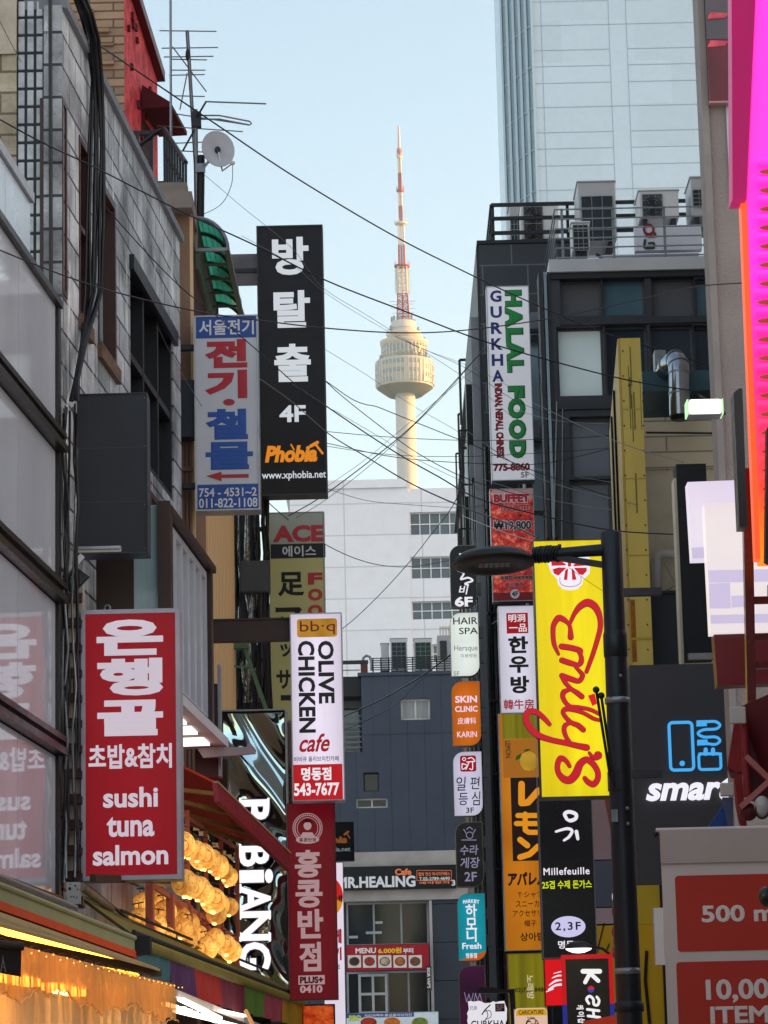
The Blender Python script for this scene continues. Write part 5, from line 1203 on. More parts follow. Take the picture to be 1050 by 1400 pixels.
def build_lanterns():
    sm = bpy.data.materials.new('wicker_lantern'); sm.use_nodes = True; nt = sm.node_tree; b = nt.nodes['Principled BSDF']
    n = _noise(nt, 9, 5, 0.6); r = _ramp(nt, n.outputs['Fac'], lin('#B0641A'), lin('#F5B65A'), 0.3, 0.65)
    v = nt.nodes.new('ShaderNodeTexVoronoi'); v.inputs['Scale'].default_value = 26; tc = nt.nodes.new('ShaderNodeTexCoord'); nt.links.new(tc.outputs['Object'], v.inputs['Vector'])
    rr = _ramp(nt, v.outputs['Distance'], [0.28]*3, [1]*3, 0.12, 0.26)
    mx = nt.nodes.new('ShaderNodeMix'); mx.data_type = 'RGBA'; mx.blend_type = 'MULTIPLY'; mx.inputs['Factor'].default_value = 1
    nt.links.new(r.outputs['Color'], mx.inputs['A']); nt.links.new(rr.outputs['Color'], mx.inputs['B'])
    sxz = nt.nodes.new('ShaderNodeSeparateXYZ'); nt.links.new(tc.outputs['Object'], sxz.inputs[0])
    gz = nt.nodes.new('ShaderNodeMapRange'); gz.inputs['From Min'].default_value = -0.15; gz.inputs['From Max'].default_value = 0.15; gz.inputs['To Min'].default_value = 2.1; gz.inputs['To Max'].default_value = 0.35
    nt.links.new(sxz.outputs['Z'], gz.inputs['Value'])                       # the bulb hangs low inside the drum
    oi = nt.nodes.new('ShaderNodeObjectInfo'); ro = nt.nodes.new('ShaderNodeMapRange'); ro.inputs['To Min'].default_value = 0.30/2**EXPOSURE; ro.inputs['To Max'].default_value = 1.05/2**EXPOSURE
    nt.links.new(oi.outputs['Random'], ro.inputs['Value']); mu = nt.nodes.new('ShaderNodeMath'); mu.operation = 'MULTIPLY'
    nt.links.new(gz.outputs['Result'], mu.inputs[0]); nt.links.new(ro.outputs['Result'], mu.inputs[1]); nt.links.new(mu.outputs[0], b.inputs['Emission Strength'])
    nt.links.new(mx.outputs['Result'], b.inputs['Emission Color']); nt.links.new(mx.outputs['Result'], b.inputs['Base Color']); b.inputs['Roughness'].default_value = 0.7
    rim = surf('lantern_rim', '#9A6A30', rough=0.6, var=0.3)
    bulb = lit('lantern_bulb', '#FFD880', 3.0)
    Rr, H = 0.15, 0.085
    proto = thing('wicker_lantern', 'x', 'lantern', (0, 0, 0), 'wicker lanterns on the terrace')
    # a flat woven drum lying on its side, its domed ends facing along the street
    prof = [(0.012, -H*1.25), (Rr*0.35, -H*1.22), (Rr*0.62, -H*1.08), (Rr*0.86, -H*0.80), (Rr*0.97, -H*0.42), (Rr, 0), (Rr*0.97, H*0.42), (Rr*0.86, H*0.8), (Rr*0.62, H*1.08), (Rr*0.35, H*1.22), (0.012, H*1.25)]
    obj('shade', MB().lathe((0, 0, 0), prof, 24, axis='Y'), sm, proto)
    mb = MB(); q = 0.47; mb.tube([(Rr*q*math.cos(t*0.3142), -H*1.19, Rr*q*math.sin(t*0.3142)) for t in range(21)], 0.003, 5, caps=False)
    obj('hoop', mb, rim, proto)
    obj('bulb', MB().ball((0, -0.03, -Rr*1.02), 0.035, 0.03, 0.02, 10, 6), bulb, proto)
    obj('hook', MB().tube([(0, 0, Rr*0.98), (0.0, 0, Rr+0.06)], 0.006, 5).box(-0.07, -0.012, Rr+0.05, 0.07, 0.012, Rr+0.062), BLACKM, proto)
    spots = [(249, 1154, 26.5, 17), (258, 1160, 27.2, 16), (268, 1163, 28, 15), (276, 1171, 28.6, 18), (290, 1176, 29.2, 17), (299, 1184, 30, 15), (307, 1191, 30.6, 14), (314, 1199, 31, 15),
             (252, 1207, 26.5, 17), (262, 1211, 27.0, 17), (272, 1214, 27.6, 16), (281, 1222, 28.4, 17), (291, 1231, 29, 18), (303, 1236, 30, 15), (314, 1240, 30.6, 13), (296, 1250, 29.8, 14),
             (195, 1234, 28.6, 15), (192, 1258, 27.5, 18), (215, 1233, 29.2, 17), (212, 1266, 28, 15), (226, 1246, 28.8, 16), (245, 1256, 29.3, 16), (252, 1270, 29.0, 15), (262, 1262, 29.8, 14), (228, 1279, 28.2, 14), (294, 1283, 30, 15), (283, 1296, 29.6, 15), (308, 1292, 30.5, 15), (316, 1300, 31, 14), (258, 1284, 29.2, 13), (272, 1277, 30.2, 13)]
    rows = ['upper', 'middle', 'lower']
    rnd = random.Random(6)
    for i, (x, y, d, rp) in enumerate(spots):
        o = proto if i == 0 else copy_tree(proto)
        p = P(x, y, d); o.location = p; k = rp*d/F_PX/Rr*rnd.uniform(0.84, 1.12); o.scale = (k, k, k); o.rotation_euler = (rnd.uniform(-0.3, 0.35), rnd.uniform(-0.2, 0.2), rnd.uniform(-1.1, -0.3) if i % 3 else rnd.uniform(-0.2, 0.9))
        row = 0 if i < 8 else 1 if i < 16 else 2
        o['label'] = 'amber wicker lantern, %s in the %s row counting from the red %s' % (ORDINAL[i-(0, 8, 16)[row]], rows[row], 'sign end')
        o['group'] = '%s row of wicker lanterns on the terrace' % rows[row]
build_lanterns()
def build_red_awning():
    root = thing('red_awning', 'sloping red canvas awning with ochre battens above the lantern terrace', 'awning', P(300, 1120, 31))
    rc = surf('red_canvas', '#C43A1E', rough=0.75, var=0.25, scale=2.5)
    a0, a1 = P(236, 1042, 29.0), P(300, 1072, 33.5); b0, b1 = P(300, 1076, 27.6), P(397, 1172, 31.6)
    c0 = P(236, 1095, 28)
    mb = MB().prism([P(230, 1040, 29.5), P(297, 1073, 29.5), P(396, 1170, 31.8), P(330, 1150, 34), P(236, 1108, 31)], Vector((0.0, 0.0, 0.025)))
    obj('canvas', mb, rc, root)
    oc = surf('ochre_batten', '#7E5A2A', rough=0.6, var=0.3, scale=4)
    for p0, p1 in (((238, 1079, 28.8), (298, 1086, 29.5)), ((238, 1094, 29.2), (318, 1113, 30)), ((246, 1112, 29.8), (350, 1141, 31)), ((250, 1122, 30.4), (330, 1150, 31.5))):
        obj('batten', MB().bar(P(*p0), P(*p1), 0.05, 0.04), oc, root)
    q0, q1 = P(297, 1073, 29.4), P(397, 1170, 31.7)
    obj('barge_board', MB().prism([q0+Vector((0, 0, 0.02)), q1+Vector((0, 0, 0.02)), q1+Vector((0, 0, -0.17)), q0+Vector((0.02, 0, -0.17))], Vector((-0.05, -0.02, 0))), surf('maroon_board', '#7E1626', rough=0.4, var=0.2, scale=3), root)
    obj('board_cap', MB().bar(q0+Vector((-0.02, 0, 0.03)), q1+Vector((-0.02, 0, 0.03)), 0.06, 0.02), surf('tan_cap', '#A0785A', rough=0.5), root)
    q = facing(290, 1020, 30.6)
    s0, z0, s1, z1 = q.rect(266, 935, 298, 1062); r = thing('maroon_panel_wall', 'dark maroon panel wall below the bay window soffit', 'panel', q.pt((s0+s1)/2, z0, -0.2))
    obj('panel', MB().panel(q, s0, z0, s1, z1, -0.3, 0), surf('maroon_wall', '#3E1216', rough=0.5, var=0.3), r)
    obj('post', MB().panel(q, s1+0.002, z0, s1+0.03, z1+0.2, -0.2, 0.02), STEEL, r)
    q = facing(310, 1028, 30.2)
    r = thing('lamp_arm', 'pale angled metal lamp arm reaching past the maroon wall', 'bracket', q.px(310, 1035))
    at = q.at
    obj('arm', MB().poly(q, [at(270, 1024), at(276, 1022), at(337, 1021), at(341, 1014), at(350, 1025), at(349, 1030), at(278, 1036)], -0.08, 0), surf('pale_arm', '#8E7F84', rough=0.4, metal=0.3), r)
build_red_awning()
def build_chrome():
    q = facing(350, 1180, 36.0); s0, z0, s1, z1 = q.rect(308, 976, 392, 1400)
    root = thing('mirror_sign', 'rippled chrome mirror panel with glowing white upright serif letters', 'sign', q.pt((s0+s1)/2, z0, -0.2))
    mt = bpy.data.materials.new('rippled_chrome'); mt.use_nodes = True; nt = mt.node_tree; b = nt.nodes['Principled BSDF']
    b.inputs['Base Color'].default_value = (*lin('#CFE9E9'), 1); b.inputs['Metallic'].default_value = 1; b.inputs['Roughness'].default_value = 0.04
    n, m = 34, 120; vs, fs = [], []
    for j in range(m+1):
        for i in range(n+1):
            s = s0+(s1-s0)*i/n; z = z0+(z1-z0)*j/m; w = 0.030*math.sin(s*9+2.2*math.sin(z*2.3)+z*1.4)+0.022*math.sin(z*5.1+1.6*math.sin(s*7+z*2))+0.008*math.sin(z*13+s*17)
            vs.append(q.pt(s, z, 0.06+w*0.8))
    for j in range(m):
        for i in range(n): fs.append([j*(n+1)+i, j*(n+1)+i+1, (j+1)*(n+1)+i+1, (j+1)*(n+1)+i])
    obj('mirror', MB().add(vs, fs, 0, True), mt, root)
    obj('casing', MB().panel(q, s0-0.01, z0, s1+0.01, z1+0.02, -0.3, 0.015), DARKM, root)
    obj('edge_trim', MB().panel(q, s1+0.011, z0, s1+0.03, z1+0.02, -0.2, 0.14).panel(q, s0-0.03, z0, s0-0.011, z1+0.02, -0.2, 0.14).panel(q, s0-0.01, z1+0.021, s1+0.01, z1+0.04, -0.2, 0.14), ALU, root)
    W = lit('neon_white', '#FFF8FA', 1.15); edge = surf('letter_edge', '#6E6878', rough=0.4)
    bbs = [('B', (328, 1095, 369, 1126)), ('B', (328, 1158, 369, 1186)), ('i', (328, 1190, 374, 1209)), ('A', (328, 1212, 371, 1248)), ('N', (328, 1247, 371, 1287)), ('G', (328, 1289, 371, 1327))]
    for c, bb in bbs:
        mb = MB(); put_text(mb, q, c, (bb[0]-1.5, bb[1]-1.5, bb[2]+1.5, bb[3]+1.5), 0.13, t=0.03, rot=90, off=0.055); o = obj('letter', mb, edge, root)
        mb = MB(); put_text(mb, q, c, bb, 0.161, t=0.01, rot=90, off=0.03)
        # slab serifs
        x0, y0, x1, y1 = bb
        if c in 'BiN':
            for xs in (x0+1.5, x1-1.5 if c != 'i' else x0+31):
                for ys in ((y0+4,) if c == 'B' else (y0+5, y1-5) if c == 'N' else (y0+9,)): stroke(mb, q, [(xs, ys-5), (xs, ys+5)], 3.2, 0.162, 0.01)
        if c == 'A':
            for ys in (y0+4, y1-4): stroke(mb, q, [(x0+1.5, ys-5), (x0+1.5, ys+5)], 3.2, 0.162, 0.01)
        obj('glow_face', mb, W, o)
build_chrome()
# ================================================================ RIGHT SIDE OF THE STREET
def build_skyscraper():
    D = 420.0
    q = facing(842, 200, D); at = q.at; k = mpp(842, 200, D)
    L = at(731, 150)[0]; Rr = at(1010, 150)[0]; zt = at(842, -160)[1]
    root = thing('skyscraper', 'pale blue panelled high rise tower with closely ribbed glass corner', 'building', q.pt((L+Rr)/2, 0, -15))
    pm = tiles('pale_blue_panel', q, '#A8BACA', '#A8BACA', 10.9, 6.7, 0.0, rough=0.22, var=0.09, bump=0.0, stain=0.05)
    jn = surf('panel_joint', '#8496A4', rough=0.6)
    obj('facade', MB().panel(q, L, 0, Rr, zt, -34, 0), pm, root)
    mb = MB(); X = [at(x, 150)[0] for x in (744, 837, 861, 955)]
    for s in X: mb.panel(q, s-0.045, 0, s+0.045, zt, 0.001, 0.03)
    ys = [33, 67, 89, 112, 145, 178, 201, 224, 257]; zs = [at(842, y)[1] for y in ys]; per = zs[0]-zs[4]
    zz = set()
    for r_ in range(-3, 16):
        for j, z in enumerate(zs[:4]): zz.add((round(z-r_*per, 3), j == 0))
    for z, full in zz:
        if not 0 < z < zt: continue
        for a, b in ((L, X[1]), (X[2], Rr)) if not full else ((L, X[1]), (X[2], Rr), (X[1]+0.05, X[2]-0.05)): mb.panel(q, a, z-0.045, b, z+0.045, 0.031, 0.05)
    obj('joints', mb, jn, root)
    # ribbed glass corner turning away on the left
    gl = surf('tower_glass_strip', '#64808F', rough=0.15, var=0.2, scale=0.3); fin = surf('tower_fin', '#B4C2CC', rough=0.35, metal=0.4)
    n = 5; L2 = at(692, 150)[0]
    obj('glass_corner', MB().prism([q.pt(L-0.02, 0, -0.3), q.pt(L2, 0, -9), q.pt(L2, 0, -30), q.pt(L-0.02, 0, -30)], Vector((0, 0, zt))), gl, root)
    for i in range(n+1):
        t = i/n; s = L+(L2-L)*t; o = -0.3-8.7*t; fb = MB().panel(q, s-0.16, 0, s+0.16, zt, o, o+0.7); obj('fin', fb, fin, root)
    for r_ in range(40):
        z = zs[0]+per*3-r_*per/2
        if 0 < z < zt: obj('spandrel', MB().prism([q.pt(L-0.3, z, -0.28), q.pt(L2+0.1, z, -8.9), q.pt(L2+0.1, z+0.12, -8.9), q.pt(L-0.3, z+0.12, -0.28)], q.n*0.15), jn, root)
build_skyscraper()

# ---- dark building carrying the sign column
GB = facing(710, 900, 48.6)
def build_gurkha():
    q = GB; L = q.at(665, 700)[0]; Rr = q.at(800, 700)[0]
    zt = q.at(706, 333)[1]
    root = thing('black_tiled_building', 'narrow black tiled building carrying the stacked restaurant signs', 'building', q.pt((L+Rr)/2, 0, -6))
    tm = tiles('black_stone_tiles', q, '#26272C', '#4C4F55', 0.78, 0.52, 0.012, rough=0.25, var=0.15, bump=0.15, offset=0.35, stain=0.2)
    obj('wall', MB().panel(q, L, 0, Rr, zt, -9, 0), tm, root)
    obj('coping', MB().panel(q, L-0.03, zt, Rr, zt+0.06, -9.05, 0.04), BLACKM, root)
    mb = MB().tube([q.pt(L+0.02, 0.2, 0.1), q.pt(L+0.02, zt-3.6, 0.1)], 0.035, 8); mb.tube([q.pt(L+0.13, 0.2, 0.1), q.pt(L+0.13, q.at(690, 690)[1], 0.1)], 0.028, 8)
    for y in (700, 840, 960, 1060, 1190, 1300): z = q.at(690, y)[1]; mb.panel(q, L-0.04, z, L+0.2, z+0.035, 0.02, 0.14)
    obj('service_pipe', mb, surf('pipe_black', '#1D1D21', rough=0.3, metal=0.5, var=0.3), root)
    obj('white_conduit', MB().tube([q.px(716, 640, 0.08), q.px(717, 672, 0.08)], 0.03, 8).tube([q.px(721, 820, 0.08), q.px(721, 842, 0.08)], 0.03, 8), surf('conduit_white', '#A9ABB0', rough=0.4), root)
    # street side: dark cladding with upright pipes and cable trunks
    x0 = q.pt(L, 0, 0).x; rnd = random.Random(21)
    obj('side_cladding', MB().box(x0-0.04, q.o.y+0.05, 0, x0-0.002, q.o.y+8.9, zt-0.02), surf('side_dark', '#26272B', rough=0.5, var=0.35, scale=1.2, stretch=(1, 1, 0.2)), root)
    for i in range(9):
        y = q.o.y+0.5+i*0.95; zz_ = zt-rnd.uniform(0.3, 5.5)
        obj('side_pipe', MB().box(x0-0.16, y, 0, x0-0.041, y+0.12, zz_), surf('pipe_black', '#1D1D21') if i % 3 else surf('pale_trunk', '#7E8086', rough=0.5, metal=0.3), root)
    for i in range(3):
        z_ = zt-2.6-i*1.5; y = q.o.y+3.0+i*1.6; mb2 = MB(); mb2.bar((x0-0.34, y, z_), (x0-0.05, y, z_), 0.03, 0.03); mb2.bar((x0-0.34, y, z_), (x0-0.34, y, z_-1.0), 0.03, 0.03); mb2.bar((x0-0.34, y, z_-1.0), (x0-0.05, y, z_-1.0), 0.03, 0.03); obj('window_guard', mb2, BLACKM, root)
    # glossy sheet strip on its right
    s0, z0, s1, z1 = q.rect(727, 440, 741, 830); obj('steel_strip', MB().panel(q, s0, z0, s1, z1, 0.001, 0.06), surf('blue_steel_sheet', '#8FA0AC', rough=0.2, metal=0.7, var=0.35, scale=1.2, stretch=(5, 1, 0.4)), root)
    for y0, y1 in ((437, 468), (583, 612)):
        s0, z0, s1, z1 = q.rect(724, y0, 736, y1); obj('sign_bracket', MB().panel(q, s0, z0, s1, z1, 0.061, 0.5), surf('grey_bracket', '#5A6066', rough=0.5, metal=0.3), root)
    # roof railing
    rl = MB(); za = zt+0.06; zr = q.at(720, 273)[1]; a = L+0.25
    for i in range(4): z = za+(zr-za)*(i+0.6)/3.6 if i else za+0.1; 
    for f in (0.3, 0.66, 1.0): rl.panel(q, a, za+(zr-za)*f-0.03, Rr+2.3, za+(zr-za)*f+0.03, -0.3, -0.25)
    for s in (a, a+1.3, a+2.6, a+3.9): rl.panel(q, s, za, s+0.05, zr, -0.36, -0.301)
    for f in (0.3, 0.66, 1.0): rl.bar(q.pt(a, za+(zr-za)*f, -0.3), q.pt(a, za+(zr-za)*f, -5), 0.05, 0.05)
    obj('roof_railing', rl, BLACKM, root)
    return zt
GZ = build_gurkha()
ac_unit('white twin fan air conditioner on the black tiled roof, nearest the street', (712, 281, 764, 331), 49.6, 0.7, 'air conditioners on the right hand roofs', dark='#4A443E', fan=2, gh=(0.04, 0.96), body='#B9B9B8')
ac_unit('tall grey air conditioner with a large black grille behind the rooftop railing', (791, 249, 842, 332), 47.6, 1.0, 'air conditioners on the right hand roofs', gh=(0.02, 0.76), body='#9A9B9E')
ac_unit('wide white air conditioner with one dark fan right of the large black grille', (874, 261, 928, 303), 47.0, 0.8, 'air conditioners on the right hand roofs', dark='#4E4E50', fan=1, body='#B5B6B7')
ac_unit('small white air conditioner with a black front low behind the railing', (782, 305, 806, 347), 45.8, 0.5, 'air conditioners on the right hand roofs', gh=(0.1, 0.92), dark='#222226', body='#B5B6B7')
ac_unit('narrow grey air conditioner side casing at the edge of the black tiled roof', (697, 279, 713, 331), 50.2, 0.6, 'air conditioners on the right hand roofs', dark='#1E1F22', gh=(0.03, 0.6), body='#8D8F92')
ac_unit('cropped grey air conditioner beside the stucco wall on the window building roof', (945, 243, 975, 300), 47.0, 0.9, 'air conditioners on the right hand roofs', gh=(0.3, 0.7), body='#9A9B9E')

# ---- building with the dark window grid
WB = facing(860, 560, 45.0)
def build_windows():
    q = WB; L = q.at(757, 560)[0]; Rr = q.at(1010, 560)[0]; at = q.at
    zp0, zp1 = at(860, 372)[1], at(860, 355)[1]
    root = thing('window_grid_building', 'dark building with a grid of large tinted windows and pale parapet', 'building', q.pt((L+Rr)/2, 0, -4))
    rects = [(766, 381, 823, 432), (824, 379, 882, 431), (891, 378, 950, 433), (951, 380, 1000, 431), (762, 446, 826, 541), (828, 444, 886, 540), (890, 444, 949, 540), (950, 444, 1000, 540),
             (780, 569, 838, 652), (780, 655, 838, 760), (841, 569, 898, 652), (841, 655, 898, 760)]
    hs = [q.rect(*r) for r in rects]
    fr = surf('black_window_wall', '#25272D', rough=0.4, var=0.15, scale=2)
    obj('wall', holes(MB(), q, L, 0, Rr, zp0-0.02, hs, -0.4, 0), fr, root)
    obj('core', MB().panel(q, L+0.02, 0, Rr, zp0-0.06, -3.3, -0.9), surf('room_dark', '#2E2F33', rough=0.8, var=0.3), root)
    obj('parapet', MB().panel(q, L+0.0, zp0, Rr, zp1, -3.4, 0.12), surf('pale_parapet', '#9A9B9F', rough=0.5, var=0.12, scale=2), root)
    obj('flashing', MB().panel(q, L+0.02, zp0-0.1, Rr, zp0-0.001, -0.4, 0.06), BLACKM, root)
    tint = surf('blue_tinted_glass', '#5C7F92', rough=0.05, var=0.5, scale=0.7, stretch=(1, 1, 0.5), metal=0.45); scr = surf('grey_insect_screen', '#46474C', rough=0.5, var=0.15, scale=1)
    pale = surf('pale_blind_glass', '#D2E4E6', rough=0.12, var=0.25, scale=0.6); dk = surf('navy_glass', '#2A3644', metal=0.4, rough=0.06, var=0.3, scale=0.5); gp = surf('grey_blue_panel', '#5A5F6B', rough=0.35, var=0.12, scale=0.6)
    pm = [scr, tint, scr, tint, pale, dk, dk, dk, gp, gp, gp, gp]
    for i, h in enumerate(hs):
        window(root, q, h, 0.035 if i < 8 else 0.05, -0.22, surf('thin_dark_frame', '#3A3A3F', rough=0.4), pm[i], nh=0)
    mb = MB(); 
    for x0, y0, x1, y1 in ((757, 553, 850, 560), (766, 434, 1000, 443)):
        s0, z0, s1, z1 = q.rect(x0, y0, x1, y1); mb.panel(q, s0, z0, s1, z1, 0.001, 0.05)
    obj('transom', mb, DARKM, root)
    # left corner: bright steel edge posts and glass side fin
    for x, w, m in ((742, 5, 'dark_painted_metal'), (749, 4, 'blue_steel_sheet'), (754, 4, 'black_metal')):
        s0, z0, s1, z1 = q.rect(x, 372, x+w, 735); obj('edge_post', MB().panel(q, s0, z0, s1, z1, -0.5, 0.02), MATS[m], root)
    obj('cables', MB().tube([q.px(761, 550, 0.05), q.px(757, 745, 0.05)], 0.012, 5).tube([q.px(769, 560, 0.05), q.px(768, 745, 0.05)], 0.010, 5), STEEL, root)
    # roof railing, light galvanised
    rl = MB(); za = zp1; zr = at(860, 285)[1]; a = L+0.12
    for i in range(6): z = za+0.05+(zr-za-0.05)*i/5; rl.panel(q, a, z, Rr, z+0.02, -0.02, 0.0)
    for x in (769, 839, 909, 978): s = at(x, 320)[0]; rl.panel(q, s-0.02, za, s+0.02, zr+0.03, -0.05, -0.021)
    for i in range(6): z = za+0.05+(zr-za-0.05)*i/5; rl.bar(q.pt(a, z, 0), q.pt(a, z, -3), 0.02, 0.02)
    obj('roof_railing', rl, STEEL, root)
    # back of a rooftop sign and lumber of brackets
    s0, z0, s1, z1 = q.rect(870, 300, 962, 334)
    r = thing('rooftop_sign', 'white rooftop sign board turned sideways with dark red and green letter pieces', 'sign', q.pt((s0+s1)/2, z0, -0.3))
    obj('board', MB().panel(q, s0, z0, s1, z1, -0.5, -0.32), surf('white_board', '#BFC1CC', rough=0.45, var=0.1), r)
    mb = MB(); ring(mb, q, 889, 306, 8, 3, -0.318, t=0.02); stroke(mb, q, [(886, 315), (897, 315), (897, 311)], 3.5, -0.318, 0.02); obj('lettering', mb, surf('dark_red', '#7A1018'), r)
    mb = MB(); stroke(mb, q, [(884, 321), (884, 331), (896, 331)], 3.5, -0.318, 0.02); stroke(mb, q, [(889, 325), (896, 325), (896, 331)], 2.5, -0.317, 0.02); obj('lettering', mb, surf('dark_green', '#1D3A30'), r)
    r = thing('steel_brackets', 'jumble of bent steel brackets and cables on the roof below the white board', 'brackets', q.px(870, 352, -0.3))
    rnd = random.Random(12)
    for i in range(7):
        x = 815+i*20; obj('strut', MB().bar(q.px(x, 353, -0.5), q.px(x+rnd.choice((-12, 12, 16)), 337, -0.6), 0.05, 0.04), STEEL if i % 2 else surf('white_board', '#BFC1CC'), r)
    obj('tray', MB().panel(q, at(830, 340)[0], at(830, 340)[1], at(960, 340)[0], at(830, 336)[1], -0.9, -0.52), surf('white_board', '#BFC1CC'), r)
    obj('cable', MB().tube([q.px(818, 338, -0.4), q.px(830, 349, -0.35), q.px(850, 346, -0.35), q.px(862, 352, -0.4)], 0.03, 6), BLACKM, r)
build_windows()
def build_far_right():
    a, b = P(652, 900, 58), P(640, 900, 102)
    # a row of lower houses beyond, seen edge on
    for i, (x, y, d, dep, col, nm, lb) in enumerate(((650, 520, 60, 7, '#8C8E92', 'grey_house', 'thin grey edge of a house just beyond the black tiled building'), (644, 590, 70, 8, '#2E2D30', 'dark_house', 'dark slim house edge beyond the grey one along the street'), (637, 640, 84, 10, '#5A3A2C', 'brown_house', 'brown slim house edge farthest down the right of the street'))):
        p = P(x, 700, d); z = P(x, y, d).z
        r = thing(nm, lb, 'building', (p.x+2, d, 0))
        q = facing(x, 700, d); w = tiles(nm+'_wall', q, col, '#3A3A3C', 0.6, 0.3, 0.01, rough=0.6, var=0.15)
        obj('wall', MB().box(p.x, d, 0, p.x+7, d+dep, z), w, r)
        obj('roof', MB().box(p.x-0.12, d-0.1, z, p.x+7, d+dep+0.05, z+0.15), DARKM, r)
        mb = MB()
        for j in range(3): mb.bar((p.x-0.25, d-0.2, z-1.0-j*1.9), (p.x-0.25, d-0.2, z+0.4-j*1.9), 0.05, 0.05); mb.bar((p.x-0.25, d-0.2, z+0.4-j*1.9), (p.x, d-0.2, z+0.4-j*1.9), 0.05, 0.05)
        obj('balcony_frame', mb, BLACKM, r)
        for j in range(4):
            for e in range(2): obj('window', MB().box(p.x-0.02, d+1+e*3, 2.5+j*3, p.x+0.01, d+2.6+e*3, 4+j*3), MATS['black_window_glass'], r)
build_far_right()

# ---- stucco building at the right edge
SB = facing(985, 400, 26.0)
def build_stucco():
    q = SB; L = q.at(968, 300)[0]
    root = thing('stucco_building', 'grey brown stucco building wall rising at the right edge of the street', 'building', q.pt(L+2.5, 0, -8))
    obj('wall', MB().panel(q, L, 0, L+12, 24, -0.45, 0).panel(q, L+2.7, 0, L+12, 23.8, -18.5, -0.46), surf('grey_brown_stucco', '#857B76', rough=0.9, var=0.2, scale=1.5, bump=0.8, bscale=30), root)
    obj('corner_trim', MB().panel(q, L-0.012, 0, L+0.05, 24, 0.001, 0.04), surf('pale_trim', '#7E7672', rough=0.7), root)
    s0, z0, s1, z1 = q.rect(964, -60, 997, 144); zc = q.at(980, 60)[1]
    r = thing('acrylic_panel', 'glossy brown acrylic panel with pink reflection painted as glow beside the magenta sign', 'panel', q.pt((s0+s1)/2, z0, 0.1))
    obj('sheet', MB().panel(q, s0, z0, s1, zc, 0.05, 0.12), lit('pink_reflection_glow', '#8C3A48', 0.5, hex2='#5A3A36', scale=2.5, stretch=(4, 1, 0.5), rough=0.12), r)  # pink reflection on the acrylic put in as emission
    obj('upper_sheet', MB().panel(q, s0, zc+0.004, s1, z1, 0.05, 0.12), surf('smoky_acrylic', '#5A5052', rough=0.12, var=0.3, scale=2), r)
    obj('frame', MB().panel(q, s0-0.01, z0-0.02, s1+0.01, z0-0.002, 0.04, 0.13).panel(q, s1+0.001, z0-0.002, s1+0.012, z1, 0.04, 0.13), surf('pinkish_trim', '#A87A7A', rough=0.4, metal=0.3), r)
    for y in (28, 66):
        obj('lamp', MB().prism([q.px(965, y+5, 0.125), q.px(989, y+3, 0.125), q.px(994, y-3, 0.125), q.px(969, y-4, 0.125)], q.n*0.01), lit('pink_lamp', '#E0586A', 0.8, var=0.6, scale=14), r)
    s0, z0, s1, z1 = q.rect(995, 146, 1001, 275); obj('white_strip', MB().panel(q, s0, z0, s1, z1, 0.001, 0.03), surf('conduit_white', '#A9ABB0'), root)
build_stucco()
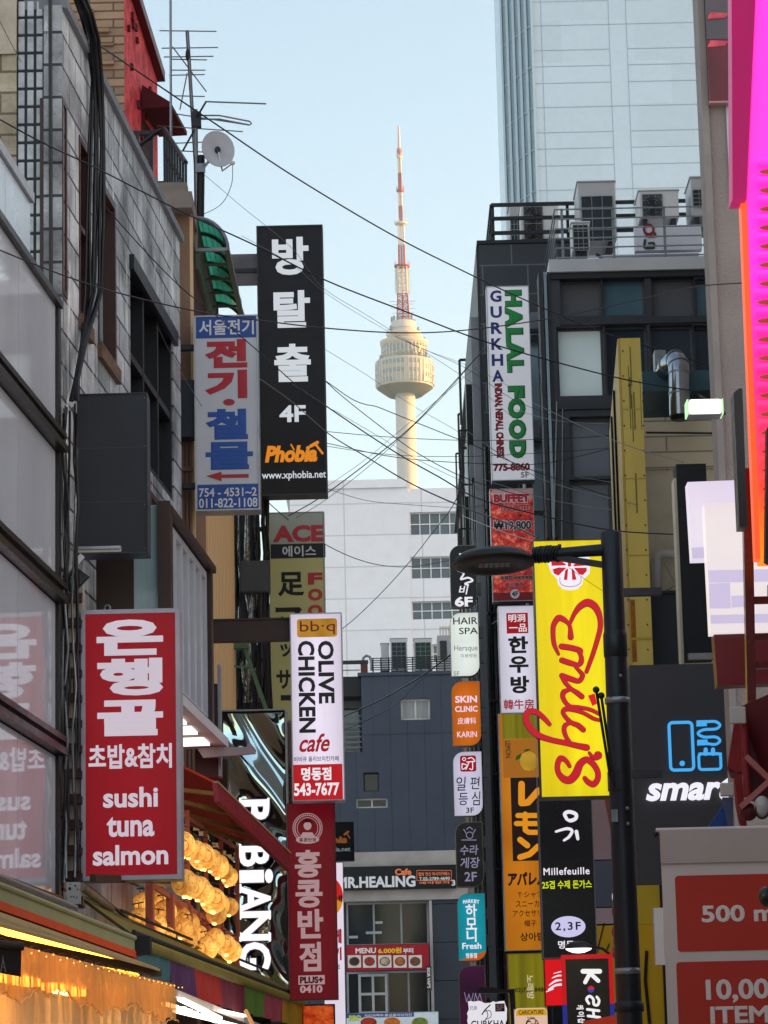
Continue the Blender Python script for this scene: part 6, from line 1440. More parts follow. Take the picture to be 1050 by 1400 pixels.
def build_neon():
    d = 21.0
    root = thing('neon_sign', 'huge glowing pink to orange louvred sign box at the right edge', 'sign', P(1060, 740, d))
    mg = lit('magenta_box', '#B0055E', 0.9, var=0.22, scale=1.4)
    t = Vector((0, 0.25, 0))
    obj('magenta_box', MB().prism([P(1000, -30, d), P(1034, -30, d), P(1020.5, 272, d), P(1001.5, 272, d)], t), mg, root)
    # LED face: pink above, turning orange below
    mt = bpy.data.materials.new('led_gradient'); mt.use_nodes = True; nt = mt.node_tree; b = nt.nodes['Principled BSDF']; L = nt.links.new
    tc = nt.nodes.new('ShaderNodeTexCoord'); sx = nt.nodes.new('ShaderNodeSeparateXYZ'); L(tc.outputs['Object'], sx.inputs[0])
    mr = nt.nodes.new('ShaderNodeMapRange'); org = ORG[root.name].z; mr.inputs['From Min'].default_value = P(1040, 770, d).z-org; mr.inputs['From Max'].default_value = P(1040, 380, d).z-org; L(sx.outputs['Z'], mr.inputs['Value'])
    rp = nt.nodes.new('ShaderNodeValToRGB'); L(mr.outputs['Result'], rp.inputs['Fac']); e = rp.color_ramp.elements
    e[0].color = (*lin('#FF8A1C'), 1); e[1].color = (*lin('#FF2FB4'), 1); x = e.new(0.25); x.color = (*lin('#FF4A30'), 1); x = e.new(0.6); x.color = (*lin('#FF2A78'), 1)
    L(rp.outputs['Color'], b.inputs['Emission Color']); b.inputs['Emission Strength'].default_value = 0.95/2**EXPOSURE; L(rp.outputs['Color'], b.inputs['Base Color'])
    obj('led_face', MB().prism([P(1034.5, -30, d+0.05), P(1110, -30, d+0.05), P(1110, 766, d+0.05), P(1041, 766, d+0.05), P(1022, 273, d+0.05)], t), mt, root)
    obj('orange_edge', MB().prism([P(1013, 273, d+0.1), P(1021.5, 273, d+0.1), P(1040.5, 764, d+0.1), P(1033, 764, d+0.1)], t*0.6), lit('orange_edge', '#FF5A2A', 1.1), root)
    f = MB()
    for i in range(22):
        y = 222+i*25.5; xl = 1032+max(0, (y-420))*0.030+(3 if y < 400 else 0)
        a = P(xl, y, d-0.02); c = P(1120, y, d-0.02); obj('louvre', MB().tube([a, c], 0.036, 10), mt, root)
        o = P(xl+24, y+12.5, d-0.01); obj('painted_gap_shade', MB().ball(o, 21*mpp(1040, y, d), 0.035, 4.3*mpp(1040, y, d), 16, 8), lit('louvre_gap_paint', '#C85A48', 0.65, var=0.3, scale=6), root)  # dark gap between louvres painted as a dim glowing ellipsoid
    obj('end_cap', MB().prism([P(1046, 590, d-0.06), P(1100, 500, d-0.06), P(1100, 790, d-0.06), P(1044, 770, d-0.06)], Vector((0, -0.1, 0))), BLACKM, root)
    # dark red post in front and frame
    q = facing(1012, 600, d-0.4); r = thing('dark_post', 'dark brown steel post glossy with red light beside the neon louvres', 'post', q.px(1020, 700))
    obj('post', MB().prism([q.px(1003, 537), q.px(1010, 531), q.px(1015, 531), q.px(1022, 720), q.px(1011, 720)], q.n*-0.2), surf('dark_red_gloss', '#1E0C0A', rough=0.35, var=0.2), r)
build_neon()
def build_screen():
    d = 22.5
    root = thing('display_screen', 'large pale lilac lit display screen panels behind the red ladder frame', 'screen', P(1000, 865, d))
    sc = lit('screen_white', '#EDE6EE', 0.95, hex2='#D9CDE6', scale=1.1); sc2 = lit('screen_lilac', '#D6CCEA', 0.9, var=0.12, scale=2); cr2 = lit('screen_cream', '#F3EBE8', 0.95, hex2='#E6D9DF', scale=1.3)
    t = Vector((0, 0.2, 0))
    obj('rear_panel', MB().prism([P(940, 659, d+0.3), P(1070, 654, d+0.3), P(1070, 760, d+0.3), P(946.5, 764, d+0.3)], t), sc, root)
    obj('rear_band', MB().prism([P(945.5, 749, d+0.29), P(965, 748, d+0.29), P(965, 763, d+0.29), P(946.5, 763.5, d+0.29)], Vector((0, -0.006, 0))), sc2, root)
    obj('front_panel', MB().prism([P(963, 688, d), P(1070, 686, d), P(1070, 862, d), P(972, 865, d)], t), cr2, root)
    s = MB()
    for bb in ((968, 780, 1070, 797), (971, 841, 1070, 853)): s.prism([P(bb[0], bb[1], d), P(bb[2], bb[1]-2, d), P(bb[2], bb[3]-2, d), P(bb[0]+1, bb[3], d)], Vector((0, -0.008, 0)))
    s.prism([P(969, 798, d), P(998, 797, d), P(999, 832, d), P(970, 832, d)], Vector((0, -0.008, 0)))
    s.prism([P(999.5, 815, d), P(1018, 814, d), P(1019, 830, d), P(1000, 831, d)], Vector((0, -0.008, 0)))
    obj('screen_blocks', s, sc2, root)
    obj('screen_tile', MB().prism([P(1049, 800, d), P(1070, 800, d), P(1070, 816, d), P(1049, 816, d)], Vector((0, -0.008, 0))), surf('soft_grey', '#6E6A70'), root)
    r = thing('red_fascia', 'plain dark red fascia board below the lit screen', 'panel', P(1000, 938, d+0.1))
    obj('board', MB().prism([P(976, 866, d+0.1), P(1060, 864, d+0.1), P(1060, 934, d+0.1), P(981, 938, d+0.1)], t), surf('dark_red_board', '#5A0A12', rough=0.4, var=0.25, scale=2), r)
    r = thing('red_ladder', 'dark red steel ladder frame in front of the lit screen', 'ladder', P(1028, 955, d-1))
    rd = surf('dark_red_steel', '#4A0F12', rough=0.25, var=0.2, scale=3)
    obj('stile', MB().prism([P(1015, 640, d-1), P(1028, 640, d-1), P(1034, 960, d-1), P(1022, 960, d-1)], Vector((0, 0.1, 0))), rd, r)
    for y in (763, 821, 872, 910): obj('rung', MB().bar(P(1027, y, d-0.95), P(1075, y-1, d-0.95), 0.06, 0.05), rd, r)
    obj('stile', MB().prism([P(1072, 640, d-1), P(1084, 640, d-1), P(1090, 960, d-1), P(1078, 960, d-1)], Vector((0, 0.1, 0))), rd, r)
    # floodlight with pale lens
    q = facing(965, 556, 25.2); s0, z0, s1, z1 = q.rect(941, 546, 987, 566)
    r = thing('floodlight', 'lit white floodlight sticking out from the stucco wall', 'lamp', q.pt((s0+s1)/2, z0, 0))
    obj('housing', MB().panel(q, s0, z0, s1, z1+0.005, -0.22, -0.01), ALU, r)
    obj('lens', MB().poly(q, rounded(q, 942, 547, 986, 565, 4), -0.009, 0.03), lit('flood_white', '#F6FFF2', 3.2), r)
    obj('end_glass', MB().panel(q, s1+0.001, z0, s1+0.012, z1, -0.2, 0.02).panel(q, s0-0.012, z0, s0-0.001, z1, -0.2, 0.02), lit('flood_green', '#B8F0B0', 1.1), r)
    obj('arm', MB().tube([q.px(965, 546, -0.1), q.px(955, 536, -0.1), q.px(985, 538, -0.4), q.px(1003, 541, -0.7)], 0.012, 6), BLACKM, r)
build_screen()

# ---- yellow steel frame, olive wall, ducts
def build_yellow():
    q = facing(867, 680, 38.0); at = q.at
    root = thing('yellow_steel_frame', 'tall mustard yellow steel panel frame standing between the buildings', 'panel', q.px(865, 1200))
    ym = surf('mustard_steel', '#A89448', rough=0.5, var=0.18, scale=1.2, stretch=(2, 2, 0.5)); yd = surf('mustard_inner', '#9A8030', rough=0.5, var=0.25, scale=1.5)
    s0 = at(856, 680)[0]; s1 = at(884, 680)[0]; zt = at(868, 462)[1]; zb = at(870, 1220)[1]
    obj('front_panel', MB().panel(q, s0, zb, s1, zt, -0.2, 0), ym, root)
    obj('side_panel', MB().prism([q.pt(s0-0.002, zb, -0.02), q.pt(s0-0.01, zb, -1.9), q.pt(s0-0.01, zt-0.85, -1.9), q.pt(s0-0.002, zt, -0.02)], Vector((-0.03, 0, 0))), yd, root)
    mb = MB()
    for x in (0.06, 0.12): mb.prism([q.pt(s0-0.034, zb, -0.2-x*9), q.pt(s0-0.034, zb, -0.3-x*9), q.pt(s0-0.034, zt-0.3-x*4, -0.3-x*9), q.pt(s0-0.034, zt-0.3-x*4, -0.2-x*9)], Vector((-0.03, -0.03, 0)))
    obj('flange', mb, BLACKM, root)
    obj('bolts', MB().ball(q.px(860, 520, 0.005), 0.015, 0.01, 0.015, 8, 5).ball(q.px(860, 527, 0.005), 0.015, 0.01, 0.015, 8, 5), DARKM, root)
    obj('seam', MB().panel(q, s0, at(865, 875)[1], s1, at(865, 872)[1], 0.001, 0.012), yd, root)
    for y in (560, 655, 760, 960, 1060): obj('seam', MB().panel(q, s0, at(865, y)[1], s1, at(865, y-1.2)[1], 0.001, 0.006), yd, root)
    bl = MB(); rnd = random.Random(31)
    for y in range(480, 900, 34):
        for x in (855.5, 881.5): bl.ball(q.px(x+(y-680)*0.02, y, 0.003), 0.012, 0.008, 0.012, 6, 4)
    obj('rivets', bl, DARKM, root)
    for i in range(7): 
        y0 = rnd.uniform(470, 800); x = rnd.uniform(858, 880); obj('drip_stain', MB().panel(q, at(x, y0)[0], at(x, y0+rnd.uniform(30, 90))[1], at(x, y0)[0]+rnd.uniform(0.008, 0.022), at(x, y0)[1], 0.001, 0.002), surf('grime', '#6E6232', rough=0.9, var=0.4, scale=12), root)
    obj('rust_patch', MB().panel(q, s0+0.002, at(865, 905)[1], s0+0.06, at(865, 820)[1], 0.001, 0.006), surf('rust_orange', '#8A5218', rough=0.8, var=0.5, scale=10), root)
    # olive wall
    w = facing(925, 740, 39.5); at = w.at
    r = thing('olive_wall_building', 'olive grey rendered back wall with pale boarding and blue green band', 'building', w.px(940, 1300))
    a, b = at(882, 740)[0], at(1010, 740)[0]
    obj('wall', MB().panel(w, a, 0, b, at(925, 642)[1], -2.5, 0), surf('olive_render', '#B3AC98', rough=0.85, var=0.3, scale=1.3, bump=0.4), r)
    obj('boarding', MB().panel(w, a, at(925, 642)[1]+0.003, b, at(925, 571)[1], -2.5, 0.03), tiles('olive_boards', w, '#B8AE95', '#7C7462', 5.0, 0.22, 0.012, rough=0.7, var=0.12), r)
    obj('band', MB().panel(w, at(876, 525)[0], at(925, 540)[1], b, at(925, 513)[1], -2.5, 0.25), surf('blue_green_band', '#26424C', rough=0.5, var=0.2), r)
    obj('wire', MB().tube([w.px(883, 592, 0.03), w.px(975, 593, 0.03)], 0.014, 5), DARKM, r)
    # silver elbow duct
    r = thing('exhaust_duct', 'silver corrugated exhaust duct elbow on the olive wall', 'duct', w.px(928, 575, 0.3))
    dm = surf('duct_silver', '#A6A8AE', rough=0.22, metal=0.95, var=0.2, scale=4)
    q2 = facing(925, 500, 38.9)
    pts = [(906, 500), (909, 490), (916, 482), (925, 479.5), (933, 483), (938, 490), (940, 500), (941, 525), (942, 555)]
    mb = MB(); cen = [q2.px(x, y) for x, y in ((912, 506), (914, 498), (919, 491), (926, 489), (926.5, 496), (927, 506), (927.5, 530), (928, 566))]
    c2 = [q2.px(x, y) for x, y in ((904, 503), (912, 494), (922, 490), (928, 497), (929, 510), (929, 540), (930, 570))]
    c3 = [q2.px(912, 500, -0.5), q2.px(916, 494, -0.2), q2.px(924, 492, -0.03), q2.px(927, 500, 0.06), q2.px(927.5, 512, 0.08), q2.px(928, 540, 0.08), q2.px(929, 570, 0.08)]
    obj('duct', MB().tube(c3, 0.145, 24), dm, r)
    for i, (a_, b_) in enumerate(((1, 2), (2, 3), (3, 4), (4, 5), (5, 6))):
        m_ = c3[a_]; d_ = (c3[b_]-c3[a_-1]).normalized(); obj('seam_ring', MB().tube([m_-d_*0.012, m_+d_*0.012], 0.152, 24), STEEL, r)
    obj('mouth', MB().lathe(c3[-1], [(0.14, -0.02), (0.12, -0.06), (0.001, -0.05)], 20), BLACKM, r)
    obj('fan_box', MB().panel(w, at(893, 500)[0], at(893, 512)[1], at(908, 500)[0], at(893, 486)[1], 0.01, 0.3), STEEL, r)
    # white elbow pipe
    r = thing('white_pipe', 'white taped elbow pipe above the dark tank on the olive wall', 'pipe', w.px(895, 820, 0.2))
    obj('pipe', MB().tube([w.px(928, 762, 0.2), w.px(905, 761, 0.2), w.px(898, 763, 0.2), w.px(896, 770, 0.2), w.px(896, 822, 0.2)], 0.065, 12), surf('pipe_white', '#A5A3A0', rough=0.5, var=0.2, scale=6), r)
    obj('guy_wire', MB().tube([w.px(905, 775, 0.3), w.px(922, 805, 0.3)], 0.006, 4).tube([w.px(890, 822, 0.3), w.px(928, 802, 0.3)], 0.008, 4), STEEL, r)
    s0, z0, s1, z1 = w.rect(885, 824, 921, 1000)
    r = thing('dark_tank', 'dark navy rectangular tank below the white elbow pipe', 'tank', w.pt((s0+s1)/2, z0, 0.3))
    obj('body', MB().panel(w, s0, z0, s1, z1, 0.05, 0.7), surf('navy_tank', '#1A1D27', rough=0.45, var=0.2), r); obj('lid', MB().panel(w, s0-0.05, z1, s1+0.05, z1+0.04, 0.02, 0.75), BLACKM, r)
    # black side sign box
    q3 = facing(948, 770, 31.0); s0, z0, s1, z1 = q3.rect(930, 634, 971, 900)
    r = thing('black_box_sign', 'tall black sign box seen from behind next to the lit screen', 'sign', q3.pt((s0+s1)/2, z0, -0.2))
    obj('casing', MB().panel(q3, s0, z0, s1, z1, -0.35, 0), surf('black_matte', '#121215', rough=0.6), r)
    obj('edge_light', MB().panel(q3, s0-0.03, z0-0.4, s0-0.002, z1-0.15, -0.3, -0.01), surf('cream_edge', '#A39A84', rough=0.4), r)
    obj('foot_bar', MB().panel(q3, q3.at(940, 896)[0], q3.at(940, 903)[1], q3.at(979, 896)[0], q3.at(940, 895)[1], 0.01, 0.1), ALU, r)
build_yellow()
def build_side_wall():
    w = facing(850, 1250, 36.5); at = w.at
    r = thing('patchwork_wall', 'wall of pink grey and bright yellow panels behind the lamp pole', 'building', w.px(850, 1450))
    bands_ = [(800, 850, 1090, 1175, '#8A7476', 'pinkish_panel'), (800, 850, 1176, 1240, '#474C58', 'slate_blue_panel'), (800, 850, 1241, 1263, '#9A8488', 'rose_panel'), (800, 925, 1264, 1480, '#B08A12', 'yellow_panel'), (851, 925, 1198, 1263.5, '#A88C20', 'yellow_panel_upper')]
    for x0, x1, y0, y1, c, n in bands_:
        s0, z0, s1, z1 = w.rect(x0, y0, x1, y1); obj(n, MB().panel(w, s0, z0, s1, z1-0.004, -1.5, 0), surf(n, c, rough=0.55, var=0.15, scale=1.5), r)
    mb = MB()
    for x0, y0, x1, y1 in ((826, 1262, 815, 1306), (833, 1290, 829, 1300)): mb.tube([w.px(x0, y0, 0.02), w.px(x1, y1, 0.02)], 0.008, 5)
    mb.tube([w.px(884, 1300, 0.02), w.px(882, 1340, 0.03), w.px(888, 1400, 0.03)], 0.02, 6); mb.panel(w, at(905, 1300)[0], at(905, 1480)[1], at(912, 1300)[0], at(905, 1205)[1], 0.001, 0.05)
    obj('cables', mb, BLACKM, r)
    obj('brown_flap', MB().prism([w.px(823, 1095, 0.4), w.px(840, 1095, 0.4), w.px(842, 1138, 0.4), w.px(832, 1142, 0.4)], w.n*0.04), surf('terracotta_flap', '#6E3B30', rough=0.7, var=0.2), r)
    q = facing(903, 1280, 25); s0, z0, s1, z1 = q.rect(895, 1241, 918, 1319); r = thing('white_box_sign', 'small white box sign edge with a red mark beside the beige banner', 'sign', q.pt((s0+s1)/2, z0, 0))
    obj('casing', MB().panel(q, s0, z0, s1, z1, -0.1, 0), surf('box_white', '#A9A19E', rough=0.4, var=0.1), r); obj('mark', MB().panel(q, q.at(908.5, 1290)[0], q.at(908, 1296)[1], q.at(912, 1280)[0], q.at(908, 1276)[1], 0.001, 0.006), lit('red_mark', '#E0202A', 0.9), r)
build_side_wall()
# ================================================================ RIGHT SIGNS
def build_halal():
    r, pl = sign('halal_food_sign', 'tall white sign with green upright capitals and blue stacked letters', (668.5, 391, 727, 657), 46.5, 0.3, lit('sign_soft_white', '#C9CBD2', 0.35, var=0.1, scale=0.8, base=0.75), ALU, margin=1, arms=(450, 600), arm_dir=1, arm_len=0.25)
    G = surf('letter_green', '#0F7A34', rough=0.35); GD = surf('letter_green_dark', '#0A4A22'); B = surf('letter_navy', '#22246E', rough=0.4); RD = surf('letter_maroon', '#7A0F1E')
    items = [('H', (691, 397, 713, 419)), ('A', (691, 420, 714, 448)), ('L', (692, 449, 715, 468)), ('A', (693, 466, 716, 493)), ('L', (694, 493, 716, 509)), ('F', (695, 528, 717, 544)), ('O', (695, 545, 718, 572)), ('O', (696, 574, 719, 600)), ('D', (697, 603, 719, 626))]
    mb = MB(); md = MB()
    for c, bb in items:
        put_text(md, pl, c, (bb[0]-0.8, bb[1]-0.8, bb[2]+0.8, bb[3]+0.8), 0.001, t=0.006, rot=90, off=0.09); put_text(mb, pl, c, bb, 0.008, t=0.006, rot=90, off=0.06)
    p = obj('lettering', md, GD, r); obj('letter_face', mb, G, p)
    y = 397; mb = MB()
    for i, c in enumerate('GURKHA'): put_text(mb, pl, c, (670+i*0.55, 397+i*21.8, 685.5+i*0.6, 413+i*21.8), 0.001, off=0.035)
    obj('lettering', mb, B, r)
    letters(r, pl, RD, [('INDIAN, NEPALI, CHINESE', (675.5, 524, 688, 626), dict(rot=90, off=0.07)), ('775-8860', (674.5, 633, 724.5, 644), dict(off=0.06))])
    letters(r, pl, surf('soft_grey', '#6E6A70'), [('5F', (712, 645.5, 723, 653), dict(off=0.02))])
build_halal()
def build_buffet():
    food = bpy.data.materials.new('barbecue_picture'); food.use_nodes = True; nt = food.node_tree; b = nt.nodes['Principled BSDF']
    n = _noise(nt, 6.5, 8, 0.8); rp = nt.nodes.new('ShaderNodeValToRGB'); e = rp.color_ramp.elements; e[0].position = 0.38; e[0].color = (*lin('#2A0808'), 1); e[1].position = 0.63; e[1].color = (*lin('#E39A7E'), 1)
    x = e.new(0.46); x.color = (*lin('#A3161E'), 1); x = e.new(0.54); x.color = (*lin('#C93A24'), 1)
    nt.links.new(n.outputs['Fac'], rp.inputs['Fac']); nt.links.new(rp.outputs['Color'], b.inputs['Base Color']); nt.links.new(rp.outputs['Color'], b.inputs['Emission Color']); b.inputs['Emission Strength'].default_value = 0.25/2**EXPOSURE; b.inputs['Roughness'].default_value = 0.3
    r, pl = sign('buffet_sign', 'red barbecue picture sign reading BUFFET UNLIMITED with a won price', (671.5, 668, 731.5, 822), 46.5, 0.25, food, ALU, margin=0.8, arms=(700,), arm_dir=1, arm_len=0.25)
    pk = surf('picture_pink', '#C99A98', rough=0.4, var=0.2, scale=4); band(r, pl, pk, (673, 669, 728, 683))
    RD = surf('letter_crimson', '#B0102A', rough=0.4); WH = surf('sign_white', '#C5C6CC'); BK = surf('letter_black', '#151417')
    def outlined(t, bb, m_in, m_out, off, g=1.0, o=0.004):
        mb = MB(); put_text(mb, pl, t, (bb[0]-g, bb[1]-g, bb[2]+g, bb[3]+g), o, t=0.003, off=off+0.07); p = obj('lettering', mb, m_out, r)
        mb = MB(); put_text(mb, pl, t, bb, o+0.004, t=0.003, off=off); obj('letter_face', mb, m_in, p)
    outlined('BUFFET', (675, 675.5, 724, 687), RD, WH, 0.06); outlined('UNLIMITED', (685, 690.5, 726, 699.5), RD, pk, 0.03, 0.6); outlined('₩19,800', (675, 712, 726, 726), BK, WH, 0.03)
    outlined('무제한 바베큐뷔페', (684, 787, 728, 793), BK, pk, 0.03, 0.5); outlined('炭火焼肉', (690, 796, 716, 804), RD, pk, 0.03, 0.5)
    band(r, pl, surf('crimson_foot', '#7A0E18', rough=0.4), (674, 810, 730.5, 821))
    p = obj('floor_disc', MB().poly(pl, ellipse(pl, 704, 812, 6.3, 6.3), 0.004, 0.008), WH, r); mb = MB(); put_text(mb, pl, '4F', (699.5, 808.5, 708.5, 815.5), 0.009, off=0.03); obj('lettering', mb, BK, p)
build_buffet()
def build_hanwoo():
    r, pl = sign('beef_restaurant_sign', 'white lit sign with a red square seal and black Korean letters', (682.5, 828, 733, 975), 46.4, 0.3, lit('cool_lit_white', '#E2DEF0', 0.95, var=0.18, scale=0.9, stretch=(2, 1, 0.4), edge=0.35), ALU, margin=0.8, arms=(850,), arm_dir=1, arm_len=0.25)
    RD = lit('seal_red', '#B40F22', 0.6); W = lit('foot_white', '#F2EAF0', 0.9); BK = surf('letter_black', '#151417')
    band(r, pl, RD, (692.5, 838, 722, 866)); letters(r, pl, W, [('明洞', (695, 840, 718, 850.5), dict(off=0.01)), ('一品', (696, 853, 720, 864), dict(off=0.01))], o0=0.004)
    letters(r, pl, BK, [('한', (695, 870, 722, 893)), ('우', (696, 897, 722.5, 920)), ('방', (698, 924, 723.5, 948))], off=0.04)
    letters(r, pl, RD, [('韓牛房', (688.5, 956, 730, 970), dict(off=0.02))])
build_hanwoo()
def build_lemon():
    ol = lit('olive_lit', '#8C8412', 0.55, hex2='#5E5A10', scale=2.2, stretch=(7, 1, 0.15), base=0.6)
    r, pl = sign('lemon_shop_sign', 'tall orange lit sign with a lemon picture and big black katakana block', (686, 975, 737, 1300), 46.2, 0.3, lit('amber_face', '#DE8A16', 0.85, hex2='#B8660C', scale=0.8, edge=0.35), ALU, margin=1.0)
    band(r, pl, ol, (687, 976, 735, 1010)); band(r, pl, lit('brown_amber', '#A9681A', 0.8), (687.5, 1011, 736, 1063))
    BK = lit('brown_black', '#241512', 0.5); letters(r, pl, BK, [('LEMON', (691, 1013, 698, 1036), dict(rot=90, off=0.01))], o0=0.004)
    band(r, pl, BK, (699.5, 1063, 736.5, 1177))
    A = lit('amber_letter', '#E8951C', 0.85)
    mb = MB()
    for st, w in (([(713, 1072), (713, 1098), (722, 1097), (736, 1081)], 9), ([(708, 1115), (736, 1115)], 7), ([(706, 1126), (736, 1126)], 7), ([(718, 1113), (718, 1135), (723, 1138), (736, 1138)], 7), ([(711, 1148), (721, 1156)], 8), ([(711, 1172), (724, 1168), (736, 1157)], 8)): 
        for a, b in zip(st, st[1:]): stroke(mb, pl, [a, b], w, 0.004+0.0003*len(mb.v)/1000, 0.004)
    obj('lettering', mb, A, r)
    letters(r, pl, BK, [('アパレル', (694, 1192, 748, 1211), dict(off=0.05, shear=0.1)), ('T·シャツ', (708, 1219, 742, 1227), dict(off=0.01)), ('スニーカー', (705, 1231, 746, 1240), dict(off=0.01)), ('アクセサリー', (701, 1244, 750, 1253), dict(off=0.01)), ('帽子', (717, 1258, 733.5, 1266.5), dict(off=0.01)), ('상아탑', (711, 1275, 745, 1286.5), dict(off=0.02))], o0=0.004)
    lm = MB(); c = pl.at(723, 1040); k = pl.at(724, 1040)[0]-c[0]
    lm.lathe(pl.pt(c[0], c[1], 0.0), [(0.001, -14*k), (7*k, -12.5*k), (12*k, -5*k), (12.5*k, 2*k), (9*k, 9*k), (3*k, 12.5*k), (0.001, 13*k)], 24)
    for i in range(len(lm.v)): lm.v[i].y = pl.o.y-0.006+(lm.v[i].y-pl.o.y)*0.06
    p = obj('lemon', lm, lit('lemon_yellow', '#C2952C', 0.7, hex2='#8E7020', scale=5, base=0.6), r)
    lf = MB(); lf.poly(pl, [pl.at(715, 1027), pl.at(720, 1024), pl.at(726, 1024.5), pl.at(720, 1028)], 0.02, 0.024); lf.poly(pl, [pl.at(704.5, 1040), pl.at(706, 1034), pl.at(713, 1030), pl.at(711, 1037)], 0.02, 0.024)
    obj('leaf', lf, lit('leaf_green', '#2E5A1C', 0.6), p)
    r, pl = sign('olive_lightbox', 'olive yellow glowing lightbox with a dark phone number under the orange sign', (695, 1303, 748, 1420), 46.0, 0.3, ol, surf('amber_casing', '#8A5A2A', rough=0.5), margin=1.0)
    letters(r, pl, surf('olive_ink', '#2E2A0C'), [('02)775-8488', (704, 1350, 747, 1358), dict(off=0.02))])
    letters(r, pl, lit('soft_glow_letters', '#D8C8A0', 0.8), [('노래방', (720, 1333, 730, 1366), dict(rot=90))], o0=0.006)
build_lemon()
def corner_sign(label, bb, face, name='corner_sign', d=47.6, bk=True):
    xc, yc = (bb[0]+bb[2])/2, (bb[1]+bb[3])/2; pl = facing(xc, yc, d)
    root = thing(name, label, 'sign', pl.px(xc, bb[3], -0.1), 'rounded floor signs stacked on the building corner')
    obj('casing', MB().poly(pl, rounded(pl, bb[0]-0.7, bb[1]-0.7, bb[2]+0.7, bb[3]+0.7, 15, 'ac'), -0.2, -0.004), surf('champagne_rim', '#8E8672', rough=0.3, metal=0.6), root)
    obj('face', MB().poly(pl, rounded(pl, *bb, 14, 'ac'), -0.003, 0.004), face, root)
    if bk:
        for f in (0.3, 0.7):
            y = bb[1]+(bb[3]-bb[1])*f; s0, z0, s1, z1 = pl.rect(bb[2]+0.7, y-8, bb[2]+7, y+8); obj('bracket', MB().panel(pl, s0+0.002, z0, s1, z1, -0.16, -0.05), surf('bracket_grey', '#55585C', rough=0.4, metal=0.4, var=0.3), root)
    return root, pl
def build_corner_signs():
    W = lit('corner_white', '#F0EAF4', 0.95); BK = surf('letter_black', '#151417')
    r, pl = corner_sign('black rounded floor sign reading 6F with white brushed strokes', (616, 746, 651, 829), surf('corner_black', '#0F1016', rough=0.3))
    letters(r, pl, W, [('6F', (621, 815, 647, 829.5), dict(off=0.07)), ('갈', (626, 755, 646, 782), dict(shear=0.15, off=0.01)), ('비', (627, 800, 641, 813), dict(shear=0.2, off=0.02))])
    mb = MB(); stroke(mb, pl, [(626, 780), (634, 784), (630, 792), (640, 790), (646, 794), (636, 798), (640, 800)], 2.4, 0.005); obj('brush_mark', mb, W, r)
    r, pl = corner_sign('white rounded hair salon floor sign with thin dark capitals', (616.5, 838, 654.5, 924), lit('salon_white', '#EEF4EE', 1.02, hex2='#CBD6CF', scale=1.2, edge=0.25))
    letters(r, pl, surf('soft_black', '#2E2C2E'), [('HAIR', (619.5, 844, 653, 853.5)), ('SPA', (627.5, 858, 653.5, 867))], off=0.01)
    letters(r, pl, surf('faint_grey', '#A8AAA8'), [('Hersque', (621, 882, 653, 892)), ('미용명동', (630, 894, 652, 899)), ('5F', (620, 918, 628, 924))], off=0.0)
    r, pl = corner_sign('orange rounded skin clinic floor sign with pink white capitals', (618.5, 932, 656.5, 1019), lit('clinic_orange', '#E87A10', 0.95, hex2='#B04E08', scale=1.1, edge=0.4))
    letters(r, pl, lit('clinic_pink', '#F6D6E8', 0.95), [('SKIN', (622, 951, 652.5, 961), dict(off=0.05)), ('CLINIC', (622, 965, 653, 973.5), dict(off=0.045)), ('皮膚科', (625.5, 981, 651, 990), dict(off=0.01)), ('KARIN', (625, 1000, 652, 1008), dict(off=0.01))])
    r, pl = corner_sign('white lilac rounded floor sign with a red square seal reading 3F', (620.5, 1028, 659, 1115), lit('lilac_sign', '#DAD8EC', 0.9, hex2='#BDBAD6', scale=1.2, edge=0.25))
    sq = lit('seal_red', '#B40F22'); p = obj('seal', MB().poly(pl, rounded(pl, 629, 1033, 651, 1055, 3, 'abcd'), 0.005, 0.009), sq, r)
    mb = MB(); ring(mb, pl, 634.5, 1038, 2.6, 1.0, 0.010)
    for a in ([(632, 1044), (632, 1052), (639, 1047), (632, 1044)], [(640, 1037), (645, 1036), (649, 1040)], [(638, 1042), (649, 1041)], [(646, 1042), (646, 1052), (642, 1051)], [(641, 1043), (637, 1052)]): stroke(mb, pl, a, 1.3, 0.010, 0.003, seg=3)
    obj('seal_mark', mb, W, p)
    letters(r, pl, BK, [('일', (624, 1062, 637, 1081), dict(shear=0.1)), ('편', (643, 1062, 656, 1079), dict(shear=0.1)), ('등', (627, 1084, 640, 1101), dict(shear=0.1)), ('심', (645, 1082, 657, 1101), dict(shear=0.1)), ('3F', (637, 1104, 648, 1111.5), dict(off=0.02))], off=0.005)
    r, pl = corner_sign('black rounded floor sign with dim lilac letters and a small dish drawing', (624, 1124.5, 660, 1212), surf('corner_black', '#0F1016'))
    L = lit('dim_lilac', '#8E8AA8', 0.8); letters(r, pl, L, [('수라', (629, 1155, 654, 1169), dict(shear=0.1)), ('게장', (629, 1172, 656, 1187), dict(shear=0.1)), ('2F', (635, 1192, 652, 1205), dict(off=0.02))], off=0.015)
    mb = MB(); stroke(mb, pl, [(631.5, 1148.5), (651, 1148.5)], 1.1, 0.005); ring(mb, pl, 642, 1142, 5, 1.0, 0.005); stroke(mb, pl, [(634, 1134), (637, 1139)], 1.1, 0.005); stroke(mb, pl, [(650, 1134), (647, 1139)], 1.1, 0.005); stroke(mb, pl, [(638, 1134), (642, 1131), (646, 1134)], 1.1, 0.005); obj('dish_mark', mb, L, r)
    r, pl = corner_sign('teal rounded market floor sign with white letters and an orange foot', (626.5, 1222, 663.5, 1313), lit('market_teal', '#0EA6B8', 0.9, hex2='#0B8294', scale=1.2, edge=0.35))
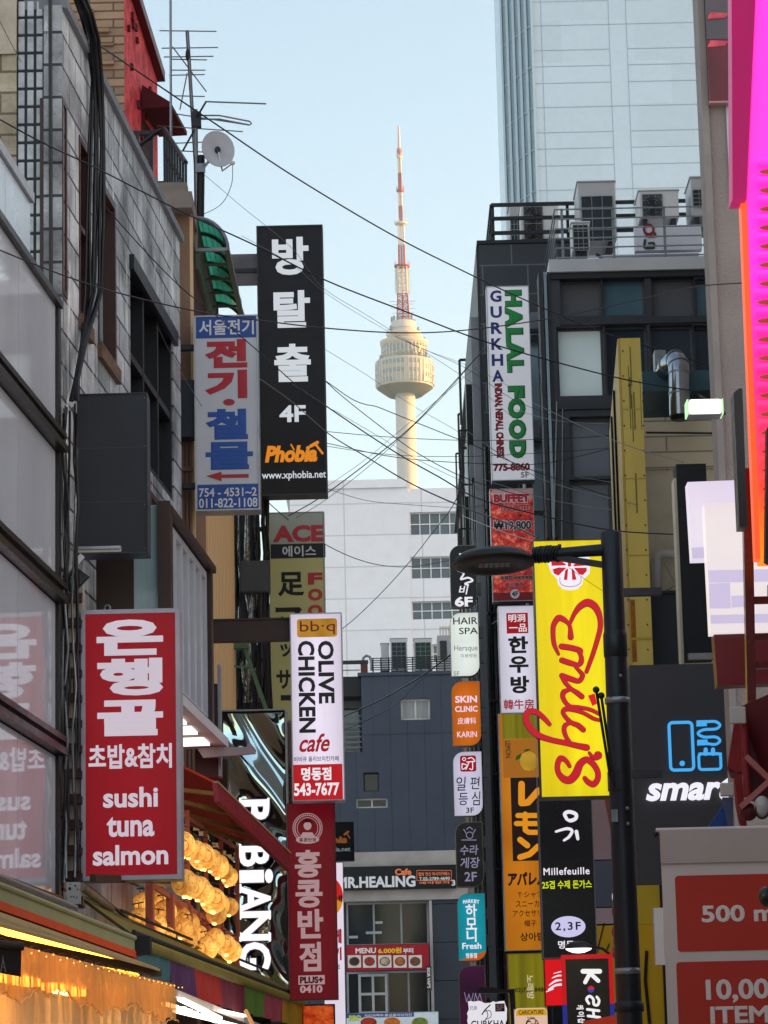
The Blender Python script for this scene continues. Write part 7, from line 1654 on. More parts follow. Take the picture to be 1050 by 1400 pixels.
    q = [p_ for p_ in rounded(pl, 626.5, 1222, 663.5, 1313, 14, 'ac', 14)]; zc = pl.at(645, 1300)[1]; ql = [p_ for p_ in q if p_[1] < zc]
    obj('foot_band', MB().poly(pl, ql+[(pl.at(663.5, 1300)[0], zc), (pl.at(627, 1300)[0], zc)] if False else sorted(ql, key=lambda t: math.atan2(t[1]-zc, t[0]-pl.at(645, 1300)[0])), 0.005, 0.008), lit('market_orange', '#C05A10', 0.85), r)
    letters(r, pl, W, [('하', (636.5, 1236, 652, 1254)), ('모', (637, 1255, 652, 1271)), ('니', (638, 1271, 651.5, 1288)), ('Fresh', (632, 1289, 658, 1297.5)), ('명동점', (637, 1303, 652, 1310))], off=0.02, o0=0.009)
    mb = MB()
    for i, c in enumerate('MARKET'): x = 633+i*3.75; y = 1229.5+0.32*((i-2.5)**2)*0.5; put_text(mb, pl, c, (x, y, x+3.4, y+5), 0.005, off=0.04)
    obj('lettering', mb, W, r)
    r, pl = corner_sign('dark plum rounded floor sign with thin pale letters WM', (629, 1321, 664, 1440), lit('plum_face', '#4E1844', 0.7, hex2='#2A0C26', scale=1.4))
    mb = MB()
    for a in ([(635, 1357), (638, 1370), (641, 1359), (644, 1370), (647, 1358)], [(648, 1370), (650, 1358), (653, 1368), (656, 1358), (659, 1370)]):
        for p0, p1 in zip(a, a[1:]): stroke(mb, pl, [p0, p1], 0.9, 0.005+0.0002*(p0[0] % 3), 0.003)
    obj('lettering', mb, lit('dim_lilac', '#8E8AA8'), r)
build_corner_signs()
def build_lower_right_signs():
    W = lit('corner_white', '#F0EAF4')
    # jagged white sign and little lamp
    q = facing(666, 1385, 44.0); r = thing('jagged_sign', 'white lit sign with torn edges an eye drawing and 5F', 'sign', q.px(666, 1420, -0.1))
    rnd = random.Random(4); pts = []
    for i in range(14): pts.append(q.at(640+i*3.8, 1370+rnd.uniform(-2, 2)))
    for i in range(10): pts.append(q.at(692+rnd.uniform(-1.5, 1.5), 1374+i*5))
    pts.append(q.at(692, 1425)); pts.append(q.at(640, 1425))
    for i in range(9): pts.append(q.at(640+rnd.uniform(-1.5, 1.5), 1420-i*5))
    obj('face', MB().poly(q, pts, -0.12, 0), lit('jagged_white', '#E9E6EE', 0.9), r)
    BK = surf('letter_black', '#151417'); letters(r, q, BK, [('GURKHA', (644, 1395, 690, 1405)),])
    mb = MB(); stroke(mb, q, [(659, 1387), (663, 1381), (670, 1374)], 1.6, 0.001); stroke(mb, q, [(664, 1380), (667, 1388), (663, 1395)], 1.0, 0.001); stroke(mb, q, [(662, 1383), (670, 1382), (671, 1390), (664, 1394)], 0.9, 0.0015); obj('eye_drawing', mb, BK, r)
    band(r, q, surf('dark_maroon_tag', '#3A1E20', rough=0.5), (677, 1372, 690, 1383)); letters(r, q, surf('rose_letter', '#B08A8A'), [('5F', (678.5, 1373.5, 688.5, 1381.5), dict(off=0.05))], o0=0.004); letters(r, q, lit('dim_lilac', '#8E8AA8'), [('兄弟', (642, 1375, 652, 1381))])
    q = facing(670, 1353, 43.8); r = thing('small_lamp', 'small black lamp head jutting out above the torn edged white sign', 'lamp', q.px(690, 1358))
    obj('head', MB().poly(q, [q.at(650, 1356), q.at(656, 1350), q.at(676, 1350), q.at(690, 1353), q.at(700, 1353), q.at(700, 1357), q.at(676, 1358), q.at(652, 1358)], -0.12, 0.05), BLACKM, r)
    obj('post', MB().bar(q.px(700, 1352, -0.05), q.px(704, 1430, -0.05), 0.08, 0.08), BLACKM, r)
    r, pl = sign('caricature_sign', 'rounded pale pink caricature sign with a yellow heading', (704, 1379, 749, 1440), 40.0, 0.2, None, surf('cream_rim', '#C9BEA8', rough=0.4), margin=0)
    obj('face', MB().poly(pl, rounded(pl, 704, 1378, 749, 1440, 6, 'ab'), 0.001, 0.006), lit('blush_face', '#EBC4AE', 0.85), r)
    obj('heading', MB().poly(pl, rounded(pl, 705.5, 1379.5, 747.5, 1388.5, 5, 'ab'), 0.007, 0.01), lit('heading_yellow', '#D9A41C', 0.85), r)
    letters(r, pl, BK, [('CARICATURE', (709, 1381, 743, 1387), dict(off=0.02)), ('Cuk', (719, 1395, 737, 1406)), ('by bling', (721, 1389.8, 731, 1393))], o0=0.011)
    mb = MB(); ring(mb, pl, 727.5, 1401, 9, 1.2, 0.0165); obj('head_drawing', mb, BK, r)
    # red sign behind
    r, pl = sign('red_side_sign', 'plain bright red sign with a white brush scribble left of the K sign', (745, 1311, 772, 1375), 30.0, 0.2, lit('bright_red', '#E0101A', 0.9, var=0.1), surf('red_rim', '#8A1216'), margin=0.6)
    mb = MB()
    for a in ([(751, 1347, 1.5), (760, 1341, 3), (770, 1340, 2)], [(755, 1337, 1.2), (763, 1334, 2.2), (770, 1334, 2)], [(750, 1353, 2), (760, 1347, 3), (771, 1346, 3)], [(757, 1331, 1), (768, 1328, 1.4)], [(747, 1356, 1.2), (756, 1352, 2)]): stroke(mb, pl, a, 2, 0.001+0.0005*(a[0][1] % 5))
    obj('scribble', mb, W, r)
    # K sign
    d = 26.0; r, pl = sign('k_shop_sign', 'slightly turned red framed dark sign with a white K and red blue roundel', (769, 1305, 840, 1440), d, 0.25, surf('k_dark', '#221C1A', rough=0.15, var=0.3, scale=1.2, stretch=(3, 1, 0.4)), lit('k_red_frame', '#C8141C', 0.8), margin=0, yaw=-4)
    s0, z0, s1, z1 = pl.rect(769, 1305, 840, 1440); k = (s1-s0)/71*6
    zc = pl.at(800, 1373)[1]; fr = MB(); frame_mb(fr, pl, s0, z0, s1, z1, k, 0.001, 0.03); obj('frame', fr, MATS['k_red_frame'], r)
    fb = MB(); fb.panel(pl, s0-0.001, z0, s0+k, zc, 0.031, 0.034); fb.panel(pl, s1-k, z0, s1+0.001, zc, 0.031, 0.034); obj('blue_border', fb, lit('k_blue', '#23308E', 0.8), r)
    W2 = lit('k_white', '#F4F0F0', 0.95); mb = MB()
    stroke(mb, pl, [(797, 1328), (820, 1328)], 6.5, 0.002); stroke(mb, pl, [(808, 1328), (800, 1343)], 5.5, 0.0025); stroke(mb, pl, [(807, 1331), (818, 1341)], 5.5, 0.003)
    stroke(mb, pl, [(805, 1372), (802, 1366), (806, 1362), (811, 1366), (812, 1373), (817, 1374), (819, 1368), (816, 1363)], 3.6, 0.002); stroke(mb, pl, [(803, 1380), (819, 1382)], 3.6, 0.002); stroke(mb, pl, [(804, 1389), (820, 1391)], 3.6, 0.0022); stroke(mb, pl, [(811, 1381), (812, 1390)], 3.4, 0.0026); stroke(mb, pl, [(804, 1402), (808, 1396), (816, 1397), (820, 1403)], 3.6, 0.002)
    obj('lettering', mb, W2, r); letters(r, pl, W2, [('케', (788, 1374, 798, 1380), dict(rot=90)), ('이', (789, 1383, 799, 1390), dict(rot=90)), ('샵', (790, 1392, 800, 1399), dict(rot=90))], off=0.03)
    e = ellipse(pl, 808, 1352.5, 4.6, 4.6, 36); cz = pl.at(808, 1352.5)
    obj('roundel_red', MB().poly(pl, e[:19], 0.002, 0.006), lit('roundel_red', '#D0222A', 0.9), r); obj('roundel_blue', MB().poly(pl, e[18:]+[e[0]], 0.002, 0.006), lit('roundel_blue', '#2446B0', 0.9), r)
    obj('roof_fabric', MB().prism([pl.px(798, 1397, 0.2), pl.px(845, 1388, 0.2), pl.px(850, 1420, 0.2), pl.px(795, 1420, 0.2)], pl.n*0.05), surf('red_canvas', '#C43A1E'), r)
    # lamp over it
    c = P(791, 1296, d-0.35); r = thing('sign_lamp', 'round black capped lamp shining white over the K sign', 'lamp', c)
    obj('cap', MB().lathe(c, [(0.118, -0.005), (0.105, 0.03), (0.06, 0.055), (0.02, 0.06), (0.001, 0.062)], 24), BLACKM, r)
    obj('lens', MB().lathe(c, [(0.001, -0.045), (0.05, -0.04), (0.1, -0.02), (0.115, -0.006)], 24), lit('lamp_lens', '#FFFBEA', 2.6), r)
    obj('arm', MB().tube([c+Vector((0.08, 0, 0.02)), c+Vector((0.22, 0.2, 0.0)), c+Vector((0.3, 0.35, -0.05))], 0.012, 6), BLACKM, r)
    # pink petals strip on the pole side
    r = thing('pink_ornament', 'crimson petal shaped ornament strip between the K sign and the pole', 'ornament', P(842, 1310, 25.5)); mb = MB()
    for i in range(5): p = P(841+(i % 2)*2, 1246+i*14, 25.5); mb.ball(p, 0.03, 0.03, 0.055, 10, 6)
    obj('petals', mb, surf('crimson_petal', '#9A1A40', rough=0.4), r); obj('lamp_tip', MB().ball(P(839, 1226, 25.5), 0.014, 0.014, 0.05, 8, 6), lit('white_tip', '#F4F4F4', 1.0), r)
    # millefeuille
    r, pl = sign('cutlet_sign', 'tall black sign with white Korean strokes and a lilac oval', (739, 1090, 813, 1310), 31.0, 0.3, surf('corner_black', '#0F1016'), surf('grey_rim', '#77757C', rough=0.4, metal=0.4), margin=1.2)
    mb = MB(); stroke(mb, pl, [(775, 1120, 4), (772, 1113), (778, 1110), (787, 1113), (787, 1119), (780, 1122, 5), (774, 1120, 3)], 5, 0.001, seg=6); stroke(mb, pl, [(760, 1137, 3), (775, 1133, 4), (782, 1136, 4), (778, 1144), (771, 1149, 3)], 4, 0.0016); stroke(mb, pl, [(788, 1137, 5), (790, 1147, 4)], 4, 0.001); stroke(mb, pl, [(782, 1092), (786, 1091)], 4, 0.001)
    obj('brush_strokes', mb, W, r)
    letters(r, pl, W, [('Millefeuille', (743, 1186, 806, 1196), dict(off=0.015, space=1.12)), ('명동', (763, 1286, 785, 1297), dict(off=0.02))])
    letters(r, pl, lit('acid_yellow', '#DCE81E', 0.85), [('25겹 수제 돈가스', (741, 1203.5, 809, 1215), dict(off=0.02))])
    p = obj('oval', MB().poly(pl, ellipse(pl, 777, 1267, 23.5, 14.5), 0.001, 0.005), lit('lilac_oval', '#CFCBF2', 0.9), r); mb = MB(); put_text(mb, pl, '2,3F', (759, 1260.5, 794, 1273.5), 0.006, space=1.25); obj('lettering', mb, BK, p)
build_lower_right_signs()
def build_script_sign():
    d = 27.5
    r, pl = sign('cursive_script_sign', 'bright yellow lit sign with red cursive script and a ribbon bow', (734, 738, 833.5, 1090), d, 0.3, lit('canary_yellow', '#FAE80C', 1.0, hex2='#E2C404', scale=1.6, stretch=(4, 1, 0.2), edge=0.22), surf('sign_edge_dark', '#3A382E', rough=0.35, metal=0.4), margin=1.2)
    RD = lit('script_red', '#D0182E', 0.8); ED = lit('script_edge', '#8E1420', 0.55)
    A = lambda x, y, w=None: (710+x/7.5, 740+y/7.5) + ((w/7.5,) if w else ())
    B = lambda x, y, w=None: (710+x/7.5, 920+y/7.5) + ((w/7.5,) if w else ())
    S = [[A(402, 1160, 22), A(358, 1060, 40), A(345, 950, 42), A(352, 860, 46), A(400, 790, 58), A(455, 805, 50), A(505, 850, 30), A(522, 900, 36), A(526, 985, 56)],
         [A(512, 860, 26), A(565, 745, 40), A(625, 668, 60), A(700, 632, 76), A(775, 672, 68), A(822, 770, 52), A(830, 880, 46), A(800, 1010, 44), A(750, 1170, 40), A(688, 1340, 34)],
         [A(432, 1080, 54), A(530, 1095, 54), A(618, 1120, 52), A(635, 1140, 30)], [A(600, 1130, 20), A(632, 1180, 40), A(632, 1240, 50), A(600, 1268, 40), A(520, 1250, 52), A(436, 1222, 52)],
         [A(570, 1285, 24), A(640, 1360, 40), B(645, 40, 44), B(610, 85, 44), B(530, 65, 52), B(436, 30, 50)], [B(436, 40, 36), B(470, 100, 40), B(530, 165, 36), B(590, 205, 48), B(640, 245, 50)],
         [B(525, 172, 24), B(460, 195, 48), B(444, 240, 44), B(470, 300, 40), B(520, 345, 36), B(610, 355, 34), B(730, 380, 34), B(820, 425, 30)], [B(835, 490, 26), B(760, 470, 34), B(660, 415, 34), B(560, 382, 40), B(480, 372, 46), B(448, 400, 40), B(470, 450, 38), B(530, 510, 40), B(600, 540, 50), B(655, 585, 50)],
         [B(520, 515, 26), B(470, 540, 44), B(458, 590, 40), B(480, 660, 38), B(520, 720, 36)], [B(690, 768, 62), B(600, 750, 54), B(480, 722, 50), B(330, 690, 50), B(200, 645, 60), B(115, 575, 64), B(68, 480, 58), B(85, 405, 56), B(160, 400, 54), B(240, 455, 48), B(310, 530, 34)],
         [B(515, 960, 32), B(475, 900, 40), B(420, 880, 56), B(390, 950, 48), B(402, 1030, 50), B(455, 1090, 66), B(520, 1098, 74), B(580, 1035, 80), B(620, 940, 70), B(685, 892, 60), B(750, 930, 56), B(800, 1010, 52), B(802, 1090, 52), B(760, 1142, 58), B(705, 1122, 50), B(670, 1082, 40)],
         [B(806, 848, 80), B(780, 872, 50), B(745, 858, 34), B(715, 820, 22)]]
    me, mr = MB(), MB()
    for i, s in enumerate(S):
        stroke(me, pl, [(p[0], p[1], p[2]+1.3) for p in s], 5, 0.001+0.0009*i, 0.012, seg=8); stroke(mr, pl, s, 5, 0.030+0.0009*i, 0.004, seg=8)
    p = obj('script_lettering', me, ED, r); obj('script_face', mr, RD, p)
    WH = lit('bow_white', '#F3ECF4', 0.95); bow = MB(); at = pl.at
    out = [A(300, 130), A(330, 110), A(480, 160), A(520, 150), A(560, 160), A(690, 120), A(725, 180), A(725, 270), A(720, 330), A(665, 385), A(650, 400), A(650, 440), A(600, 490), A(520, 505), A(440, 490), A(395, 440), A(390, 390), A(330, 330), A(310, 280), A(290, 220)]
    b = obj('bow', MB().poly(pl, [at(*t) for t in out], 0.001, 0.012), WH, r)
    pet = [[(325, 185), (400, 190), (480, 240), (470, 250), (330, 255)], [(340, 290), (400, 272), (482, 275), (400, 355), (355, 335)], [(550, 250), (620, 205), (700, 190), (705, 250), (560, 260)], [(560, 275), (690, 275), (690, 310), (650, 350), (610, 340)], [(470, 300), (500, 280), (490, 400), (455, 398)], [(535, 280), (560, 300), (585, 395), (542, 400)], [(495, 215), (530, 210), (530, 260), (497, 262)]]
    mb = MB()
    for q in pet: mb.poly(pl, [at(*A(x, y)) for x, y in q], 0.013, 0.018)
    obj('ribbon', mb, RD, b); mb = MB(); stroke(mb, pl, [A(415, 375), A(420, 430), A(460, 460), A(520, 468), A(590, 455), A(630, 420), A(630, 370)], 0.7, 0.013, 0.003); obj('bow_line', mb, lit('bow_violet', '#7A3A8E', 0.7), b)
    q = pl; obj('bracket', MB().panel(q, at(834, 800)[0]+0.03, at(834, 812)[1], at(834, 800)[0]+0.5, at(834, 802)[1], -0.2, -0.1), DARKM, r); obj('bracket', MB().panel(q, at(834, 1050)[0]+0.03, at(834, 1062)[1], at(834, 1050)[0]+0.5, at(834, 1052)[1], -0.2, -0.1), DARKM, r)
build_script_sign()
def build_pole():
    d = 18.0
    root = thing('street_lamp', 'black street lamp pole with a round ridged lamp head on a cable wrapped arm', 'street lamp', (P(860, 1300, d).x, d, 0))
    pm = surf('pole_black', '#17181E', rough=0.4, var=0.3, scale=4); t = P(836, 727, d); ax, ay = P(848, 1060, d).x, d
    k = mpp(840, 900, d)
    c = Vector((ax, ay, 0)); zz = lambda y: P(848, y, d).z
    obj('pole', MB().lathe(c, [(19*k, 0), (18.5*k, 0.9), (17.5*k, zz(1395)), (17*k, zz(1300)), (15.5*k, zz(1000)), (15*k, zz(880)), (14.6*k, zz(860)), (14.4*k, zz(729)), (13.5*k, zz(727)), (0.001, zz(726.5))], 28), pm, root)
    obj('collar', MB().lathe(c, [(17*k, zz(1385)), (20*k, zz(1383)), (20*k, zz(1372)), (17*k, zz(1369))], 28), pm, root)
    obj('collar', MB().lathe(c, [(14.5*k, zz(900)), (16.3*k, zz(897)), (16.3*k, zz(868)), (14.5*k, zz(862))], 28), pm, root)
    hx = P(675, 768, d); hc = Vector((hx.x, d, P(675, 762, d).z)); r = 57*k
    rim = [(0.001, 0.17*r), (0.3*r, 0.165*r), (0.55*r, 0.13*r), (0.57*r, 0.14*r), (0.78*r, 0.07*r), (0.80*r, 0.08*r), (0.93*r, -0.02*r), (1.0*r, -0.13*r), (0.97*r, -0.2*r), (0.86*r, -0.24*r), (0.62*r, -0.25*r), (0.58*r, -0.2*r), (0.001, -0.19*r)]
    tilt = Matrix.Rotation(R(-1), 3, 'Y') @ Matrix.Rotation(R(-4), 3, 'X')
    mb = MB().lathe((0, 0, 0), rim, 48)
    mb.v = [hc+tilt@p for p in mb.v]; h = obj('lamp_head', mb, surf('head_black', '#15120F', rough=0.45, var=0.2, scale=5), root)
    mb = MB()
    for x in range(-3, 3):
        for y in (-0.5, 0.5): mb.box(x*0.13*r+0.02*r, y*0.22*r-0.07*r, -0.199*r, x*0.13*r+0.12*r, y*0.22*r+0.07*r, -0.191*r)
    mb.v = [hc+tilt@p for p in mb.v]; obj('led_module', mb, surf('unlit_led', '#7A7270', rough=0.3, var=0.3), h)
    a0 = Vector((hc.x+r*0.93, d, hc.z+0.01)); a1 = Vector((ax-13*k, d, P(820, 752, d).z))
    obj('arm', MB().tube([a0, a0.lerp(a1, 0.3), a1], [8*k, 7*k, 8.5*k], 14), pm, root)
    obj('brace', MB().bar(a0.lerp(a1, 0.35)-Vector((0, 0, 6*k)), Vector((ax-13*k, d, P(830, 772, d).z)), 8*k, 8*k), pm, root)
    obj('arm_joint', MB().lathe(a0.lerp(a1, 0.16), [(0.001, -16*k), (10*k, -15*k), (11*k, 0), (10*k, 15*k), (0.001, 16*k)], 14, axis='X'), pm, root)
    rnd = random.Random(3)
    for i in range(8):
        t0 = 0.05+i*0.045; p = a0.lerp(a1, t0); rr = (10+rnd.uniform(0, 2))*k; obj('wound_cable', MB().tube([p+Vector((math.sin(j*0.9)*0.02, rr*math.cos(j*0.7), rr*math.sin(j*0.7))) for j in range(10)], 0.008, 5), BLACKM, root)
    for y in (958, 1328):
        z = zz(y); rr = 17.4*k; obj('clamp', MB().lathe(c, [(rr*0.9, z-0.018), (rr, z-0.018), (rr, z+0.018), (rr*0.9, z+0.018)], 24), surf('clamp_steel', '#9C9CA0', rough=0.3, metal=0.8), root)
    obj('junction_plate', MB().box(ax-0.07, d-16.6*k-0.006, zz(1125), ax-0.03, d-16*k, zz(1108)), STEEL, root)
    obj('bolt', MB().ball((ax+0.03, d-16*k, zz(1107)), 0.012, 0.01, 0.012, 8, 5).ball((ax+0.02, d-15.5*k, zz(926)), 0.012, 0.01, 0.012, 8, 5).ball((ax+0.03, d-16.4*k, zz(1128)), 0.012, 0.01, 0.012, 8, 5), STEEL, root)
    # plate with letters at its foot
    q = facing(851, 1330, 18.3); rr = thing('notice_strip', 'narrow grey strip sticker with dark letters at the left of the pole', 'sign', q.px(849, 1348)); s0, z0, s1, z1 = q.rect(845, 1307, 852, 1347)
    obj('strip', MB().panel(q, s0, z0, s1, z1, -0.02, 0), surf('strip_grey', '#8E8A88', rough=0.5), rr); letters(rr, q, BLACKM, [('SHOP', (846, 1312, 851, 1342), dict(rot=90, off=0.03))])
    # two thin rods with ball tips
    rr = thing('thin_rods', 'two thin black rods with ball tips leaning before the yellow sign', 'rods', P(838, 1072, 17.4))
    for (x0, y0), (x1, y1) in (((815, 943), (834, 1060)), ((822, 951), (840, 1075))):
        a = P(x0, y0, 17.4); obj('rod', MB().tube([a, P(x1, y1, 17.5)], 0.009, 8), BLACKM, rr); obj('tip', MB().ball(a, 0.021, 0.021, 0.021, 12, 8), BLACKM, rr)
    obj('clip', MB().box(*(P(838, 1074, 17.55)-Vector((0.02, 0.02, 0.02))), *(P(843, 1058, 17.6)+Vector((0.02, 0.1, 0.02)))), BLACKM, rr)
    obj('red_tag', MB().prism([P(804, 951, 17.45), P(813, 948, 17.45), P(816, 962, 17.45), P(810, 965, 17.45)], Vector((0, 0.01, 0))), lit('tag_red', '#E01428', 0.9), rr)
build_pole()
def build_smart():
    q = facing(932, 1050, 30.0); s0, z0, s1, z1 = q.rect(866, 907, 1080, 1206)
    r = thing('phone_shop_sign', 'dark grey shop sign panel with light blue phone and plug icons', 'sign', q.pt((s0+s1)/2, z0, -0.1))
    obj('casing', MB().panel(q, s0, z0, s1, z1, -0.25, 0), surf('smart_grey', '#3B3B3F', rough=0.5, var=0.12, scale=1.5), r)
    BL_ = lit('icon_blue', '#49AEF2', 0.95); mb = MB()
    def rr(x0, y0, x1, y1, rad, w, o):
        a, b = rounded(q, x0, y0, x1, y1, rad, 'abcd', 5), rounded(q, x0+w, y0+w, x1-w, y1-w, max(0.5, rad-w), 'abcd', 5)
        for i in range(len(a)): j = (i+1) % len(a); mb.poly(q, [a[i], a[j], b[j], b[i]], o, o+0.02)
    rr(913.5, 986, 949, 1055, 7, 4, 0.01); mb.poly(q, ellipse(q, 932.5, 1044, 3.6, 3.6, 16), 0.01, 0.03)
    rr(953.5, 1029, 987, 1054, 6, 3.6, 0.01); stroke(mb, q, [(956, 1031), (985, 1031)], 3.6, 0.0115, 0.02)
    for x in (964.5, 974.5): stroke(mb, q, [(x, 1025), (x, 1031)], 5.5, 0.012, 0.02)
    mb.poly(q, [q.at(952, 985.5), q.at(966, 985), q.at(966, 993), q.at(952, 993.5)], 0.0125, 0.032); mb.poly(q, [q.at(953, 1012), q.at(967, 1011.5), q.at(967, 1019), q.at(953, 1019.5)], 0.0125, 0.032)
    stroke(mb, q, [(966, 987), (978, 987), (984, 992), (978, 997), (962, 998), (954, 1003), (962, 1008), (978, 1008), (984, 1013), (978, 1018), (967, 1017)], 3.6, 0.013, 0.02, seg=5)
    obj('icons', mb, BL_, r)
    letters(r, q, lit('smart_white', '#F0EEFA', 1.0), [('smart', (882, 1064, 1002, 1095), dict(off=0.035, shear=0.25))], o0=0.02, t=0.05)
build_smart()
def build_banner():
    d = 14.0; q = facing(980, 1300, d); s0, z0, s1, z1 = q.rect(909, 1134, 1150, 1460)
    r = thing('price_banner', 'beige roll banner with orange red boxes in large pale lettering', 'banner', q.pt((s0+s1)/2, z0, 0))
    obj('cloth', MB().panel(q, s0, z0, s1, z1, -0.015, 0), surf('beige_cloth', '#B9A79E', rough=0.7, var=0.06, scale=2), r)
    obj('top_fold', MB().panel(q, s0-0.003, q.at(950, 1180)[1], s1, z1+0.004, 0.001, 0.012), surf('beige_fold', '#A39088', rough=0.7, var=0.12, scale=3), r)
    obj('rod', MB().tube([q.pt(s0-0.02, z1+0.006, 0), q.pt(s1, z1+0.006, 0)], 0.011, 8), surf('rod_beige', '#B5A8A2', rough=0.4), r); obj('finial', MB().ball(q.pt(s0-0.022, z1-0.012, 0), 0.014, 0.014, 0.014, 10, 6), BLACKM, r)
    RB = surf('orange_red_print', '#A82A18', rough=0.6, var=0.12, scale=1.5); W = surf('print_cream', '#D0BDB6', rough=0.6)
    b1 = obj('print_box', MB().poly(q, rounded(q, 924.5, 1195, 1140, 1299, 5, 'abcd'), 0.001, 0.003), RB, r); b2 = obj('print_box', MB().poly(q, rounded(q, 927, 1313, 1140, 1450, 5, 'abcd'), 0.001, 0.003), RB, r)
    mb = MB(); put_text(mb, q, '500 m', (959, 1237, 1059, 1260.5), 0.004, t=0.002, off=0.03); obj('lettering', mb, W, b1)
    mb = MB(); put_text(mb, q, '10,000', (965, 1338, 1073, 1371), 0.004, t=0.002, off=0.03); put_text(mb, q, 'ITEMS', (971, 1375, 1071, 1399), 0.004, t=0.002, off=0.03); obj('lettering', mb, W, b2)
    # camera in front
    c = P(1047, 1226, 13.0); r = thing('security_camera', 'small round dark security camera cut by the right edge of the picture', 'camera', c)
    obj('body', MB().ball(c, 0.034, 0.05, 0.045, 14, 10), surf('camera_dark', '#231A16', rough=0.35), r); obj('bracket', MB().tube([c, c+Vector((0.08, 0.02, -0.02))], 0.012, 6), BLACKM, r); obj('lens', MB().ball(c+Vector((-0.012, -0.045, 0)), 0.012, 0.008, 0.012, 8, 6), surf('camera_lens', '#4A3A30', rough=0.1), r)
    # folded red parasol / awning
    d = 16.0; root = thing('folded_parasol', 'folded red fabric awning with pink struts above the beige banner', 'awning', P(1025, 1130, d))
    rd = surf('deep_red_fabric', '#4E0C10', rough=0.6, var=0.25, scale=4); pk = surf('pink_strut', '#9A5450', rough=0.4); rd2 = surf('crimson_fabric', '#7A1416', rough=0.6, var=0.3, scale=6); wp = surf('white_fitting', '#A59A90', rough=0.5, var=0.15)
    fold = lambda pts, t, m, n='fold': obj(n, MB().prism([P(*p) for p in pts], Vector((0, t, 0))), m, root)
    fold([(1008, 968, d), (1060, 945, d-0.2), (1060, 1100, d), (1028, 1090, d), (1017, 1010, d)], 0.15, rd, 'canopy')
    fold([(1007, 970, d-0.05), (1016, 988, d-0.05), (1020, 1050, d-0.1), (1008, 1058, d), (995, 1048, d)], 0.05, rd2)
    fold([(1004, 1062, d-0.06), (1014, 1056, d-0.08), (1018, 1100, d-0.05), (1022, 1135, d), (1012, 1126, d), (1007, 1100, d)], 0.06, rd2)
    fold([(995, 1048, d+0.02), (1017, 1056, d), (1012, 1066, d), (1000, 1062, d)], 0.05, rd)
    obj('strut', MB().bar(P(1019, 1034, d-0.14), P(1062, 1076, d-0.14), 0.045, 0.03), pk, root); obj('strut', MB().bar(P(1012, 1104, d-0.14), P(1062, 1058, d-0.14), 0.05, 0.03), pk, root)
    obj('hub', MB().ball(P(1023, 1110, d-0.1), 0.05, 0.05, 0.05, 12, 8), rd, root)
    obj('pole', MB().tube([P(1017, 985, d-0.1), P(1022, 1090, d-0.1)], 0.022, 8), rd2, root)
    q2 = facing(1008, 976, d-0.18); s0, z0, s1, z1 = q2.rect(998, 966, 1020, 989); obj('white_label', MB().panel(q2, s0, z0, s1, z1, -0.03, 0), wp, root, bevel=0.006)
    s0, z0, s1, z1 = q2.rect(985.5, 1070, 1004, 1088); obj('white_cap', MB().panel(q2, s0, z0, s1, z1, -0.05, 0), wp, root, bevel=0.006)
    r = thing('blue_cloth', 'small bundle of blue cloth hanging beside the folded red awning', 'cloth', P(982, 1132, d+0.2))
    obj('cloth', MB().prism([P(992, 1096, d+0.2), P(996, 1132, d+0.2), P(967, 1132, d+0.2)], Vector((0, 0.05, 0))), surf('royal_blue_cloth', '#1F3F7A', rough=0.7, var=0.3, scale=8), r); obj('grey_cloth', MB().prism([P(988, 1090, d+0.15), P(1002, 1090, d+0.15), P(1003, 1132, d+0.15), P(996, 1132, d+0.15)], Vector((0, 0.04, 0))), surf('slate_cloth', '#4A5068', rough=0.8, var=0.4, scale=9), r)
    r = thing('clear_lamp', 'cluster of clear glass lamps under the folded red awning', 'lamp', P(1040, 1120, d-0.05))
    obj('shade', MB().ball(P(1042, 1103, d-0.2), 0.045, 0.045, 0.06, 14, 8), surf('frosted_bulb', '#A8A09A', rough=0.1, var=0.4, scale=20), r); obj('rim', MB().tube([P(1042+9*math.cos(t*0.42), 1107+12*math.sin(t*0.42), d-0.22) for t in range(16)], 0.006, 5), BLACKM, r)
build_banner()
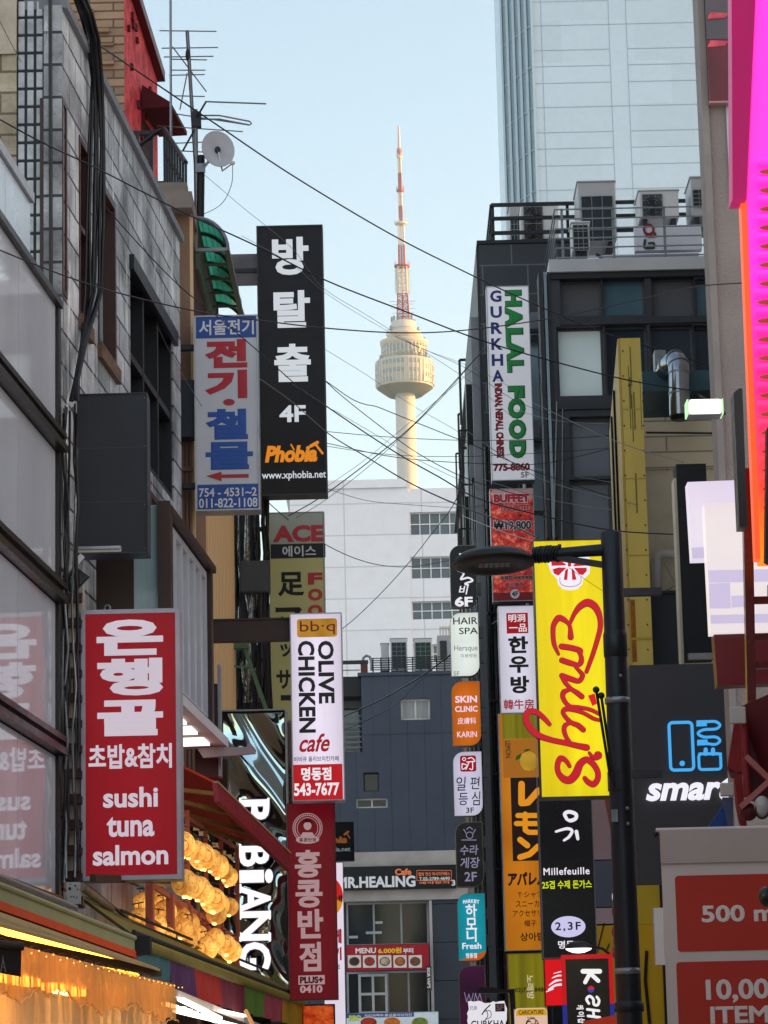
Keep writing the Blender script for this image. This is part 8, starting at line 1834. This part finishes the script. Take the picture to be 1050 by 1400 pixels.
# ================================================================ WIRES OVER THE STREET
def catmull(pts, seg=6):
    out = []
    for i in range(len(pts)-1):
        p0, p1, p2, p3 = pts[max(i-1, 0)], pts[i], pts[i+1], pts[min(i+2, len(pts)-1)]
        for j in range(seg):
            u = j/seg; out.append(0.5*(2*p1+(p2-p0)*u+(2*p0-5*p1+4*p2-p3)*u*u+(3*p1-p0-3*p2+p3)*u**3))
    return out+[pts[-1]]
def wire(label, pts, d0, d1, r, mat=BLACKM, name='overhead_wire'):
    n = len(pts); x0, x1 = pts[0][0], pts[-1][0]
    w = [P(x, y, d0+(d1-d0)*(i/(n-1))) for i, (x, y) in enumerate(pts)]
    obj(name, MB().tube(catmull(w), r*0.72, 6), mat, label=label, cat='wire', group='overhead wires across the street')
WIRES = [
 ('thick black wire running from the cable riser past the dish to the upper right', [(118, 50), (180, 92), (300, 173), (400, 240), (525, 315), (620, 364), (720, 411), (830, 456), (967, 498)], 27, 42, 0.012),
 ('thick black wire sagging from the glass blocks across the black sign to the floodlight', [(-10, 158), (60, 196), (128, 228), (250, 290), (350, 336), (447, 384), (560, 428), (660, 466), (760, 495), (860, 520), (945, 534)], 23, 30, 0.0095),
 ('black wire hanging nearly level just under the tower lantern room', [(-10, 338), (80, 374), (160, 400), (266, 425), (355, 438), (450, 449), (550, 455), (640, 451), (760, 434), (880, 408), (950, 392), (1014, 387)], 20, 25, 0.0075),
 ('black wire dropping from the glass blocks to the corner of the hardware sign', [(60, 194), (100, 232), (140, 278), (200, 345), (250, 395), (300, 435), (355, 482), (420, 540)], 25, 34, 0.0085),
 ('heavy dark wire crossing below the tower from the black sign to the right', [(400, 525), (447, 556), (500, 592), (550, 624), (600, 652), (650, 680), (720, 700), (830, 724), (930, 731)], 40, 33, 0.012),
 ('dark wire just below the heavy one, ending at the lamp arm', [(350, 514), (400, 550), (448, 592), (500, 624), (560, 660), (630, 692), (690, 714), (735, 735)], 41, 19, 0.009),
 ('thin wire between the heavy pair and the wavy one', [(425, 500), (460, 535), (520, 583), (575, 622), (640, 655), (720, 680)], 43, 46, 0.009),
 ('wavy wire passing in front of the tower column', [(415, 500), (447, 522), (480, 545), (500, 553), (515, 556), (550, 570), (600, 590), (650, 610), (720, 640), (800, 668), (840, 680)], 43, 44, 0.009),
 ('straight wire rising from the foot of the black sign to the white sign', [(395, 705), (450, 672), (547, 597), (600, 545), (650, 490), (668, 470)], 42, 47, 0.011),
 ('second thin rising wire beside the straight one', [(405, 708), (450, 680), (520, 624), (600, 548), (640, 502), (664, 476)], 42.5, 47, 0.006),
 ('nearly level thin wire above the other level pair', [(350, 580), (447, 590), (540, 598), (640, 602), (760, 600), (838, 595)], 42, 44, 0.007),
 ('level thin wire in the middle of the level group', [(358, 592), (447, 610), (540, 622), (640, 624), (760, 618), (838, 612)], 42, 44, 0.006),
 ('level thin wire at the bottom of the level group', [(358, 588), (447, 606), (540, 625), (640, 633), (740, 634), (838, 612)], 42, 44, 0.008),
 ('long thin wire falling from the black sign to the white office wall windows', [(540, 460), (590, 482), (640, 505), (700, 545), (760, 570), (838, 600)], 43, 44, 0.005),
 ('thin grey wire from the antenna mast over the black sign to the tower', [(275, 235), (330, 282), (400, 340), (440, 392), (500, 430), (560, 468), (640, 520), (700, 570)], 37, 46, 0.0045),
 ('faint thin wire just under the grey antenna wire', [(330, 322), (400, 362), (447, 402), (520, 447), (570, 474), (640, 500), (700, 530)], 37, 46, 0.004),
 ('wire curving down from the right over the white office wall', [(632, 655), (620, 690), (590, 730), (560, 768), (520, 812), (480, 850), (440, 880)], 47, 60, 0.011),
 ('thick black cable rising across the charcoal building to the white beef sign', [(440, 992), (480, 975), (520, 957), (550, 940), (580, 922), (620, 892), (660, 862), (690, 843)], 70, 46.5, 0.022),
 ('thinner black cable under the thick one on the charcoal building', [(450, 1005), (490, 990), (530, 970), (550, 955), (580, 925)], 70, 60, 0.012),
 ('thin wire sagging from the black sign past the olive sign over the office wall', [(345, 665), (368, 688), (400, 715), (446, 745), (490, 765), (530, 774), (570, 774), (620, 765)], 41, 60, 0.010),
 ('pale wire slanting down across the grey tiled wall', [(-5, 20), (33, 92), (80, 168), (130, 238), (177, 320), (213, 440), (260, 530), (300, 590), (350, 667)], 24, 35.5, 0.0055),
 ('thin wire from the dark windows to the black box sign', [(728, 550), (800, 585), (860, 610), (935, 632)], 44, 31, 0.007),
 ('faint thin wire beside the pale side of the halal sign', [(705, 560), (760, 575), (838, 580)], 45, 44, 0.006),
 ('wire from the halal sign foot falling to the yellow frame', [(640, 590), (720, 645), (780, 668), (838, 682), (870, 690)], 47, 37, 0.008),
 ('thin wire under it ending on the yellow frame', [(660, 655), (740, 680), (800, 692), (838, 697)], 46, 38, 0.007),
 ('short wire bowed over the script sign bow', [(778, 776), (800, 792), (824, 808)], 27.3, 27.4, 0.003),
 ('faint thin wire rising left of the tower column toward the corner pipe', [(447, 665), (500, 628), (545, 590), (600, 545), (655, 498)], 43, 47, 0.005),
 ('faint thin wire crossing high behind the black sign to the tower pod', [(445, 478), (500, 512), (560, 552), (600, 575), (640, 598)], 43, 47, 0.0045),
 ('faint thin wire dropping from the tower pod level to the office wall roof', [(455, 560), (520, 598), (570, 628), (640, 662), (700, 690)], 43, 46, 0.005),
 ('faint thin wire sagging low across the office wall below its roofline', [(447, 668), (500, 684), (560, 690), (630, 694), (670, 690)], 44, 48, 0.006),
 ('pale thin wire from the halal sign foot to the window building', [(728, 640), (780, 650), (840, 660)], 46, 44, 0.005),
 ('grey thin wire along the foot of the buffet picture toward the pole', [(632, 705), (690, 728), (740, 742), (800, 752)], 47, 30, 0.007),
 ('thin black wire looped beside the steel edge posts', [(735, 490), (744, 560), (748, 640), (745, 700)], 45, 45, 0.007),
 ('thin dish cable looping against the sky', [(318, 226), (317, 250), (308, 272), (296, 284), (278, 293)], 36, 36.6, 0.006),
]
for i, (lb, pts, d0, d1, r) in enumerate(WIRES): wire(lb, pts, d0, d1, r, STEEL if 'pale' in lb or 'grey' in lb or 'faint' in lb else BLACKM)
# ================================================================ the rest of the street around the viewer (unseen; a slab added as sun blocker, the rest shows in mirrors and glass)
def build_context():
    def block(name, label, x0, y0, x1, y1, z, col, sides):
        r = thing(name, label, 'building', ((x0+x1)/2, (y0+y1)/2, 0))
        q = Plane((x0, y0, 0), (1, 0)); w = tiles(name+'_cladding', Plane((0, 0, 0), (0.7, 0.7)), col, '#3C3C40', 1.2, 0.6, 0.02, rough=0.6, var=0.15)
        obj('wall', MB().box(x0, y0, 0, x1, y1, z), w, r); obj('roof', MB().box(x0-0.2, y0-0.2, z, x1+0.2, y1+0.2, z+0.3), DARKM, r)
        h = 3.4; gl = surf('context_glass', '#3A4650', rough=0.1, var=0.4, scale=0.4)
        for j in range(int(z/h)-1):
            zz = 1.2+j*h
            if 'x0' in sides: obj('window_band', MB().box(x0-0.05, y0+0.8, zz, x0+0.02, y1-0.8, zz+1.8), gl, r)
            if 'x1' in sides: obj('window_band', MB().box(x1-0.02, y0+0.8, zz, x1+0.05, y1-0.8, zz+1.8), gl, r)
            if 'y1' in sides: obj('window_band', MB().box(x0+0.8, y1-0.02, zz, x1-0.8, y1+0.05, zz+1.8), gl, r)
    block('shop_building', 'plain street building on the right beside the viewer', 3.0, -34, 14, 18.5, 6, '#6A625C', ('x0',))
    block('shop_building', 'plain street building on the left behind the viewer', -14, -34, -3.4, 12.5, 5, '#5E5A58', ('x1',))
    block('corner_building', 'plain building closing the street behind the viewer', -14, -110, 14, -95, 9, '#4A4644', ('y1',))
    block('sun_block_slab', 'unseen slab added behind the right hand shops to block the low sun', 60, -40, 100, 235, 27, '#77787C', ('x0',))  # out of view; added and sized to keep low sun off the street
build_context()
# ================================================================ thin city air between the street and the hill
def build_haze():
    mt = bpy.data.materials.new('city_air'); mt.use_nodes = True; nt = mt.node_tree
    for n in list(nt.nodes):
        if n.type != 'OUTPUT_MATERIAL': nt.nodes.remove(n)
    v = nt.nodes.new('ShaderNodeVolumePrincipled'); v.inputs['Color'].default_value = (0.52, 0.78, 1.0, 1); v.inputs['Density'].default_value = HAZE; v.inputs['Anisotropy'].default_value = 0.2
    out = [n for n in nt.nodes if n.type == 'OUTPUT_MATERIAL'][0]; nt.links.new(v.outputs['Volume'], out.inputs['Volume'])
    obj('haze', MB().box(-720, -150, -4.0, 720, 1900, 480), mt, kind='stuff')
build_haze()
